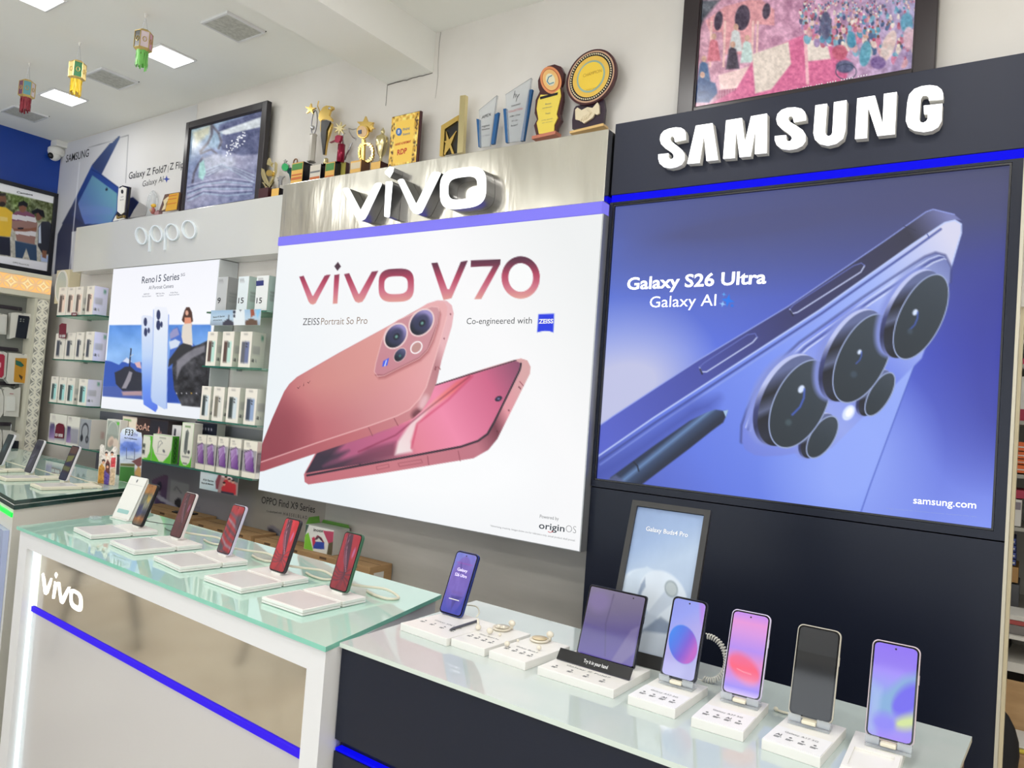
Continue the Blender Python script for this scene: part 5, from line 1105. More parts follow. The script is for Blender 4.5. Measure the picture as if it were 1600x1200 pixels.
def painting_crowd():
    yf = 2.412; x0 = on_y(1063, 88, yf)[0]; x1 = on_y(1464, 50, yf)[0]; z0 = ZS1+.0005; z1 = 3.06
    t = thing('framed_picture', ((x0+x1)/2, yf, z0), 'large dark framed picture of a pink procession standing on the charcoal fascia', 'picture')
    ml = on_y(1088, 85, yf)[0]-x0; mr = x1-on_y(1429, 50, yf)[0]; mb_ = on_y(1250, 138, yf)[2]-z0
    frame_box(t, x0, x1, z0, z1, yf, .03, ml, mr, .04, mb_, mat('brown_black_frame', (46, 38, 40), .28))
    c = board(x0+ml*.95, x1-mr*.95, z0+mb_*.95, z1-.036, yf+.014, 250, 170, px=True); c.fill(grad((1100, 100), (1430, 20), (0, (214, 150, 176)), (.5, (206, 140, 180)), (1, (160, 150, 200))))
    q = lambda P: o_(P, 800, 0, 4); r = random.Random(11)
    c.poly(q([(1170, 0), (1300, 0), (1200, 120), (1165, 200)]), (90, 96, 110), 5); c.noise(40, .1, seed=4)
    # pavilion
    c.poly(q([(1210, 130), (1330, 40), (1480, 0), (1560, 0), (1640, 60), (1640, 160), (1520, 150), (1500, 340), (1330, 340), (1310, 200), (1235, 200)]), (232, 150, 160), 2)
    for a in ((1290, 130, 26, 60), (1440, 110, 46, 80), (1590, 70, 24, 50)): c.ell(a[0]/4+800, a[1]/4, a[2]/4, a[3]/4, (74, 60, 84), 8, 2.5)
    for x in (1240, 1325, 1500, 1530): c.poly(q([(x, 130), (x+14, 130), (x+4, 420), (x-10, 420)]), (240, 190, 186), 1.5)
    for (x, y, col) in ((1262, 320, (222, 110, 130)), (1400, 260, (206, 210, 214)), (1470, 330, (190, 216, 214)), (1380, 370, (70, 60, 80)), (1200, 460, (66, 104, 160)), (1190, 560, (40, 74, 140))):
        c.poly(q([(x-26, y-60), (x-5, y-80), (x+22, y-60), (x+42, y+60), (x-44, y+64)]), col, 3); c.ell((x)/4+800, (y-92)/4, 4, 5, (212, 160, 140), 0, 1.6)
    c.poly(q([(1120, 640), (1140, 540), (1200, 500), (1270, 520), (1285, 580), (1230, 640)]), (40, 76, 140), 3)
    c.poly(q([(1290, 470), (1600, 380), (1600, 560), (1300, 560)]), (246, 206, 204), 3); 
    for i in range(46):
        x = 1285+i*7; c.line(q([(x, 570-(x-1285)*.16), (x-4, 630-(x-1285)*.19)]), 1, (178, 70, 110), 1.2, .8)
    # carpet and steps
    c.poly([(1180, 88), (1240, 60), (1270, 50), (1330, 96), (1320, 130), (1100, 168), (1150, 140)], (226, 96, 150), 3); c.poly([(1175, 85), (1232, 65), (1236, 100), (1205, 140), (1180, 146)], (226, 208, 196), 3); c.poly([(1255, 60), (1290, 56), (1298, 92), (1262, 96)], (226, 210, 200), 3); c.line([(1258, 58), (1262, 130)], 5, (244, 176, 190), 2)
    for i in range(330):
        u, v = r.random(), r.random()**1.4; x = 1250+u*185; lo = 6+ (1-u)*14; y = 2+v*(92+u*10)-(1-u)*v*30
        if y > 62+ (x-1250)*.28: continue
        s_ = 1.6+v*5; col = r.choice([(70, 150, 190), (210, 110, 150), (226, 200, 190), (150, 120, 180), (80, 80, 120), (216, 150, 160), (110, 176, 206), (190, 90, 120), (230, 216, 206), (60, 90, 140)])
        c.ell(x, y, s_*.8, s_*1.25, col, r.uniform(-30, 30), 1.6, .92); c.ell(x, y-s_*1.3, s_*.45, s_*.5, r.choice([(206, 150, 130), (120, 80, 80), (240, 226, 210), (190, 60, 90), (90, 150, 190)]), 0, 1.2)
    for (x, y, a, b_, col, rt) in ((1352, 84, 9, 20, (72, 160, 190), 10), (1330, 62, 7, 13, (60, 150, 190), 0), (1388, 72, 10, 26, (224, 196, 190), 20), (1405, 96, 6, 24, (170, 140, 190), 25), (1312, 82, 12, 12, (200, 80, 110), 0), (1320, 104, 14, 10, (74, 90, 130), 0), (1372, 98, 12, 10, (110, 80, 150), 0), (1417, 36, 10, 16, (80, 160, 196), 0), (1290, 40, 9, 22, (84, 90, 130), 0), (1420, 60, 9, 18, (214, 170, 190), 0)): c.ell(x, y, a, b_, col, rt, 3, .92)
    c.ring(1322, 112, 16, 12, 1.5, (60, 70, 100), 0, 1.5); c.noise(30, .25, seed=5); L_ = c.c.mean(-1, keepdims=True); c.c = c.c*.78+L_*.22+4; c.build('picture', 'framed_print', t, k=1.05)
    b = MB(); P_ = PY(yf+.0135); text_px(b, 'ıııı ıııı ı ıııı ııı ıııı ııııı ıııı', (1205, 148), (1355, 118), 3, P_); b.build('lettering', inkw, t)
painting_crowd()
def men_photo():
    xp = XL+.03; y1 = on_x(92, 302, xp)[1]; z1 = on_x(92, 303, xp)[2]; z0 = on_x(81, 431, xp)[2]; y0 = y1-.62
    t = thing('framed_picture', (XL, (y0+y1)/2, z0), 'black framed photo of three men on the blue wall', 'picture')
    b = MB(); e = .026
    for q in ((y0, y1, z0, z0+e), (y0, y1, z1-e, z1), (y0, y0+e, z0+e, z1-e), (y1-e, y1, z0+e, z1-e)): b.box(XL+.0005, xp, q[0], q[1], q[2], q[3], .002)
    b.build('frame', mat('navy_black_frame', (26, 26, 34), .3), t)
    c = Canvas((xp-.012, y0+e*.9, z1-e*.9), (0, 1, 0), (0, 0, -1), y1-y0-e*1.8, z1-z0-e*1.8, 220, 100, (226, 226, 232), px=True)
    q = lambda P: o_(P, 0, 280, 5)
    pic = q([(-900, -60), (0, 90), (418, 190), (392, 655), (0, 595), (-900, 470)]); m_ = (c.sdf(pic) < 0)*1.0
    c.poly(pic, (96, 104, 70)); c.poly(q([(60, 100), (240, 140), (210, 230), (100, 230)]), (110, 130, 70), 8, .8); c.poly(q([(-900, 250), (418, 340), (400, 655), (-900, 600)]), (170, 166, 158), 9, .9); c.noise(70, .28, m_, 3)
    c.poly(q([(90, 380), (130, 340), (300, 350), (330, 640), (80, 600)]), (188, 184, 176), 5, .5)
    # yellow shirt
    c.poly(q([(-60, 230), (0, 215), (45, 220), (100, 260), (100, 330), (80, 450), (-60, 440)]), (212, 172, 52), 1.3); c.poly(q([(-60, 440), (78, 455), (82, 600), (-60, 580)]), (34, 36, 52), 1.3); c.ell(20/5, 165/5+280, 6, 8.5, (112, 76, 58), 0, 1.2); c.ell(18/5, 195/5+280, 5, 4, (40, 30, 30), 0, 1.4); c.ell(18/5, 120/5+280, 6, 2.5, (36, 30, 30), 0, 1.4); c.poly(q([(0, 290), (60, 300), (60, 330), (0, 325)]), (225, 205, 150), 1.5, .6)
    # striped shirt
    st = lambda X, Y: np.where((np.floor((Y-(X*.14)-332)/7.5) % 3 == 0)[..., None], np.array((206, 202, 206.)), np.where((Y < 345)[..., None], np.array((122, 76, 98.)), np.array((142, 108, 100.))))
    c.poly(q([(95, 275), (130, 250), (210, 250), (270, 280), (292, 350), (285, 400), (270, 500), (280, 515), (130, 480), (118, 400), (92, 380)]), st, 1.2)
    c.poly(q([(118, 480), (285, 515), (288, 640), (235, 632), (205, 540), (175, 620), (122, 610)]), (44, 66, 96), 1.3); c.ell(35.5, 324, 6, 8, (126, 84, 66), 0, 1.2); c.poly(q([(140, 215), (145, 180), (185, 168), (218, 190), (215, 220), (180, 205)]), (26, 24, 28), 1.2)
    c.poly(q([(92, 370), (110, 385), (170, 385), (230, 385), (285, 375), (285, 400), (200, 410), (110, 405)]), (128, 84, 66), 1.3); c.poly(q([(140, 378), (185, 378), (180, 392), (140, 392)]), (30, 30, 36), 1)
    # dark jacket
    c.poly(q([(300, 370), (330, 330), (380, 330), (412, 360), (400, 520), (392, 590), (330, 580), (295, 520)]), (48, 50, 60), 1.3); c.poly(q([(302, 380), (318, 350), (322, 500), (300, 500)]), (186, 196, 214), 1.3); c.ell(62, 336, 5, 9, (116, 78, 62), 20, 1.2); c.poly(q([(245, 250), (290, 228), (340, 245), (350, 300), (320, 290), (300, 262), (258, 275)]), (24, 24, 28), 1.2)
    c.poly(q([(320, 590), (392, 600), (390, 655), (318, 642)]), (166, 180, 214), 1.3); c.poly(q([(330, 555), (365, 560), (360, 620), (330, 610)]), (130, 90, 72), 1.4)
    c.poly(q([(-900, -300), (0, 25), (435, 125), (418, 190), (0, 92), (-900, -60)]), (228, 228, 234), 1.2); c.poly(q([(-900, 470), (0, 596), (392, 656), (395, 760), (0, 700), (-900, 560)]), (222, 222, 230), 1.2)
    c.poly(q([(418, 188), (432, 120), (450, 120), (405, 760), (388, 760), (392, 655)]), (222, 222, 228), 1.2)
    c.build('picture', 'framed_print', t, k=1.25)
    P_ = PX(xp-.0115); b = MB(); N = (1, 0, 0)
    text_px(b, 'Cameos', (26, 301.5), (51, 306), 3, P_, N=N, bold=.02); text_px(b, 'OPPO Reno14 5G', (20, 411), (45, 415.5), 2.4, P_, N=N); b.build('lettering', ink, t)
men_photo()

# ------------------------------------------------------------------ glass shelves with phone boxes
X_L0, X_L1, X_R0, X_R1 = -2.283*YSH, -2.06*YSH, -1.559*YSH, FX0-.004
ZSH = [CAMZ+.1715*YSH, CAMZ+.0485*YSH, CAMZ-.0735*YSH, CAMZ-.1855*YSH]
def shelf(x0, x1, z, label):
    t = thing('glass_shelf', ((x0+x1)/2, YSH, z-.008), label, 'shelf', 'glass wall shelves'); i = .0012
    MB().box(x0, x1, YSH+i, YW-.003, z-.008, z).build('pane', shelfg, t)
    b = MB(); b.box(x0, x1, YSH, YSH+i-.0001, z-.008, z).box(x1-i if x1 == X_L1 else x0, x1 if x1 == X_L1 else x0+i, YSH, YW-.02, z-.0079, z-.0001); b.build('edge', edgeg, t)
    b = MB(); 
    for x in (x0+.08, x1-.08): b.box(x-.008, x+.008, YW-.03, YW-.004, z-.016, z-.0085, .002)
    b.build('bracket', silver, t); return t
for k, nm in enumerate(('top', 'second', 'third')):
    shelf(X_L0, X_L1, ZSH[k], nm+' glass shelf beside the lattice column'); shelf(X_R0, X_R1, ZSH[k], nm+' glass shelf beside the white poster lightbox')
shelf(X_L0, X_R1, ZSH[3], 'long bottom glass shelf running below the mountain poster')
# wall behind the shelves: greyish glass panel strips
boxw = mat('white_card_box', (216, 211, 203), .5, k=1.1)
def pbox(pl, pr, pt, z, depth, front, label, group, side=None, yf=None, name='phone_box', cat='box', body=None, dx=0, nu=14, k=1.3, base_px=None):
    """box standing on the shelf; pl,pr: photo x of its front face at the foot, pt: photo y of its top edge"""
    yf = yf or YSH+.01; py = base_px or 0
    def xat(p):   # photo x at the height of the foot
        y_ = 600.0
        for _ in range(12):
            P = on_y(p, y_, yf); y_ = px_of((P[0], yf, z))[1]
        return on_y(p, y_, yf)[0]
    x0, x1 = xat(pl), xat(pr)-.0006; z1 = on_y((pl+pr)/2, pt, yf)[2]; d = min(depth, YW-.006-yf)
    t = thing(name, ((x0+x1)/2, yf, z), label, cat, group)
    MB().box(x0, x1, yf+.0006, yf+d, z, z1, .0008, 1).build('carton', body or boxw, t)
    if front:
        c = board(x0+.0004, x1-.0004, z+.0004, z1-.0004, yf, nu, int(nu*(z1-z)/(x1-x0)), px=False); front(c); c.build('printed_front', 'paper_print', t, k=k)
    if side:
        c = Canvas((x1+.0006, yf+.001, z1-.0004), (0, 1, 0), (0, 0, -1), d-.002, z1-z-.0008, 10, 22, (214, 210, 200)); side(c); c.build('printed_side', 'paper_print', t, k=k)
    return t
def phfront(dark, lightc, bg=(222, 216, 206), ph=(.16, .28, .50, .88), cams=True):
    def f(c):
        c.fill(bg); c.rect(.30, .06, .62, .085, (150, 145, 140)); c.rect(ph[0]+.28, ph[1], ph[2]+.34, ph[3], lightc, .05); c.rect(ph[0], ph[1], ph[2], ph[3], dark, .04)
        if cams: c.ell(.60, .34, .06, .03, (60, 60, 66), 0, .03); c.ell(.60, .42, .06, .03, (60, 60, 66), 0, .03)
    return f
def lines_side(col=(214, 210, 200), dot=(40, 42, 46), gr=False):
    def f(c):
        c.fill(col)
        for i in range(4): c.rect(.12, .42+.055*i, .6, .435+.055*i, (150, 150, 150))
        c.ell(.18, .80, .09, .035, dot, 0, .03); c.ell(.42, .80, .07, .028, (150, 150, 152), 0, .03)
        if gr: c.rect(.70, .10, .84, .20, (60, 130, 100))
    return f
A1 = ['nearest the lattice column', 'second from the lattice column', 'third from the lattice column', 'fourth from the lattice column, side showing']
g1 = phfront((92, 82, 80), (232, 204, 188)); g2 = phfront((70, 74, 86), (214, 210, 200)); g3 = phfront((66, 78, 80), (156, 208, 206))
for (z, G, tops, xs, fr, nm, sd) in ((ZSH[0], 'phone boxes on the top left shelf', (449, 449, 448, 447), ((88.5, 102), (102.5, 114.5), (115, 127), (132.5, 144)), g1, 'peach striped box, top shelf, ', (206, 204, 232)),
                                 (ZSH[1], 'phone boxes on the second left shelf', (521, 520, 519, 518), ((84, 99), (100, 115), (116, 128), (131, 144)), g2, 'slate phone box, second shelf, ', (210, 206, 226)),
                                 (ZSH[2], 'phone boxes on the third left shelf', (588, 589, 590, 592), ((77, 88), (89.5, 101), (102, 114), (120.5, 134)), g3, 'teal phone box, third shelf, ', (212, 208, 222))):
    for i, ((a, b_), tp) in enumerate(zip(xs, tops)): pbox(a, b_, tp, z, .058 if i < 3 else .085, fr, nm+A1[i], G, lines_side(sd if i == 3 else (212, 207, 198), gr=(i == 3)))
# upper right shelf boxes
def numf(dk, bg):
    def f(c): c.fill(bg); c.rect(.12, .08, .5, .10, (120, 120, 124)); c.rect(.12, .14, .6, .155, (150, 150, 154))
    return f
B1 = [(336, 352, 433, (176, 178, 180), '9', 'grey'), (368.5, 385, 432, (206, 214, 218), '15', 'pale blue'), (397, 416, 431, (214, 216, 216), '15', 'white')]
for i, (a, b_, tp, cl, num, cn) in enumerate(B1):
    t = pbox(a, b_, tp, ZSH[0], .085, numf(0, cl), ['grey box marked 9 on the top shelf beside the white lightbox', 'pale box marked 15 between the grey box and the blue-badged box', 'white box marked 15 with a small navy badge, beside the white lightbox'][i], 'numbered phone boxes', lambda c: (c.fill((150, 152, 154) if i == 0 else (176, 196, 190)), [c.rect(.2, .45+.1*k, .7, .47+.1*k, (120, 124, 124)) for k in range(3)]), yf=YSH+.03)
    b = MB(); P_ = PY(YSH+.03-.0004); text_px(b, num, (a+3.5, 474), (a+(8.5 if i == 0 else 12), 473.6), 8.5, P_, lift=.0004, bold=.01); b.build('lettering', ink, t)
    if i == 2: b = MB(); q = tr([(a+3.5, 439), (a+15, 438), (a+15, 446), (a+3.5, 447)], YSH+.03); b.prism(q[::-1], -YSH-.03+.0003, -YSH-.03+.0009); b.build('badge', mat('navy_ink', (44, 52, 120), .5), t)
# printed strip hanging at the shelf front
def strip(px0, px1, pt, pb_, yv, art, label, txt=None):
    x0 = on_y(px0, (pt+pb_)/2, yv)[0]; x1 = on_y(px1, (pt+pb_)/2, yv)[0]; z1 = on_y(px0, pt, yv)[2]; z0 = on_y(px0, pb_, yv)[2]
    t = thing('shelf_card', ((x0+x1)/2, yv, z0), label, 'card', 'printed shelf cards'); MB().box(x0, x1, yv+.0003, yv+.0012, z0, z1).build('card', whitep, t)
    c = board(x0+.0005, x1-.0005, z0+.0005, z1-.0005, yv, 60, int(60*(z1-z0)/(x1-x0)), px=True); art(c); c.build('print', 'paper_print', t, k=1.25)
    if txt: b = MB(); [text_px(b, s_, a, b_, h_, PY(yv), lift=.0005, bold=.01) for s_, a, b_, h_ in txt]; b.build('lettering', ink, t)
    return t
def a_strip(c):
    q = lambda P: o_(P, 200, 480, 5)
    c.fill(grad((330, 486), (330, 510), (0, (150, 178, 206)), (.5, (176, 196, 214)), (1, (130, 142, 160)))); c.poly(q([(740, 120), (780, 90), (830, 120), (830, 150), (740, 150)]), (60, 60, 74), 1.4); c.line(q([(785, 95), (788, 65)]), 1.1, (40, 40, 50)); c.poly(q([(915, 110), (960, 85), (1010, 105), (1012, 150), (918, 150)]), (96, 74, 62), 1.4)
    c.poly(q([(820, 10), (910, -10), (915, 160), (825, 160)]), (216, 222, 228), 1.2); c.ell(366, 487.5, 2, 3.2, (34, 40, 60)); c.ell(375.5, 483, 1.8, 3, (34, 40, 60)); c.ell(366, 494, 1.6, 2.4, (34, 40, 60)); c.poly(q([(955, 0), (980, 0), (990, 60), (960, 80)]), (150, 80, 60), 1.4); c.poly(q([(1000, 30), (1042, 0), (1010, 90)]), (120, 186, 226), 1.4, .8)
strip(329, 407, 485, 508.5, YSH-.003, a_strip, 'blue printed shelf card with a seated woman, below the numbered boxes', [('Reno15 Series', (333, 497), (351, 495), 2.4), ('AI Portrait Camera', (333, 501.5), (347, 500.5), 1.8)])
def b_strip(c):
    q = lambda P: o_(P, 300, 640, 8.575)
    c.fill(grad((312, 740), (335, 765), (0, (214, 220, 226)), (.5, (196, 212, 216)), (1, (170, 190, 196)))); c.poly(q([(400, 830), (640, 860), (600, 1180), (340, 1120)]), (150, 120, 118), 1.4); c.poly(q([(400, 830), (640, 860), (625, 960), (395, 900)]), (226, 206, 204), 2.5); c.poly(q([(520, 890), (635, 900), (625, 990), (560, 960)]), (70, 84, 80), 2)
    for x, y in ((455, 920), (500, 950), (550, 970), (430, 1000)):
        c.poly(q([(x-35, y+40), (x, y+10), (x+40, y+40), (x+36, y+170), (x-40, y+170)]), (170, 44, 52), 1.5); c.ell((x)/8.575+300, y/8.575+640, 2.0, 2.4, (190, 140, 120), 0, 1.1); c.ell(x/8.575+300, (y-20)/8.575+640, 2.2, 1.5, (40, 28, 30), 0, 1.1)
    c.poly(q([(390, 1090), (560, 1120), (560, 1150), (390, 1120)]), (50, 50, 66), 1.5); c.poly(q([(315, 960), (350, 880), (385, 840), (390, 900), (350, 1070), (320, 1060)]), (120, 60, 70), 2)
def lowcard():
    yv = YSH+.004; x0 = on_y(312, 755, yv)[0]; x1 = on_y(371, 765, yv)[0]; z1 = ZSH[3]-.0085; z0 = on_y(312, 763, yv)[2]
    t = thing('shelf_card', ((x0+x1)/2, yv, z0), 'printed card with people in red hanging below the purple phone boxes', 'card', 'printed shelf cards'); MB().box(x0, x1, yv+.0003, yv+.0012, z0, z1).build('card', whitep, t)
    c = board(x0, x1, z0, z1, yv, 60, 34, px=True); b_strip(c); c.build('print', 'paper_print', t, k=1.25)
    b = MB(); text_px(b, 'F33 Series', (317.5, 751), (334, 753.5), 3, PY(yv), lift=.0005, bold=.02); text_px(b, 'Way to Big Moments', (314.5, 755.5), (333.5, 758.5), 2.6, PY(yv), lift=.0005, bold=.02); b.build('lettering', ink, t)
lowcard()
g4 = phfront((86, 66, 62), (176, 208, 198)); g5 = phfront((92, 94, 104), (104, 112, 150))
for i, (a, b_, tp) in enumerate(((320.5, 336, 518), (344, 362, 518), (371.5, 390, 518))): pbox(a, b_, tp, ZSH[1], .08, g4 if i < 2 else g5, ['phone box beside the mountain poster on the second shelf, brown phone on front', 'middle phone box on the second shelf, brown phone on front', 'phone box beside the white lightbox on the second shelf, slate phone on front'][i], 'phone boxes on the second right shelf', lines_side((200, 202, 190), gr=(i == 2)))
g6 = phfront((58, 66, 66), (196, 206, 212)); g7 = phfront((118, 112, 100), (206, 204, 196)); g8 = phfront((62, 70, 86), (140, 158, 190))
for i, (a, b_, tp, g) in enumerate(((311.5, 326, 603, g6), (330, 347, 604, g7), (352, 371, 605, g6), (379.5, 398, 607, g8))): pbox(a, b_, tp, ZSH[2], .075, g, ['third shelf phone box beside the mountain poster, dark phone on front', 'third shelf phone box with an olive phone on front', 'third shelf phone box with a black phone on front, between olive and blue ones', 'third shelf phone box with blue phone on front, beside the white lightbox'][i], 'phone boxes on the third right shelf', lines_side((200, 202, 190)))
def purp(c):
    c.fill((222, 216, 202)); c.rect(.0, .25, 1, .84, (150, 146, 150), .03); c.poly([(.05, .32), (.55, .22), (.72, .26), (.92, .84), (.25, .82)], (60, 40, 74), .03); c.poly([(.09, .34), (.53, .245), (.68, .28), (.88, .83), (.28, .80)], grad((.2, .3), (.7, .8), (0, (176, 150, 190)), (.5, (140, 100, 160)), (1, (104, 62, 132))), .03)
    c.poly([(.58, .25), (.72, .27), (.80, .42), (.66, .44)], (178, 168, 196), .03, .8); c.line([(.2, .62), (.55, .42)], .02, (220, 200, 226), .03, .6); c.rect(.18, .07, .42, .09, (140, 135, 130)); c.rect(.2, .14, .5, .155, (160, 155, 150))
def side_p(c): c.fill((208, 204, 194)); c.rect(0, .28, 1, .84, (112, 112, 118), .03); [c.rect(.15, .36+.07*k, .8, .38+.07*k, (160, 160, 164)) for k in range(4)]
for i, (a, b_, tp) in enumerate(((304.5, 318.5, 679), (319.5, 334.5, 680.5), (337, 353, 682.5), (355.5, 373, 685), (377, 398, 688.5))): pbox(a, b_, tp, ZSH[3], .05, purp, ['purple phone box at the end nearest the black boxed gadget', 'second purple phone box from the black boxed gadget', 'middle one of the five purple phone boxes', 'fourth purple phone box, before the gap', 'purple phone box beside the white poster lightbox, past the gap'][i], 'purple phone boxes on the bottom shelf', side_p, nu=18)
def purp2(c): c.fill((216, 212, 202)); c.rect(0, .38, 1, .9, (150, 148, 158), .03); c.poly([(.05, .36), (.3, .34), (.4, .9), (.05, .9)], grad((.1, .4), (.3, .9), (0, (70, 62, 100)), (1, (160, 130, 180))), .04); c.rect(.1, .06, .3, .08, (150, 140, 140)); c.rect(.1, .14, .34, .16, (150, 140, 140))
pbox(74.5, 101, 647, ZSH[3], .05, purp2, 'white box with violet phone and maroon tag, nearest the lattice column on the bottom shelf', 'boxes on the bottom shelf'); pbox(102, 121, 650.5, ZSH[3], .05, purp2, 'white box with violet phone, beside the grey headphone box', 'boxes on the bottom shelf')
def hp(c): c.fill((150, 152, 158)); c.ring(.5, .42, .30, .26, .07, (50, 52, 60), 8, .04); c.rect(.0, .55, 1, 1, (150, 152, 158), .05); c.ell(.24, .66, .13, .12, (44, 46, 54), 0, .05); c.ell(.74, .68, .14, .13, (44, 46, 54), 0, .05); c.ell(.74, .68, .06, .06, (120, 120, 128), 0, .05)
t = pbox(122, 139, 654.5, ZSH[3], .11, hp, 'grey box with black headphones on front and a beige side', 'boxes on the bottom shelf', lambda c: (c.fill((206, 198, 188)), c.rect(.6, .42, .72, .62, (190, 150, 140))), nu=26, yf=YSH+.005)
def window(c):
    c.fill((216, 214, 204)); c.rect(.06, .04, .94, .96, (150, 156, 146), .03); c.ell(.5, .40, .40, .34, (160, 166, 158), 0, .03); c.ring(.5, .40, .40, .34, .03, (206, 206, 196), 0, .03); c.poly([(.06, .45), (.94, .45), (.94, .96), (.06, .96)], (148, 152, 142), .03, .8)
    c.ell(.40, .66, .25, .15, (208, 186, 170), -20, .04); c.ell(.78, .70, .22, .16, (214, 196, 182), 10, .04); c.ell(.45, .69, .16, .09, (180, 156, 142), -20, .05); c.rect(.74, .06, .92, .14, (96, 200, 70), .03)
t = pbox(163, 184, 655, ZSH[3], .044, window, 'window box holding beige headphones, beside the grey headphone box', 'boxes on the bottom shelf', nu=26, yf=YSH+.002)
def boatf(c):
    c.fill((52, 36, 36)); c.rect(.62, .0, 1, 1, (34, 32, 42)); c.rect(0, 0, .33, 1, (224, 212, 194)); c.ell(.12, .45, .12, .16, (96, 88, 140), 0, .06); c.rect(.03, .08, .2, .12, (110, 160, 90))
    for P in ([(.73, .60), (.94, .60), (.91, .78), (.76, .78)], [(.83, .12), (.845, .55), (.76, .55)], [(.86, .28), (.86, .55), (.92, .55)]): c.poly(P, (206, 150, 140), .01)
t = pbox(186.5, 258, 653, ZSH[3], .09, boatf, 'dark box with raised copper lettering and a sail on it', 'boxes on the bottom shelf', nu=44, yf=YSH+.05, body=mat('dark_card_box', (44, 34, 36), .5))
b = MB(); yy = YSH+.05; text_px(b, 'boAt', (212, 670.5), (233.5, 673.5), 11, PY(yy), lift=.0006); b.build('lettering', mat('copper_ink', (240, 190, 168), .4), t)
GR = (94, 186, 50)
def gr1(c): c.fill(GR); c.poly([(-.1, 0), (.7, 0), (.85, .3), (.82, .65), (.6, .9), (-.1, 1)], (222, 220, 205), .03); c.rect(.0, .36, .28, .52, (58, 66, 60), .06); c.rect(.0, .6, .28, .78, (58, 66, 60), .06)
pbox(221, 235.5, 680, ZSH[3], .04, gr1, 'green and white box with two dark squares, beside the sky-blue standee', 'boxes on the bottom shelf', yf=YSH+.006)
def gr2(c): c.fill(GR); c.poly([(.0, 0), (1, 0), (1, .45), (.88, .72), (.62, .97), (.40, .97), (.14, .72), (0, .45)], (222, 218, 205), .02); c.line([(.3, .5), (.3, .28), (.42, .22), (.52, .3), (.42, .36), (.34, .48)], .02, (120, 118, 120), .03); c.ell(.62, .58, .07, .05, (104, 104, 110), 30, .03); c.line([(.3, .5), (.3, .64)], .012, (110, 110, 110), .02); c.rect(.2, .72, .8, .735, (150, 150, 150)); c.rect(.34, .10, .68, .135, (150, 150, 132))
def gr2s(c): c.fill((70, 150, 40)); [c.ring(.5, .16+.18*k, .22, .055, .06, (34, 70, 34), 0, .04) for k in range(5)]
pbox(236, 266, 679, ZSH[3], .04, gr2, 'green and white box with drawn gadget and a row of rings on its side', 'boxes on the bottom shelf', gr2s, nu=36, yf=YSH+.006)
def gr3(c): c.fill(GR); c.poly([(.0, 0), (1, 0), (1, .72), (.84, .9), (.6, .97), (.35, .97), (.12, .88), (0, .72)], (222, 220, 208), .02); c.poly([(.32, .2), (.5, .15), (.62, .22), (.58, .68), (.44, .73), (.28, .66)], (120, 124, 120), .02); c.poly([(.36, .24), (.5, .22), (.5, .62), (.38, .62)], (86, 90, 90), .02); c.ell(.72, .66, .10, .04, (60, 60, 64), 0, .03); c.rect(.24, .07, .7, .10, (90, 130, 70)); c.rect(.2, .77, .8, .785, (100, 100, 100)); c.rect(.3, .92, .65, .935, (60, 60, 60))
pbox(279.5, 298, 660, ZSH[3], .05, gr3, 'tall green and white box, beside the purple phone boxes', 'boxes on the bottom shelf', nu=26, yf=YSH+.006)
pbox(264, 279, 664, ZSH[3], .04, lambda c: (c.fill((206, 204, 204)), c.rect(.25, .1, .45, .8, (50, 50, 60), .04)), 'narrow white box behind the box with rings on its side', 'boxes on the bottom shelf', yf=YSH+.075)
t = pbox(299.5, 334, 659.5, ZSH[3], .05, lambda c: (c.fill((150, 148, 146)), c.rect(0, 0, 1, .30, (26, 30, 46)), c.rect(.62, 0, 1, .62, (26, 30, 46)), [c.rect(.08+.13*k, .12, .13+.13*k, .17, (190, 190, 200)) for k in range(6)]), 'dark topped gadget box behind the purple phone boxes', 'boxes on the bottom shelf', nu=34, yf=YSH+.09)
def tagcard(P, y, col, label, txt, ta, tb, h):
    q = tr(P, y); xs = [p[0] for p in q]; zs = [p[1] for p in q]; t = thing('price_tag', (sum(xs)/len(xs), y, min(zs)), label, 'tag', 'maroon hanging tags'); b = MB(); b.prism(q[::-1], -y, -y+.0012); b.build('card', mat('maroon_card', (118, 24, 50), .4), t)
    b = MB(); text_px(b, txt, ta, tb, h, PY(y-.0013), lift=.0005, bold=.03); b.build('lettering', inkw, t)
tagcard([(92, 528), (93, 508), (97, 505), (104, 506), (103, 529)], YSH-.004, 0, 'maroon tag hanging before the first box of the second shelf', '10 000', (93, 527), (102, 527), 4)
tagcard([(111.5, 492), (112, 488.5), (120, 488.5), (120.5, 492), (119, 493.5), (112.5, 493.5)], YSH-.004, 0, 'small maroon tag on the top glass shelf edge', '7000', (113, 492.3), (119, 492.2), 2)
tagcard([(85, 684), (88, 664), (92, 661), (99, 663), (100.5, 668), (99.5, 685)], YSH-.0005+.006, 0, 'maroon tag on the violet phone box nearest the lattice column', '10 000', (86, 681.5), (98, 683), 4.5)

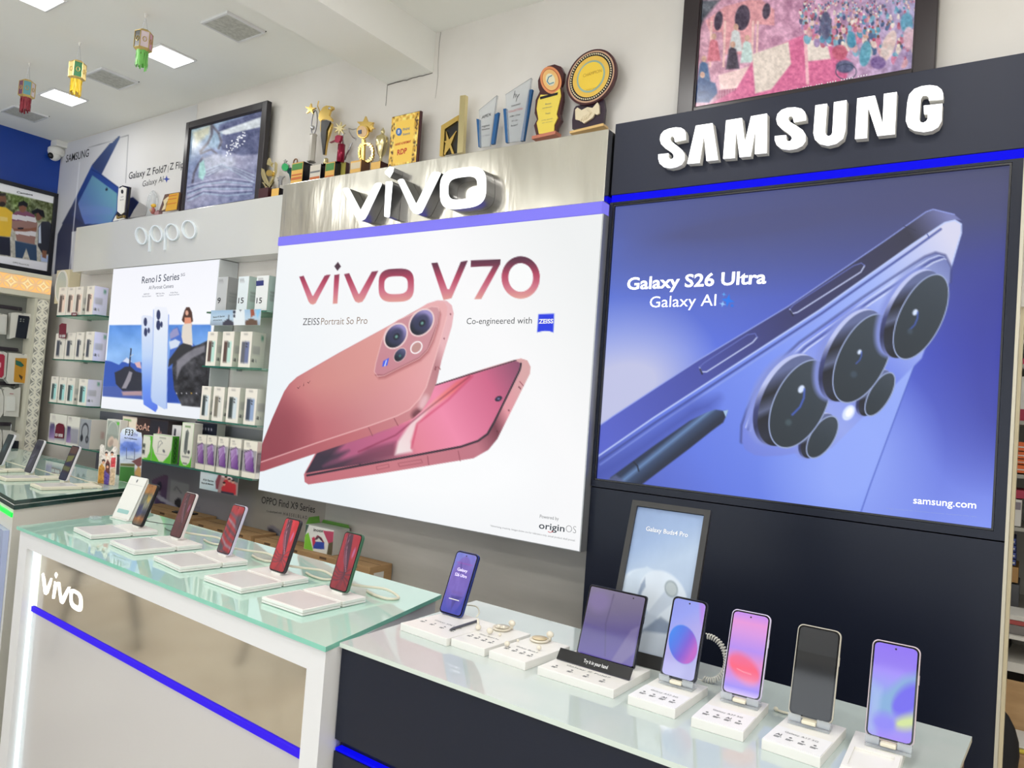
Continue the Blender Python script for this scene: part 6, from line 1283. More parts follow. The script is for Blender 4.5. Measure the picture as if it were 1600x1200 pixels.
# ------------------------------------------------------------------ low cabinet and cartons along the wall
t = thing('low_cabinet', (-3.1, 2.15, 0), 'low grey cabinet under the flat brown cartons', 'cabinet'); MB().box(-4.6, -2.1, 2.17, YW-.004, .0, .655, .003).build('carcass', mat('grey_laminate', (150, 148, 142), .5), t); MB().box(-4.62, -2.08, 2.15, YW-.004, .6555, .675, .002).build('worktop', offw, t)
def carton(px0, px1, ztop, yf, yb, label, zb=.676, hole=True):
    x0, x1 = px0, px1
    t = thing('cardboard_carton', ((x0+x1)/2, yf, zb), label, 'carton', 'flat brown cartons'); MB().box(x0, x1, yf, yb, zb, ztop, .002).build('box', brown, t)
    b = MB(); n = max(2, int((x1-x0)/.16)); dk = mat('dark_cardboard_slot', (96, 72, 50), .9)
    for k in range(n): xx = x0+(k+.5)*(x1-x0)/n; MB().box(xx-.022, xx+.022, yf-.0008, yf+.0002, ztop-.016, ztop-.006, .002).build('hand_slot', dk, t)
    b = MB(); b.box(x0+.004, x1-.004, (yf+yb)/2-.002, (yf+yb)/2+.002, ztop+.0001, ztop+.0006); b.build('lid_seam', dk, t); return t, x1
carton(-4.10, -3.565, CAMZ-.285*2.4, 2.30, 2.45, 'flat brown carton below the purple phone picture'); carton(-3.555, -3.065, CAMZ-.290*2.4, 2.30, 2.45, 'flat brown carton in the middle of the wall row')
t, xe = carton(-3.055, -2.275, CAMZ-.295*2.4, 2.315, 2.45, 'long flat brown carton whose white labelled end shows'); MB().box(xe+.0002, xe+.001, 2.34, 2.40, .70, .765).build('white_label', mat('paper_label', (206, 204, 198), .6), t)
q = on_y(291, 810, 2.37); b = MB(); z_ = CAMZ-.285*2.4+.001; b.box(q[0]-.07, q[0]+.06, 2.325, 2.40, z_, z_+.006, .002); tag(b.build('dark_folder', blackg), 'thin black folder lying on the cartons behind the dark red phone', 'folder')
# colourful gadget box on the cartons
def toybox():
    z0 = CAMZ-.295*2.4+.001; yf = 2.345; xs = [on_y(p, 840, yf)[0] for p in (476, 521)]; z1 = on_y(500, 824, yf)[2]
    t = thing('gadget_box', ((xs[0]+xs[1])/2, yf, z0), 'green, white and pink gadget box on the flat cartons', 'box')
    MB().box(xs[0], xs[1], yf+.0006, 2.44, z0, z1, .001).build('carton', mat('grey_white_box', (196, 198, 194), .5), t)
    def art(c):
        c.fill((214, 216, 210)); c.poly([(0, .45), (0, 1), (.34, 1), (.12, .3)], (124, 190, 60), .02); c.poly([(0, 0), (.12, 0), (.0, .5)], (60, 84, 74), .02); c.poly([(.62, .1), (1, .05), (1, .9), (.82, .5)], (176, 70, 96), .02); c.poly([(.85, .55), (1, .45), (1, 1), (.82, 1)], (86, 80, 60), .02)
        c.poly([(.33, .9), (.34, .62), (.52, .58), (.70, .55), (.72, .82), (.6, .86)], (50, 74, 160), .02); c.poly([(.26, .5), (.34, .42), (.4, .62), (.32, .84)], (196, 50, 80), .02); c.line([(.38, .52), (.46, .36), (.58, .42), (.66, .55)], .05, (120, 40, 60), .03); c.line([(.42, .5), (.5, .4), (.6, .5)], .04, (50, 50, 60), .03)
    c = board(xs[0], xs[1], z0, z1, yf, 46, 40, px=False); art(c); c.build('printed_front', 'paper_print', t, k=1.2)
    b = MB(); text_px(b, 'inoex', (490, 830), (505, 832), 5, PY(yf-.0005), lift=.0005, bold=.01); b.build('lettering', ink, t)
    b = MB(); b.add([(xs[0], yf, z1), (xs[0], 2.43, z1), (xs[0]-.01, 2.43, z1+.03), (xs[0]-.005, yf+.02, z1+.03)], [(0, 1, 2, 3)]); b.add([(xs[0], 2.44, z1), (xs[1], 2.44, z1), (xs[1]+.01, 2.42, z1+.02), (xs[0]+.03, 2.42, z1+.02)], [(0, 1, 2, 3)]); b.build('flap', mat('green_box_flap', (110, 170, 70), .5), t)
toybox()

# ------------------------------------------------------------------ trophies and plaques on top of the fascias
YT = 2.385
def tz(p, y=YT): P = on_y(p[0], p[1], y); return P
def base_block(t, px0, px1, ptop, z, y, depth, m_, plate=None, pm=None, lines=None):
    x0 = on_y(px0, ptop, y)[0]; x1 = on_y(px1, ptop, y)[0]; z1 = on_y((px0+px1)/2, ptop, y)[2]
    MB().box(x0, x1, y, y+depth, z, z1, .0015).build('base', m_, t)
    if plate:
        o = MB().box(x0+.001, x1-.001, y-.0018, y-.0002, z+.002, z1-.002).build('name_plate', plate, t)
        b = MB(); h = z1-z-.004
        if lines:
            for (f0, f1, mt_) in lines: MB().box(x0+.004, x1-.004, y-.0028, y-.0019, z+.002+h*f0, z+.002+h*f1).build('engraving', mt_, o)
    return x0, x1, z1
ylab = mat('yellow_label', (236, 186, 92), .4); grn = mat('green_label', (70, 140, 66), .4); orr = mat('orange_ink', (206, 110, 50), .5); dkbase = mat('black_marble_base', (26, 24, 34), .2); oliv = mat('olive_label', (186, 176, 84), .4)
def px_prism(b, P, y, y2, ox=0, oy=0, s=1): b.prism(tr(o_(P, ox, oy, s), y)[::-1], -y2, -y); return b
def trophies():
    zs, zw = ZV1+.0003, ZO1+.0003; c4 = lambda P: o_(P, 400, 140, 7.2727)
    # tulip trophy with a gold disc
    def T(nm, cx, z, label, y=YT, g=None): P = on_y(cx, 260, y); return thing(nm, (P[0], y+.03, z), label, 'trophy', g)
    t = T('trophy', 419, zw, 'silver tulip shaped trophy on a maroon block, beside the swirl picture'); x0, x1, z1 = base_block(t, 404.5, 419, 293.5, zw, YT, .05, maroon)
    b = MB()
    for P in ([(55, 880), (75, 900), (100, 985), (125, 1040), (150, 1090), (140, 1112), (110, 1090), (70, 1010), (52, 940)], [(215, 820), (228, 840), (222, 930), (190, 1020), (150, 1090), (140, 1075), (180, 1000), (205, 920)], [(66, 1050), (100, 1060), (140, 1100), (196, 1040), (170, 1085), (150, 1118), (110, 1118)], [(130, 800), (148, 775), (160, 820), (190, 830), (170, 850), (180, 880), (150, 862), (120, 850)]): px_prism(b, c4(P), YT+.02, YT+.030)
    b.build('petals', goldp, t); b = MB(); b.prism(tr(c4(ellp(128, 940, 36, 36, 20)), YT)[::-1], -YT-.019, -YT-.012); b.build('disc', gold, t)
    t = T('trophy', 432, zw, 'small star trophy on an orange labelled block, at the end of the white fascia'); base_block(t, 425, 436.5, 294, zw, YT+.01, .04, dkbase, ylab)
    b = MB(); px_prism(b, c4(starp(265, 1010, 34, 14, 5, -90)), YT+.03, YT+.04); b.tube([tz(c4([(262, 1040)])[0], YT+.035), tz(c4([(262, 1110)])[0], YT+.035)], .003, 6); b.build('star', silver, t)
    # three small medallions
    t = T('trophy', 445, zs, 'small silver trophy with a bright green medallion'); b = MB(); px_prism(b, c4([(262, 985), (275, 975), (300, 985), (325, 985), (300, 1000), (285, 1030), (285, 1080), (265, 1080)]), YT+.02, YT+.028); px_prism(b, c4(starp(330, 815, 26, 11, 5, -90)), YT+.02, YT+.026); px_prism(b, c4(ellp(330, 880, 45, 52, 24)), YT+.022, YT+.030); b.build('stem', silver, t)
    b = MB(); px_prism(b, c4(ellp(328, 880, 36, 42, 24)), YT+.016, YT+.0215); b.build('medallion', mat('green_medallion', (40, 170, 96), .3), t); MB().box(*(lambda a: (a[0]-.02, a[0]+.02))(tz((445, 288))), YT+.005, YT+.045, zs, zs+.006).build('base', dkbase, t)
    t = T('trophy', 453, zs, 'small dark teal trophy cup beside the green medallion', YT+.012); b = MB(); px_prism(b, c4([(355, 890), (375, 880), (420, 895), (418, 950), (400, 960), (415, 1050), (395, 1052), (375, 960), (356, 945)]), YT+.03, YT+.045); b.build('cup', mat('teal_metal', (36, 90, 92), .3, .6), t)
    t = T('trophy', 460, zs, 'small bronze ring trophy behind the tall star column', YT+.03); q0 = tz(c4([(440, 820)])[0], YT+.05); b = MB(); b.tube([(q0[0]+.014*math.cos(a), YT+.055, q0[2]+.016*math.sin(a)) for a in [k*math.pi/8 for k in range(16)]], .0035, 6, True); b.tube([(q0[0], YT+.055, q0[2]-.016), (q0[0], YT+.055, zs)], .004, 6); b.build('ring', mat('bronze_metal', (150, 110, 80), .3, .8), t)
    # tall column with hoop and star
    t = T('star_trophy', 478, zs, 'tall silver column trophy with a gold star in a hoop'); x0, x1, z1 = base_block(t, 457, 474.5, 253.5, zs, YT, .055, dkbase, ylab, None, [(.72, .96, grn), (.5, .56, orr), (.34, .44, orr), (.12, .2, orr)])
    a = tz(c4([(575, 800)])[0]); zc1 = tz(c4([(580, 500)])[0])[2]; b = MB(); b.lathe([(.020, z1), (.024, z1+.004), (.017, z1+.008), (.0165, zc1), (.020, zc1+.001), (.020, zc1+.004)], 6, (a[0], YT+.03, 0)); b.build('column', mat('silver_column', (190, 186, 178), .3, .5), t)
    b = MB(); c0 = tz(c4([(608, 350)])[0]); zh = tz(c4([(608, 215)])[0])[2]; zl = tz(c4([(608, 490)])[0])[2]; hh = (zh-zl)/2; b.tube([(c0[0]+.020*math.cos(k*math.pi/12), YT+.03, zl+hh+hh*math.sin(k*math.pi/12)) for k in range(24)], .0032, 6, True); b.build('hoop', steeldark, t)
    b = MB(); px_prism(b, c4(starp(615, 220, 66, 24, 5, -84)), YT+.018, YT+.026); b.build('star', gold, t); b = MB(); b.smooth = True; q1 = tz(c4([(592, 410)])[0]); b.sphere((q1[0], YT+.03, q1[2]), .0115); b.build('crystal_ball', silver, t)
    # black and gold figure
    t = T('figure_trophy', 505, zs, 'tall black and gold figure trophy with a raised arm on a white label block'); x0, x1, z1 = base_block(t, 485.5, 502, 257, zs, YT, .05, dkbase, mat('white_label_plate', (222, 214, 200), .4), None, [(.3, .42, orr), (.62, .7, inkg)])
    b = MB(); b.smooth = True; q1 = tz(c4([(762, 800)])[0]); b.lathe([(.014, z1), (.015, z1+.006), (.011, z1+.014), (.012, z1+.022), (.007, z1+.03)], 16, (q1[0], YT+.02, 0)); b.build('foot', goldp, t)
    b = MB(); px_prism(b, c4([(715, 270), (760, 200), (800, 180), (870, 190), (875, 215), (840, 240), (825, 290), (858, 330), (858, 360), (820, 340), (760, 335), (735, 360), (728, 440), (745, 560), (760, 740), (780, 740), (800, 600), (850, 440), (858, 400), (856, 380), (830, 360), (736, 372), (708, 330)]), YT+.01, YT+.022)
    b.tube([tz(c4([(735, 270)])[0], YT+.016), tz(c4([(712, 215)])[0], YT+.016), tz(c4([(700, 185)])[0], YT+.016), tz(c4([(712, 130)])[0], YT+.016)], [.0035, .003, .0028, .0035], 7); b.build('figure', gold, t)
    b = MB(); px_prism(b, c4([(745, 350), (800, 345), (845, 362), (800, 460), (775, 735), (760, 738), (735, 520), (736, 390)]), YT+.004, YT+.0095); b.build('black_inlay', blackg, t)
    b = MB(); b.smooth = True; q1 = tz(c4([(815, 200)])[0]); b.sphere((q1[0], YT+.016, q1[2]), .013, 14, 9, (1, .7, .7)); b.build('head', silver, t)
    # red cup with gold star
    t = T('cup_trophy', 525, zs, 'small red cylinder trophy with a gold starburst on a green and yellow label block'); x0, x1, z1 = base_block(t, 509.5, 524, 253, zs, YT, .038, dkbase, ylab, None, [(.6, .95, grn), (.3, .36, orr), (.1, .18, orr)])
    q1 = tz(c4([(918, 800)])[0]); zc = tz(c4([(918, 615)])[0])[2]; b = MB(); b.smooth = True; b.lathe([(.018, z1), (.018, zc)], 20, (q1[0]+.004, YT+.019, 0)); b.build('cylinder', mat('red_metallic', (150, 24, 60), .2, .5), t)
    b = MB(); px_prism(b, c4([(900, 530), (925, 515), (965, 520), (960, 560), (940, 600), (905, 600), (895, 580), (830, 600), (895, 570)]), YT+.012, YT+.026); b.build('bow', mat('red_metallic_bow', (150, 24, 60), .2, .5), t); b = MB(); px_prism(b, c4(starp(950, 440, 78, 24, 8, -80)), YT+.016, YT+.024); b.build('starburst', goldp, t)
    # silver swirl
    t = T('swirl_trophy', 541, zs, 'silver swirl trophy with an outstretched arm on an olive label block'); x0, x1, z1 = base_block(t, 524.5, 541, 254.5, zs, YT+.040, .022, maroon, oliv)
    b = MB(); P = [tz(p, YT+.05) for p in c4([(1010, 800), (1030, 740), (1060, 680), (1090, 610), (1098, 600)])]; b.tube(P, [.003, .004, .0045, .004, .002], 8); P = [tz(p, YT+.05) for p in c4([(1010, 800), (1000, 700), (990, 600), (985, 520), (1005, 490), (1025, 505)])]; b.tube(P, [.004, .005, .005, .004, .003, .001], 8)
    P = [tz(p, YT+.05) for p in c4([(1160, 440), (1100, 455), (1055, 440), (1060, 480), (1100, 540), (1135, 560), (1130, 580)])]; b.tube(P, [.002, .003, .003, .003, .003, .004, .002], 8); b.build('swirl', silver, t)
    # medallion with wreath
    t = T('wreath_trophy', 565, zs, 'gold wreath trophy with a round medallion and star, on an orange label block'); x0, x1, z1 = base_block(t, 548.5, 565, 250.5, zs, YT, .055, mat('wood_base', (110, 74, 50), .35), ylab, None, [(.55, .9, mat('cream_ink', (226, 210, 180), .5)), (.2, .34, orr)])
    b = MB()
    for sgn in (-1, 1):
        for k in range(10):
            a = -1.35+k*.30; cx, cy = 1212+sgn*78*math.cos(a), 700+105*math.sin(-a)*1.0; b.prism(tr(c4(ellp(cx, cy, 10, 20, 10, sgn*(a))), YT)[::-1], -YT-.03, -YT-.018)
    px_prism(b, c4([(1200, 560), (1228, 560), (1222, 800), (1194, 800)]), YT+.02, YT+.032); b.build('wreath', gold, t)
    b = MB(); px_prism(b, c4(starp(1240, 400, 100, 46, 5, -88)), YT+.022, YT+.030); px_prism(b, c4(starp(1300, 430, 50, 22, 5, -60)), YT+.021, YT+.029); b.build('star', gold, t)
    b = MB(); px_prism(b, c4(ellp(1208, 475, 66, 78, 28)), YT+.012, YT+.0215); b.build('medallion_rim', gold, t); b = MB(); px_prism(b, c4(ellp(1206, 476, 52, 63, 24)), YT+.009, YT+.0118); b.build('medallion', mat('peach_medallion', (230, 190, 140), .3), t)
    b = MB(); px_prism(b, c4([(1158, 465), (1196, 455), (1196, 500), (1160, 505)]), YT+.006, YT+.0085); b.build('blue_mark', mat('slate_ink', (90, 104, 130), .5), t)
    # urn
    t = T('urn_trophy', 595, zs, 'pale gold lidded urn trophy on a yellow labelled block'); x0, x1, z1 = base_block(t, 580, 595, 252.5, zs, YT, .05, maroon, ylab)
    q1 = tz(c4([(1425, 700)])[0], YT+.03); Z = lambda py: tz(c4([(1425, py)])[0], YT+.03)[2]; b = MB(); b.smooth = True
    b.lathe([(.014, z1), (.012, z1+.004), (.006, Z(790)), (.007, Z(765)), (.018, Z(730)), (.027, Z(660)), (.030, Z(590)), (.027, Z(545)), (.012, Z(520)), (.007, Z(505)), (.009, Z(490)), (.009, Z(470)), (.003, Z(450)), (.001, Z(435))], 22, (q1[0], YT+.03, 0)); b.build('urn', goldp, t)
    b = MB()
    for sgn in (-1, 1): b.tube([(q1[0]+sgn*.022, YT+.03, Z(640)), (q1[0]+sgn*.031, YT+.03, Z(600)), (q1[0]+sgn*.031, YT+.03, Z(560)), (q1[0]+sgn*.024, YT+.03, Z(548))], .002, 6)
    b.build('handles', goldp, t)
    # yellow plaque
    c5 = lambda P: o_(P, 580, 100, 7.2727)
    def plaque():
        y = YT+.0; P = tr(c5([(225, 590), (545, 540)]), y); x0 = on_y(609.5, 220, y)[0]; x1 = on_y(654.5, 215, y)[0]; z1_ = (on_y(611, 181.5, y)[2]+on_y(654, 175, y)[2])/2
        t = thing('award_plaque', ((x0+x1)/2, y, zs), 'yellow and gold award plaque with red lettering on a dark wood board', 'plaque'); MB().box(x0, x1, y, y+.014, zs, z1_, .002).build('board', maroon, t)
        c = board(x0+.002, x1-.006, zs+.004, z1_-.003, y-.0015, 44, 56, px=False); c.fill((222, 180, 84)); c.noise(90, 14, seed=2)
        for i in range(60): c.ell(RNG.random()*.12+(.86 if i % 2 else .01), RNG.random(), .02, .018, (60, 40, 30), 0, .02)
        c.rect(.16, .10, .84, .86, (240, 196, 96), .02); c.rect(.17, .11, .83, .85, (238, 192, 84), .02)
        c.build('printed_plate', 'paper_print', t, k=1.25); pl = PY(y-.0016)
        b = MB(); text_px(b, 'RDP', (620.5, 242.5), (635.5, 239), 8, pl, bold=.03); text_px(b, 'HIGHEST ACHIEVEMENT', (617.5, 228), (642, 222.5), 3.4, pl, bold=.02); b.build('lettering', mat('red_ink_plaque', (200, 60, 40), .5), t)
        b = MB(); text_px(b, 'Bajaj', (629.5, 204), (640, 201.5), 3.6, pl, bold=.02); text_px(b, 'finance', (629.5, 212), (640.5, 209.5), 3.6, pl, bold=.02); b.build('lettering', mat('grey_blue_ink', (150, 150, 150), .5), t)
        b = MB(); px_prism(b, c5(ellp(314, 772, 34, 44, 24)), y-.0024, y-.0017); b.build('emblem', mat('emblem_blue', (70, 120, 190), .5), t); b = MB(); text_px(b, 'B', (621.5, 209), (624.8, 208), 5.5, PY(y-.0026), bold=.02); b.build('lettering', inkw, t)
    plaque()
    # gold framed star award, its frame standing edge-on
    def star_frame():
        y = YT+.01; t = T('star_award', 707, zs, 'gold angular award framing a gold star, with a tall gold upright', y)
        b = MB(); px_prism(b, c5([(1010, 360), (1072, 352), (1040, 1000), (975, 1012)]), y-.006, y+.012); b.build('upright', goldp, t)
        b = MB(); px_prism(b, c5([(795, 700), (990, 580), (985, 640), (835, 740), (815, 1040), (775, 1046)]), y+.0, y+.014); b.build('frame', gold, t)
        b = MB(); px_prism(b, c5([(835, 740), (985, 640), (975, 1010), (815, 1040)]), y+.008, y+.012); b.build('back_board', blackg, t)
        b = MB(); px_prism(b, c5([(850, 760), (885, 860), (965, 760), (905, 915), (940, 1015), (915, 1020), (892, 950), (835, 1030), (825, 1030), (845, 900), (830, 880), (855, 870)]), y+.001, y+.0075); b.build('star', gold, t)
    star_frame()
    gm = glassm('award_glass', (214, 222, 228), .02, .28); bg_ = mat('blue_glass_edge', (44, 96, 150), .1)
    def glass_award(outl, blues, label, texts, basep, cx, extra=None):
        y = YT+.006; t = T('glass_award', cx, zs, label, y); b = MB(); px_prism(b, outl, y, y+.010); b.build('glass_plate', gm, t); b = MB()
        for P in blues: px_prism(b, P, y+.001, y+.013)
        b.build('blue_edge', bg_, t); x0, x1 = on_y(basep[0], 220, y)[0], on_y(basep[1], 220, y)[0]; MB().box(x0, x1, y-.015, y+.03, zs, zs+.007, .001).build('base', darkgrey, t)
        for s_, a, b_, h, m_ in texts: bb = MB(); text_px(bb, s_, a, b_, h, PY(y-.0003), bold=.01); bb.build('lettering', m_, t)
        b = MB(); e = [tz(p, y-.001) for p in outl[:2]]; b.tube(e, .0006, 4); e = [tz(p, y-.001) for p in outl[1:3]]; b.tube(e, .0009, 4); b.build('edge_line', mat('slate_edge', (70, 78, 92), .3), t)
    glass_award(c5([(1225, 525), (1430, 355), (1350, 930), (1230, 945)]), [c5([(1195, 622), (1228, 628), (1232, 942), (1218, 944)]), c5([(1405, 570), (1447, 548), (1395, 905), (1360, 912)])], 'small glass award with blue edges and black lettering', [('APEX', (752.5, 186), (767.5, 180.5), 4.5, ink), ('Highest', (753, 199.5), (765, 196.5), 3, ink), ('Revenue', (753, 204), (765, 201.5), 2.6, ink), ('FY 2022', (752.5, 214), (765, 211.5), 2, inkg)], (742, 777), 762)
    c6 = lambda P: o_(P, 780, 60, 7.2727)
    glass_award(c6([(70, 640), (365, 450), (275, 1160), (100, 1180)]), [c6([(45, 800), (78, 795), (100, 1180), (72, 1184)]), c6([(335, 585), (375, 578), (278, 1160), (240, 1166)])], 'taller glass award with two blue edges and dark red lettering', [('TARANG', (798.5, 167.5), (813, 163.5), 2.6, ink), ('COLLECTION', (794.5, 176.5), (816.5, 171), 3, mat('red_grey_ink', (170, 90, 90), .5)), ('KEMO STAR', (796.5, 183.5), (813, 180), 2.2, ink), ('FY 22', (800, 190.5), (808.5, 188.5), 2, ink), ('Rangpol', (798.5, 198), (808.5, 195.5), 2.4, ink)], (786, 826), 806)
    b = MB(); 
    for P in ([(180, 595), (170, 640), (160, 680)], [(170, 645), (185, 630), (190, 640), (180, 672)], [(200, 635), (195, 660), (210, 668), (220, 640)], [(232, 630), (205, 665), (190, 720)]): b.tube([tz(p, YT+.0045) for p in c6(P)], .0009, 5)
    o = b.build('lettering', ink, bpy.data.objects['glass_award.001'])
    # figure-eight plaque
    def keyhole():
        y = YT+.004; t = T('award_plaque', 855, zs, 'maroon plaque with an orange round top and a yellow scroll body', y)
        b = MB(); px_prism(b, c6([(445, 560), (440, 480), (480, 380), (550, 315), (630, 295), (700, 320), (735, 390), (725, 480), (700, 545), (720, 600), (722, 700), (690, 860), (705, 930), (660, 1010), (640, 1085), (420, 1100), (395, 990), (430, 920), (402, 850), (415, 700), (460, 605)]), y+.006, y+.022); b.build('board', maroon, t)
        b = MB(); px_prism(b, c6([(470, 640), (600, 640), (690, 570), (700, 650), (650, 860), (665, 900), (625, 980), (620, 1070), (450, 1085), (425, 960), (445, 920), (425, 800), (440, 700)]), y+.001, y+.0055); b.build('scroll', mat('yellow_enamel', (236, 212, 90), .3), t)
        for (rx, ry, m_, dy) in ((118, 158, mat('orange_enamel', (226, 146, 96), .3), .0), (96, 130, mat('rust_enamel', (190, 104, 60), .3), -.0012), (88, 120, mat('peach_enamel', (238, 190, 120), .3), -.0024), (52, 72, mat('cream_enamel', (228, 222, 190), .3), -.0036)):
            b = MB(); b.prism(tr(c6(ellp(582, 470, rx, ry, 40, -.25)), y)[::-1], -(y+.004+dy), -(y+.003+dy)); b.build('ring', m_, t)
        b = MB(); px_prism(b, c6([(462, 665), (665, 612), (660, 640), (466, 692)]), y-.0005, y+.0008); b.build('ribbon', dkbase, t)
        b = MB(); b.tube([tz(p, y-.001) for p in c6([(600, 420), (560, 440), (545, 490), (570, 520), (620, 500)])], .0022, 6); b.build('emblem', mat('teal_enamel', (90, 150, 180), .3), t)
        b = MB(); 
        for k, (xa, xb, yy, h) in enumerate(((852, 861, 164, 2.2), (848, 863, 170, 1.8), (852, 860, 179, 2.4), (846, 864, 189, 1.3), (847, 863, 193, 1.2))): text_px(b, ['Best', 'performer', 'Team', 'of the quarter', 'all zones'][k], (xa, yy), (xb, yy-(xb-xa)*.2), h, PY(y-.0001))
        b.build('lettering', inkg, t)
        b = MB(); px_prism(b, c6([(370, 1110), (640, 1048), (636, 1085), (370, 1145)]), y-.012, y+.03); b.build('base', mat('copper_base', (196, 120, 96), .4), t)
    keyhole()
    def champion():
        y = YT+.004; t = T('champion_plaque', 925, zs, 'largest round plaque with a yellow disc and a handshake relief', y)
        b = MB(); px_prism(b, c6([(830, 1030), (828, 930), (850, 800), (870, 770), (1185, 690), (1200, 800), (1185, 960), (1185, 985)]), y+.012, y+.026); b.build('stand_board', mat('dark_maroon_board', (50, 34, 50), .3), t)
        sh = lambda rx, ry, dx=0: ellp(1040+dx, 435, rx, ry, 56, 0)
        def sk(rx, ry, cx=1048, cy=437): return [(cx+rx*math.cos(a)+0, cy+ry*math.sin(a)-(rx*math.cos(a))*.30) for a in [2*math.pi*k/56 for k in range(56)]]
        for nm, rx, ry, m_, a, b_ in (('rim', 287, 305, maroon, .0, .012), ('bead_ground', 262, 286, mat('pinkish_gold', (200, 160, 130), .3), -.0014, -.0002), ('bead_band', 246, 268, dkbase, -.0022, -.0016), ('gold_ring', 208, 228, mat('gold_enamel', (232, 190, 84), .3), -.0032, -.0024), ('dark_ring', 160, 178, mat('grey_teal_enamel', (150, 176, 160), .3), -.0042, -.0034), ('disc', 142, 158, mat('yellow_disc_enamel', (240, 204, 70), .3), -.0052, -.0044)):
            b = MB(); b.prism(tr(c6(sk(rx, ry)), y)[::-1], -(y+b_), -(y+a)); b.build(nm, m_, t)
        b = MB()
        for k in range(58):
            a = 2*math.pi*k/58; cx = 1048+228*math.cos(a); cy = 437+249*math.sin(a)-228*math.cos(a)*.30; b.prism(tr(c6(ellp(cx, cy, 8, 9, 6)), y)[::-1], -(y-.0024), -(y-.0046))
        o = b.build('beading', mat('ivory_bead', (236, 222, 180), .3), t)
        b = MB(); text_px(b, 'CHAMPION', (911, 121), (940, 112.5), 5, PY(y-.0053), bold=.0); text_px(b, 'distributor award', (916, 141.5), (931, 137.5), 1.6, PY(y-.0053)); b.build('lettering', mat('gold_ink', (186, 150, 50), .4), t)
        b = MB(); b.smooth = False; px_prism(b, c6([(862, 810), (890, 785), (935, 815), (1000, 780), (1060, 790), (1115, 725), (1135, 760), (1138, 850), (1110, 868), (1085, 855), (1060, 900), (1000, 940), (960, 965), (935, 945), (905, 930), (865, 920)]), y+.004, y+.0115)
        for k in range(4): b.tube([tz(p, y+.003) for p in c6([(960+k*24, 880-k*10), (935+k*24, 915-k*8), (925+k*22, 945-k*8)])], [.003, .0035, .002], 7)
        b.tube([tz(p, y+.003) for p in c6([(1000, 800), (1030, 830), (1050, 850)])], .0035, 7); b.build('handshake', mat('ivory_relief', (226, 212, 180), .4), t)
        b = MB(); px_prism(b, c6([(800, 1055), (1180, 962), (1185, 990), (800, 1080)]), y-.01, y+.03); b.build('base', mat('tan_base', (222, 184, 120), .4), t)
    champion()
    # white fascia trophies
    c8 = lambda P: o_(P, 90, 200, 8)
    def kp(nm, cx, label): P = on_y(cx, 330, YT); return thing(nm, (P[0], YT+.02, zw), label, 'trophy')
    t = kp('award_plaque', 190, 'black award with a white tapering plate, standing before the blue phone vinyl'); b = MB(); px_prism(b, c8([(775, 735), (815, 718), (895, 735), (850, 1130), (690, 1150), (745, 1050), (750, 860)]), YT+.006, YT+.02); b.build('board', dkbase, t)
    b = MB(); px_prism(b, c8([(765, 760), (810, 732), (858, 750), (830, 1050), (790, 1080), (745, 1040), (752, 860)]), YT+.001, YT+.0055); b.build('white_plate', whitep, t); b = MB(); px_prism(b, c8(ellp(806, 795, 14, 26, 20)), YT-.001, YT+.0005); b.build('emblem', ink, t); b = MB(); px_prism(b, c8([(735, 1080), (760, 1105), (820, 1085), (820, 1120), (735, 1130)]), YT-.001, YT+.0055); b.build('eagle', gold, t)
    b = MB(); px_prism(b, c8([(690, 1165), (725, 1095), (735, 1140), (830, 1125), (830, 1132), (690, 1165)]), YT-.002, YT+.0054); b.build('foot', whitep, t); b = MB(); text_px(b, 'TOP', (188.5, 309), (193, 308), 1.6, PY(YT+.0009), bold=.02); text_px(b, 'SELLER', (187.5, 313.5), (193.5, 312.5), 1.6, PY(YT+.0009), bold=.02); b.build('lettering', inkg, t)
    t = kp('figurine', 233, 'small colourful figurine with a yellow turban, on the white fascia'); b = MB(); b.smooth = True; q1 = tz((234, 328)); b.sphere((q1[0], YT+.02, q1[2]), .019, 14, 9, (.9, .7, 1.1)); b.build('body', mat('pink_red_ceramic', (170, 96, 90), .4), t); b = MB(); b.smooth = True; q2 = tz((235, 320)); b.sphere((q2[0], YT+.02, q2[2]), .017, 14, 9, (1.2, .8, .7)); b.build('turban', mat('yellow_ceramic', (236, 188, 60), .4), t)
    b = MB(); b.smooth = True; q3 = tz((234, 327)); b.sphere((q3[0]+.002, YT+.008, q3[2]-.004), .009); b.build('face', mat('tan_ceramic', (196, 160, 130), .5), t); MB().box(q1[0]-.024, q1[0]+.03, YT+.005, YT+.04, zw, zw+.012, .003).build('base', mat('white_ceramic', (206, 196, 186), .4), t)
    t = kp('figurine', 243, 'small dark rose figurine beside the gold plaque'); b = MB(); b.smooth = True; q1 = tz((242, 329)); b.sphere((q1[0], YT+.02, q1[2]), .010, 12, 8, (1.3, .8, .8)); b.sphere((q1[0]+.018, YT+.02, q1[2]-.004), .007); b.build('body', mat('dark_rose', (110, 56, 72), .4), t); MB().box(q1[0]-.016, q1[0]+.028, YT+.008, YT+.032, zw, q1[2]-.004).build('base', mat('rose_base', (170, 130, 130), .5), t)
    t = kp('award_plaque', 265, 'gold plaque with a brown frame beside the swirl picture'); b = MB(); px_prism(b, c8([(1265, 1045), (1340, 830), (1520, 800), (1485, 1020)]), YT+.006, YT+.018); b.build('board', mat('brown_board', (110, 84, 72), .4), t); b = MB(); px_prism(b, c8([(1345, 1040), (1395, 830), (1512, 808), (1480, 1018)]), YT+.001, YT+.0055); b.build('gold_plate', mat('gold_yellow_enamel', (222, 170, 60), .35), t); b = MB(); px_prism(b, c8([(1320, 905), (1350, 880), (1390, 850), (1380, 900), (1350, 950), (1345, 1010), (1300, 1030), (1330, 960)]), YT+.0, YT+.0055); b.build('figure_relief', mat('cream_relief', (226, 210, 170), .4), t)
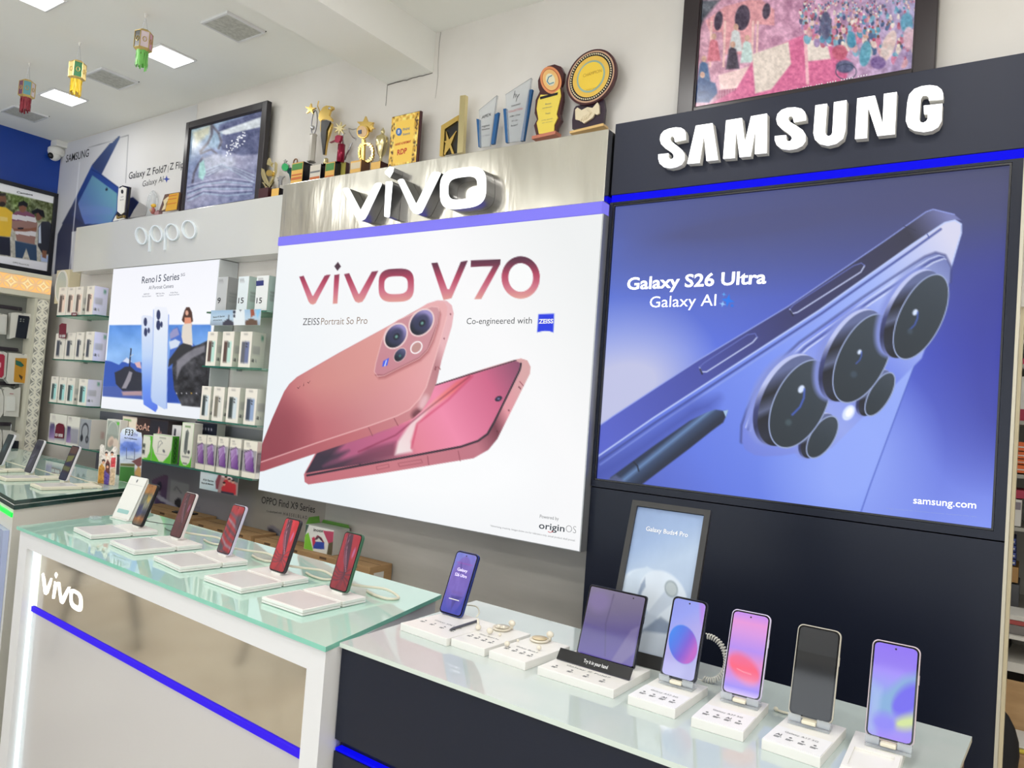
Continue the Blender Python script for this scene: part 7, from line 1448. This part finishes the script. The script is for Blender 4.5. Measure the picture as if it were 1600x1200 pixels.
    b = MB(); [b.box(on_y(262, 310, YT)[0], on_y(276, 310, YT)[0], YT-.0002, YT+.0008, on_y(270, yy, YT)[2], on_y(270, yy-1, YT)[2]) for yy in (306, 311, 318)]; b.build('engraving', orr, t)
    t = kp('glass_dome', 239, 'faint clear glass dome award behind the figurines'); q1 = tz((239, 320), YT+.055); b = MB(); b.smooth = True; zt2 = tz((241, 298), YT+.055)[2]; hh = zt2-zw; b.lathe([(.028, zw), (.034, zw+hh*.4), (.030, zw+hh*.75), (.016, zw+hh*.94), (.001, zt2)], 20, (q1[0]+.006, YT+.048, 0)); b.build('dome', clear, t)
    t = kp('folder', 213, 'grey board leaning behind the figurines before the vinyl'); b = MB(); px_prism(b, c8([(1020, 930), (1125, 990), (1095, 1090), (905, 1122), (950, 1030)]), YT+.02, YT+.026); b.build('board', mat('grey_board', (150, 148, 146), .6), t)
trophies()

# ------------------------------------------------------------------ fretwork cabinet on the blue wall, with hanging phone cases
XC = -5.5
def fretwork(c, lit, ground, line, n, horiz=False, gap=None):
    """rows of interlocking circles cut through a board"""
    U = (c.X if horiz else c.Y)*n; V_ = (c.Y if horiz else c.X); V_ = (V_-.5)*(c.H/c.W*n if horiz else c.W/c.H*n)
    u = U-np.floor(U)-.5; r = np.hypot(u, V_); R0 = .47; w = .045
    c.fill(ground); c._mix((r < R0)*1.0, lit)
    d1 = np.abs(np.minimum.reduce([np.abs(np.hypot(u-a, V_-b)-R0) for a in (-.5, .5) for b in (-.5, .5)])); L = np.minimum(np.abs(r-R0), np.where(r < R0, d1, 9))
    inner = np.abs(np.abs(u)+np.abs(V_)-.13); L = np.minimum(L, np.where(r < .2, inner, 9))
    star = (np.minimum.reduce([np.hypot(u-a, V_-b) for a in (-.5, .5) for b in (-.5, .5)]) > R0) & (r < R0) & ((np.abs(u)+np.abs(V_)) > .13)
    c._mix(star*1.0, gap if gap is not None else line); c._mix(np.clip(.5-(L-w)/.03, 0, 1), line)
def cabinet():
    yr = on_x(81, 438, XC)[1]; yl = .9; Z = lambda py: on_x(81, py, XC)[2]; zt, zg1, zg0, zb = Z(432), Z(438.5), Z(461), Z(469)
    t = thing('fretwork_header', (XC, (yl+yr)/2, zb), 'ivory header board with a glowing amber fretwork band, under the photo of three men', 'cabinet header')
    cw = mat('ivory_laminate', (214, 210, 192), .45); X0 = XL+.002
    b = MB(); b.box(X0, XC-.006, yl, yr, zb, zt); b.box(XC-.006, XC, yl, yr, zt-.012, zt).box(XC-.006, XC, yl, yr, zb, zg0-.002).box(XC-.004, XC, yl, yr, zg1+.002, zt-.012); b.build('header', cw, t)
    c = Canvas((XC+.0006, yl, zg1), (0, 1, 0), (0, 0, -1), yr-yl, zg1-zg0, 420, 44, px=False); n = round((yr-yl)/(zg1-zg0)*.98); fretwork(c, (255, 205, 118), (255, 196, 120), (236, 190, 140), n, True, (255, 232, 170)); c.build('glowing_fretwork', 'backlit_print', t)
    yc0 = on_x(57.5, 475, XC)[1]; yc1 = yr; post = .012
    t = thing('fretwork_column', (XC, yc1, 0), 'ivory column with white circular fretwork, between the phone cases and glass shelves', 'column')
    MB().box(X0, XC, yc0-post, yc1, 0, zb-.0015).build('column', cw, t)
    m_ = .011; z1, z0 = zb-.008, .9; c = Canvas((XC+.0012, yc0+.004, z1), (0, 1, 0), (0, 0, -1), yc1-yc0-m_, z1-z0, 34, 420, px=False); n = round((z1-z0)/((yc1-yc0-m_))); fretwork(c, (168, 166, 158), (140, 138, 130), (222, 218, 204), n, False, (222, 218, 204)); c.build('fretwork_panel', 'paper_print', t, k=1.25)
    XB = XC-.12; t = thing('pegboard', (XB, (yl+yc0)/2, .3), 'grey pegboard wall with dark rails for hanging phone cases', 'pegboard')
    gry = mat('grey_pegboard', (132, 134, 128), .7); MB().box(X0, XB, yl, yc0-post-.0005, .3, zb-.0005).build('back_panel', gry, t)
    rz = [on_x(20, p, XB+.02)[2] for p in (481, 546, 600, 663)]
    for z in rz: b = MB(); X0 = XB-.012; b.box(X0+.012, X0+.024, yl+.02, yc0-post-.03, z-.012, z+.012, .001); b.box(X0+.0245, X0+.03, yl+.02, yc0-post-.03, z-.004, z+.004); b.build('rail', mat('dark_rail', (52, 46, 56), .4), t)
    X0 = XB-.012
    # ivory oval panel beside it
    yb = 2.385; P = lambda a, d: on_y(a, d, yb); x0, x1 = P(83, 450)[0], P(106.5, 450)[0]; z1, z0 = P(95, 422)[2], P(94, 474)[2]
    t2 = thing('oval_panel_box', ((x0+x1)/2, yb, z0), 'cream box with a pale oval panel, between the fretwork cabinet and the shelves', 'panel box'); x0 = max(x0, XC+.004)
    MB().box(x0, x1, yb, YW-.003, z0, z1, .002).build('box', cream, t2); b = MB(); b.prism(ellp((x0+x1)/2, (z0+z1)/2+.0, (x1-x0)*.40, (z1-z0)*.43, 36), -yb+.0002, -yb+.003); o = b.build('oval_panel', mat('pale_green_grey', (198, 206, 196), .4), t2)
    b = MB(); b.ringprism(ellp((x0+x1)/2, (z0+z1)/2, (x1-x0)*.46, (z1-z0)*.48, 36), ellp((x0+x1)/2, (z0+z1)/2, (x1-x0)*.405, (z1-z0)*.435, 36), -yb+.0002, -yb+.006); b.build('oval_rim', whitep, t2)
    # hanging phone cases
    XH = XB+.075; pl = lambda P, x=XH: [(lambda p: (p[1], p[2]))(on_x(a, c_, x)) for a, c_ in P]
    q13 = lambda P, oy=420: o_(P, 0, oy, 13.333); q10 = lambda P: o_(P, 0, 590, 10)
    def hang(P, th, mt_, label, inner=None, im=None, x=XH, hook=True, name='phone_case_pack', extra=()):
        q = pl(P, x); ys = [p[0] for p in q]; zs = [p[1] for p in q]; t = thing(name, (x, sum(ys)/len(ys), min(zs)), label, 'phone case', 'phone cases on the rails'); b = MB(); b.prism(q[::-1] if False else q, x-th, x, (0, 0, 0), (0, 1, 0), (0, 0, 1)); b.build('blister_pack', mt_, t)
        if inner: b = MB(); b.prism(pl(inner, x+.001), x+.0005, x+.006, (0, 0, 0), (0, 1, 0), (0, 0, 1)); b.build('case', im, t)
        for (R_, mm) in extra: b = MB(); b.prism(pl(R_, x+.006), x+.0065, x+.0085, (0, 0, 0), (0, 1, 0), (0, 0, 1)); b.build('detail', mm, t)
        zr = min(rz, key=lambda z: abs(z-max(zs))); yc = sum(ys)/len(ys); b = MB(); b.tube([(X0+.031, yc, zr), (X0+.031, yc, max(zs)-.006) if abs(zr-max(zs)) > .03 else (X0+.031, yc, zr), (x-th/2, yc, max(zs)-.006), (x+.03, yc, max(zs)-.006), (x+.034, yc, max(zs)+.002)], .0018, 6); b.build('hook', silver, t); return t
    wp = mat('white_blister', (214, 212, 204), .3); nv = mat('navy_black_case', (24, 30, 44), .25); oc = mat('ochre_case', (196, 142, 46), .35); rd = mat('crimson_case', (170, 40, 66), .35)
    hang(q13([(-160, 930), (10, 930), (150, 960), (130, 1370), (-20, 1360), (-200, 1330)]), .03, wp, 'white case pack cut by the frame edge, on the top rail', q13([(-120, 1000), (0, 985), (110, 1000), (100, 1340), (-140, 1310)]), mat('pearl_case', (206, 206, 200), .3))
    hang(q13([(235, 920), (330, 910), (640, 940), (660, 980), (600, 1450), (300, 1430), (200, 1460)]), .045, wp, 'black phone case in a clear pack on the top rail', q13([(385, 965), (600, 990), (612, 1030), (540, 1462), (315, 1430)]), nv, extra=[(q13(ellp(430, 1048, 16, 14, 12)), silver), (q13(ellp(492, 1055, 16, 14, 12)), silver), (q13(ellp(425, 1092, 16, 14, 12)), silver), (q13(ellp(486, 1098, 16, 14, 12)), silver)])
    hang(q13([(-160, 650), (100, 665), (150, 700), (120, 1180), (60, 1230), (-200, 1200)], 500), .03, wp, 'crimson phone case on a white pack on the second rail', q13([(-150, 700), (60, 715), (95, 750), (70, 1150), (30, 1200), (-180, 1170)], 500), rd, extra=[(q13([(-40, 880), (20, 890), (15, 990), (-50, 980)], 500), mat('pink_print', (222, 160, 176), .4))])
    hang(q13([(185, 680), (600, 720), (645, 750), (640, 1240), (560, 1330), (200, 1330), (130, 1250)], 500), .045, wp, 'ochre phone case with a dark green patch on the second rail', q13([(320, 790), (570, 800), (590, 830), (550, 1320), (300, 1290), (285, 1260)], 500), oc, extra=[(q13([(325, 835), (430, 870), (500, 950), (440, 980), (325, 930)], 500), mat('forest_print', (40, 100, 84), .4)), (q13([(390, 1130), (470, 1180), (450, 1250), (400, 1180)], 500), mat('umber_print', (70, 52, 34), .4))])
    hang(q10([(40, 155), (130, 150), (220, 190), (320, 150), (320, 230), (290, 615), (60, 600), (65, 300)]), .02, wp, 'white folded case pouch on the third rail', q10([(100, 290), (230, 295), (235, 350), (230, 520), (95, 520)]), mat('white_print_panel', (226, 226, 220), .5), extra=[(q10([(150, 245), (210, 250), (210, 258), (150, 255)]), rd)])
    hang(q10([(-60, 170), (20, 180), (60, 300), (50, 560), (0, 630), (-60, 600)]), .02, wp, 'pale pouch cut by the frame edge, on the third rail')
    hang(q10([(40, 820), (180, 830), (330, 890), (345, 960), (300, 1260), (60, 1240)]), .05, wp, 'stack of clear packs with a black case behind the counter phones', q10([(190, 980), (290, 990), (270, 1240), (140, 1230)]), nv)
    hang(q10([(-60, 800), (20, 810), (35, 900), (20, 1240), (-60, 1230)]), .04, wp, 'clear pack on the lowest rail, cut by the frame edge')
cabinet()

# ------------------------------------------------------------------ phones and standees on the cream counter
def left_phone(L, F, R, BR, BL_, tl, pt, lb, plb, k):
    z = LT+.014; t, W_, D_ = pad_at(L, F, R, z, .0135, 0, 'phone_stand', plb, 'ivory stands on the cream counter'); MB().box(0, W_, 0, D_, 0, .0135, .003).build('front_plate', cable, t, world=False); MB().box(W_*.1, W_*.9, D_+.006, D_+.085, 0, .011, .002).build('rear_plate', cable, t, world=False)
    MB().box(.012, W_-.012, .012, D_-.012, .0136, .0142).build('card_insert', cardm, t, world=False)
    zb = LT+.018; c_ = on_z((BR[0]+BL_[0])/2, (BR[1]+BL_[1])/2, zb); p = phone((c_[0], c_[1], zb), math.radians(-1), math.radians(tl), .0765, .162, .010, mat('white_edge_body', (222, 222, 226), .3), pt, lb, 'demo phones on the cream counter', k=k, hole=False, screen='phone_screen_glow')
    b = MB(); b.M = Matrix.Rotation(math.radians(tl), 4, 'X'); b.box(-.015, .015, .0102, .026, -.0165, .03, .003); b.box(-.02, .02, .0, .026, -.0175, -.001, .001); b.build('holder', cable, p, world=False)
    b0 = Vector(c_)+Vector((0, .03, .02)); cord([b0, b0+Vector((.03, .04, -.015)), b0+Vector((.06, .09, -.034)), b0+Vector((.0, .12, -.0355)), b0+Vector((-.06, .10, -.0355))], 'cream cable behind the '+lb.split(',')[0][:44], r=.0026)
def dk(c): c.fill(grad((0, 0), (0, 1), (0, (26, 40, 46)), (.6, (34, 44, 50)), (1, (20, 26, 32)))); c.rect(.1, .3, .6, .55, (60, 90, 96), .1, .6)
def dk2(c): c.fill((62, 60, 72)); c.poly([(.2, 0), (.8, 0), (.9, .2), (.4, .35)], (48, 46, 60), .05); c.poly([(.1, .5), (.6, .4), (.5, .7), (.2, .9)], (84, 82, 98), .05); c.line([(0, .62), (.9, .48)], .02, (40, 38, 50), .03)
def dk3(c): c.fill((64, 52, 40)); c.rect(0, 0, 1, .22, (96, 68, 36), .05); c.poly([(.0, .3), (.9, .26), (.8, .42), (.1, .5)], (116, 116, 46), .04); c.poly([(0, .6), (1, .62), (.9, .75), (0, .72)], (104, 104, 44), .04); c.ell(.45, .54, .3, .05, (50, 46, 62), 0, .04); c.rect(0, .8, 1, 1, (58, 56, 58), .04)
left_phone((47, 755), (64, 761.5), (97, 755.5), (103.5, 752), (90, 749), 17, dk3, 'phone with brown and olive stripes, beside the printed standees', 'ivory stand plate under the brown and olive striped phone', .8)
left_phone((-6, 743), (8, 748), (43, 743), (48, 740), (37, 737), 17, dk2, 'phone with a dark violet grey screen, middle of the cream counter', 'ivory stand plate under the dark violet grey phone', .8)
left_phone((-44, 731), (-32, 735), (-6, 732), (3, 728), (-9, 725), 17, dk, 'phone with a blackish teal screen, cut by the frame edge', 'ivory stand plate at the frame edge under the teal dark phone', .8)
q = on_z(129, 760, LT); c2 = on_z(143, 764, LT); b = MB(); b.hexa([tuple(on_z(*p, LT+.0003)) for p in ((114, 758), (145, 764), (172, 762), (140, 756))], [tuple(on_z(*p, LT+.0003)+np.array([0, 0, .004])) for p in ((114, 758), (145, 764), (172, 762), (140, 756))]); tag(b.build('acrylic_tray', clear), 'thin clear acrylic tray between the striped phone and the group standee', 'tray')
def standee(P, base, label, art, txt=()):
    o0 = on_z(*base, LT); y = o0[1]; q = tr(P, y); xs = [p[0] for p in q]; zs = [p[1] for p in q]; dz = LT+.0006-min(zs)
    t = thing('printed_standee', (sum(xs)/len(xs), y, LT), label, 'standee', 'printed standees on the cream counter'); b = MB(); b.prism([(x, max(z, LT+.0006)) for x, z in q][::-1], -y-.0016, -y-.0002); b.build('card', whitep, t)
    c = board(min(xs), max(xs), max(min(zs), LT+.001), max(zs), y-.0003, 70, 110, px=True); art(c); c.build('print', 'paper_print', t, k=1.25, keep=P)
    b = MB(); xm = sum(xs)/len(xs); b.prism([(y+.0018, LT+.0004), (y+.05, LT+.0004), (y+.003, LT+.09)], xm-.001, xm+.001, (0, 0, 0), (0, 1, 0), (0, 0, 1)); b.build('strut', whitep, t)
    for s_, a, b_, h, m_ in txt: bb = MB(); text_px(bb, s_, a, b_, h, PY(y-.0006), lift=.0005, bold=.012); bb.build('lettering', m_, t)
q7 = lambda P: o_(P, 0, 640, 6.6667)
def grp(c):
    c.fill((214, 206, 198)); c.poly(q7([(1015, 790), (1030, 600), (1060, 560), (1090, 600), (1100, 790)]), (196, 140, 56), 1.5); c.poly(q7([(1080, 790), (1085, 640), (1120, 600), (1150, 660), (1140, 790)]), (84, 62, 140), 1.5); c.poly(q7([(1130, 790), (1150, 620), (1200, 600), (1200, 790)]), (196, 170, 140), 2)
    c.poly(q7([(1150, 600), (1160, 500), (1205, 500), (1200, 600)]), (190, 60, 66), 1.5); c.poly(q7([(1100, 560), (1100, 480), (1140, 480), (1150, 560)]), (226, 206, 190), 1.5); c.poly(q7([(1100, 560), (1120, 520), (1145, 560), (1140, 680), (1100, 640)]), (90, 40, 34), 1.5)
    for x, y, r in ((1108, 462, 12), (1168, 462, 13), (1078, 545, 15), (1120, 590, 13)): c.ell(x/6.667, (y-10)/6.667+640, r/6.667*1.2, r/6.667*1.2, (40, 28, 28), 0, 1); c.ell(x/6.667, (y+6)/6.667+640, r/6.667*.95, r/6.667*1.15, (210, 158, 128), 0, 1)
    c.noise(40, .5, seed=21)
standee(q7([(1012, 775), (1028, 560), (1040, 380), (1058, 360), (1082, 372), (1090, 440), (1108, 418), (1132, 436), (1146, 440), (1165, 418), (1180, 392), (1202, 384), (1214, 405), (1216, 520), (1206, 640), (1192, 790), (1100, 784)]), (166, 757.5), 'cut-out standee with a group of young people in colourful clothes', grp)
def f33(c):
    c.fill(grad((190, 665), (205, 760), (0, (216, 224, 240)), (.2, (186, 196, 230)), (.4, (120, 142, 214)), (.52, (206, 214, 232)), (.7, (220, 222, 228)), (.8, (150, 120, 116)), (1, (120, 110, 90))))
    c.poly(q7([(1250, 370), (1300, 330), (1400, 340), (1470, 400), (1440, 440), (1330, 430), (1250, 420)]), (92, 118, 200), 3, .8); c.noise(26, .16, seed=2)
    c.line(q7([(1318, 400), (1316, 510), (1400, 520), (1402, 410)]), 1, (90, 100, 140)); c.poly(q7([(1370, 540), (1475, 490), (1475, 580), (1440, 600), (1400, 560)]), (120, 72, 74), 1.4); c.poly(q7([(1250, 590), (1400, 600), (1395, 780), (1240, 770)]), (64, 124, 50), 1.3); c.poly(q7([(1250, 585), (1400, 595), (1405, 565), (1255, 560)]), (110, 104, 60), 1.4); c.poly(q7([(1400, 660), (1440, 590), (1470, 620), (1465, 700), (1410, 680)]), (196, 150, 90), 1.5)
standee(q7([(1240, 760), (1246, 570), (1252, 250), (1275, 205), (1330, 185), (1395, 195), (1430, 232), (1470, 240), (1479, 300), (1472, 560), (1464, 720), (1455, 775)]), (200, 754), 'sky-blue phone shaped standee lettered in dark ink above a green patch', f33, [('F33', (195.5, 679.5), (208, 681), 9, ink), ('Pro', (209.5, 681), (215, 681.8), 5, mat('violet_ink', (110, 120, 190), .5)), ('Way To Big Moments', (194, 685), (214, 687.5), 2.2, ink)])

# ------------------------------------------------------------------ store room seen past the panel edge
def store():
    ys_ = 3.30; Z = lambda p: on_y(1590, p, ys_)[2]; rk = mat('store_rack_laminate', (150, 146, 136), .6)
    t = thing('store_rack', (.3, ys_, 0), 'tall pale store room rack seen through the doorway', 'rack')
    for z in (Z(531), Z(569), Z(657), Z(741), Z(824), Z(953)): MB().box(-.45, .9, ys_, ys_+.36, z-.014, z).build('shelf_board', rk, t)
    for x in (-.47, .905): MB().box(x, x+.018, ys_, ys_+.36, .0, 2.3).build('upright', rk, t)
    MB().box(-.45, .9, ys_+.3605, ys_+.37, .9, 2.3).build('back_board', mat('rack_back', (120, 116, 108), .7), t)
    def X(p, py=700): return on_y(p, py, ys_)[0]
    def bx(nm, px0, px1, pt, pz, m_, label, grp='boxes in the store room', band=None, txt=None, dx=0):
        z0 = Z(pz)+.0004; z1 = on_y(1585, pt, ys_+.01)[2]; x0, x1 = on_y(px0, (pt+pz)/2, ys_)[0]+dx, on_y(px1, (pt+pz)/2, ys_)[0]+dx
        t = thing(nm, ((x0+x1)/2, ys_+.01, z0), label, 'box', grp); MB().box(x0, x1, ys_+.01, ys_+.20, z0, z1, .001).build('carton', m_, t)
        if band: MB().box(x0+.003, x1-.003, ys_+.0085, ys_+.0098, z0+(z1-z0)*band[0], z0+(z1-z0)*band[1]).build('printed_band', band[2], t)
        return t
    g = lambda n, c: mat('store_'+n, c, .6)
    wb, ob, bb, cr = g('white_card', (196, 192, 184)), g('orange_card', (206, 96, 40)), g('blue_card', (52, 66, 130)), g('crimson_card', (150, 32, 60))
    bx('store_box', 1560, 1612, 588, 657, wb, 'white box with a maroon band on the store rack', band=(.0, .26, cr)); bx('store_box', 1560, 1608, 560, 569, cr, 'flat crimson item on the second rack shelf')
    for k, (a, c_) in enumerate(((690, 704), (705, 716), (717, 725), (726, 739))): 
        bx('store_box', 1558, 1616, a, c_ if k == 3 else c_, ob, ['topmost orange box of the stack', 'second orange box down the stack', 'third orange box down the stack', 'lowest orange box on the rack shelf'][k], 'orange boxes stacked on the rack', band=(.35, .5, wb))
    bx('store_box', 1560, 1616, 765, 779, cr, 'crimson box lying on the white box'); bx('store_box', 1560, 1596, 780, 823, wb, 'white box with a small car picture, under the crimson box', band=(.62, .9, g('grey_print', (120, 110, 116))))
    for k, (a, c_) in enumerate(((842, 852), (853, 863), (864, 874), (875, 885))): bx('store_box', 1558, 1587, a, c_, bb, ['topmost blue box above the brown carton', 'second blue box down above the brown carton', 'third blue box down above the brown carton', 'lowest blue box, resting on the brown carton'][k], 'blue boxes stacked on the carton', band=(.3, .6, wb))
    bx('store_box', 1558, 1591, 886, 912, g('ochre_card', (150, 112, 60)), 'ochre carton under the blue boxes'); bx('store_box', 1556, 1592, 913, 952, g('dark_card', (70, 70, 72)), 'dark grey box under the ochre carton')
    # desk with items
    yd = 3.0; Zd = lambda p: on_y(1588, p, yd)[2]; t = thing('work_desk', (.2, yd, 0), 'white framed work desk in the store room', 'desk'); zt = Zd(1036)
    zd1 = Zd(1000); MB().box(-.35, .8, yd, yd+.28, zt-.03, zt).build('worktop', wb, t)
    for x in (-.35, .35, .775): MB().box(x, x+.025, yd, yd+.28, zt, zd1).build('post', wb, t)
    MB().box(-.35, .8, yd, yd+.28, zd1, zd1+.012).build('upper_board', wb, t)
    for x in (-.34, .76): MB().box(x, x+.03, yd+.02, yd+.26, 0, zt-.03).build('leg', wb, t)
    MB().box(-.31, .76, yd+.25, yd+.26, .3, zt-.03).build('back_panel', g('pale_back', (170, 164, 150)), t)
    def it(nm, x0, x1, z0, z1, m_, label, cat, y=yd+.02): b = MB(); b.box(x0, x1, y, y+.16, z0, z1, .002); return tag(b.build(nm, m_), label, cat, 'things on the store room desk')
    z = zd1+.0125
    it('paper_stack', -.20, .03, z, z+.03, g('grey_folder', (110, 104, 100)), 'grey paper stack on the upper desk board', 'papers'); it('red_folder', -.22, .02, z+.031, z+.045, g('red_folder', (150, 60, 56)), 'dull red folder on the grey paper stack', 'folder'); it('white_folder', -.20, .04, z+.046, z+.062, wb, 'white folder above the dull red one', 'folder')
    b = MB(); b.smooth = True; b.sphere((-.07, yd+.12, zt+.036), .034, 16, 10, (1, .8, 1)); tag(b.build('black_roll', blackg), 'round black object inside the desk compartment', 'object')
    # cardboard box and black bag in front
    yb = 2.75; t = thing('cardboard_carton', (.15, yb, 0), 'large open brown carton on the store room floor', 'carton'); zc = on_y(1580, 1176, yb)[2]
    MB().box(-.3, .5, yb, yb+.22, 0.001, zc, .002).build('box', brown, t); b = MB(); b.hexa([(-.3, yb+.205, zc), (.5, yb+.205, zc), (.5, yb+.215, zc), (-.3, yb+.215, zc)], [(-.3, yb+.235, zc+.15), (.5, yb+.235, zc+.15), (.5, yb+.245, zc+.15), (-.3, yb+.245, zc+.15)]); b.build('flap', brown, t)
    it('yellow_leaflets', -.1, .25, zc+.001, zc+.008, g('yellow_paper', (196, 176, 60)), 'yellow leaflets lying on the brown carton', 'papers', yb+.01); it('white_leaflet', -.02, .3, zc+.009, zc+.014, wb, 'white leaflets on top of the yellow ones', 'papers', yb+.03)
    b = MB(); b.smooth = True; q = on_y(1560, 1140, yb-.08); b.sphere((q[0]-.05, yb-.08, q[2]-.06), .13, 20, 12, (.8, .35, 1.15)); o = b.build('black_bag', mat('black_fabric', (20, 20, 24), .8)); tag(o, 'black fabric bag hanging behind the panel edge', 'bag'); b = MB(); b.tube([(q[0]-.09, yb-.08, q[2]+.07), (q[0]-.09, YW+.14, q[2]+.30)], .004, 6); b.build('strap', mat('black_strap', (22, 22, 26), .8), o)
    t = thing('tube_light', (.15, 3.74, 0), 'double white tube light on the store room wall', 'tube light')
    for p in (478.5, 490.5):
        z = on_y(1592, p, ys_-.03)[2]; b = MB(); b.smooth = True; b.tube([(-.3, ys_-.03, z), (.6, ys_-.03, z)], .009, 10); b.build('tube', glow, t)
    MB().box(-.3, .6, ys_-.02, ys_-.001, z-.02, on_y(1592, 478, ys_)[2]+.02).build('batten', whitep, t)
    ld = bpy.data.lights.new('tube_light_glow', 'AREA'); ld.shape = 'RECTANGLE'; ld.size = .9; ld.size_y = .03; ld.energy = 2.0; lo = bpy.data.objects.new('glow', ld); COL.objects.link(lo); lo.parent = t; lo.location = (0, ys_-.05-3.74, z); lo.rotation_euler = (math.radians(90), 0, 0)
    # switch plate on the wall beneath the desk
    q = on_y(1581, 1052, yd+.24); t = thing('socket_box', (q[0], yd+.24, q[2]), 'dark socket box with a plug under the store room desk', 'socket'); MB().box(q[0]-.035, q[0]+.035, yd+.225, yd+.2485, q[2]-.03, q[2]+.02, .003).build('plate', g('dark_plate', (60, 54, 50)), t); MB().box(q[0]-.03, q[0]+.02, yd+.215, yd+.235, q[2]-.075, q[2]-.035, .003).build('adapter', clear, t)
store()

# ------------------------------------------------------------------ chairs on the shop floor, seen in the mirrored band of the white counter
def chair(x, y, rz, label):
    t = thing('moulded_chair', (x, y, 0), label, 'chair', 'black chairs on the shop floor', rz=rz); m_ = mat('black_moulded_plastic', (34, 36, 42), .35)
    b = MB(); b.smooth = True; b.lathe([(.02, .43), (.17, .43), (.205, .445), (.21, .462), (.195, .466), (.12, .455), (.02, .45)], 28); b.build('seat', m_, t, world=False)
    b = MB(); n = 16
    for k in range(n):
        a0, a1 = math.radians(20+140*k/n), math.radians(20+140*(k+1)/n); h0, h1 = .78-.10*abs(k/n-.5)**2*4, .78-.10*abs((k+1)/n-.5)**2*4
        P = lambda a, r, z: (r*math.cos(a), r*math.sin(a), z)
        b.hexa([P(a0, .20, .45), P(a1, .20, .45), P(a1, .212, .45), P(a0, .212, .45)], [P(a0, .245, h0), P(a1, .245, h1), P(a1, .257, h1), P(a0, .257, h0)])
    b.build('backrest', m_, t, world=False)
    for sx in (-1, 1):
        for sy in (-1, 1): MB().tube([(sx*.12, sy*.12, .43), (sx*.21, sy*.21, .0)], [.018, .012], 10).build('leg', m_, t, world=False)
for x, y, r, lb in ((-4.45, .45, .4, 'black moulded chair near the blue wall, mirrored in the white counter'), (-3.55, -.25, -.5, 'black moulded chair in the middle of the three mirrored chairs'), (-2.6, -1.0, .9, 'black moulded chair nearest the shop front glass')): chair(x, y, r, lb)
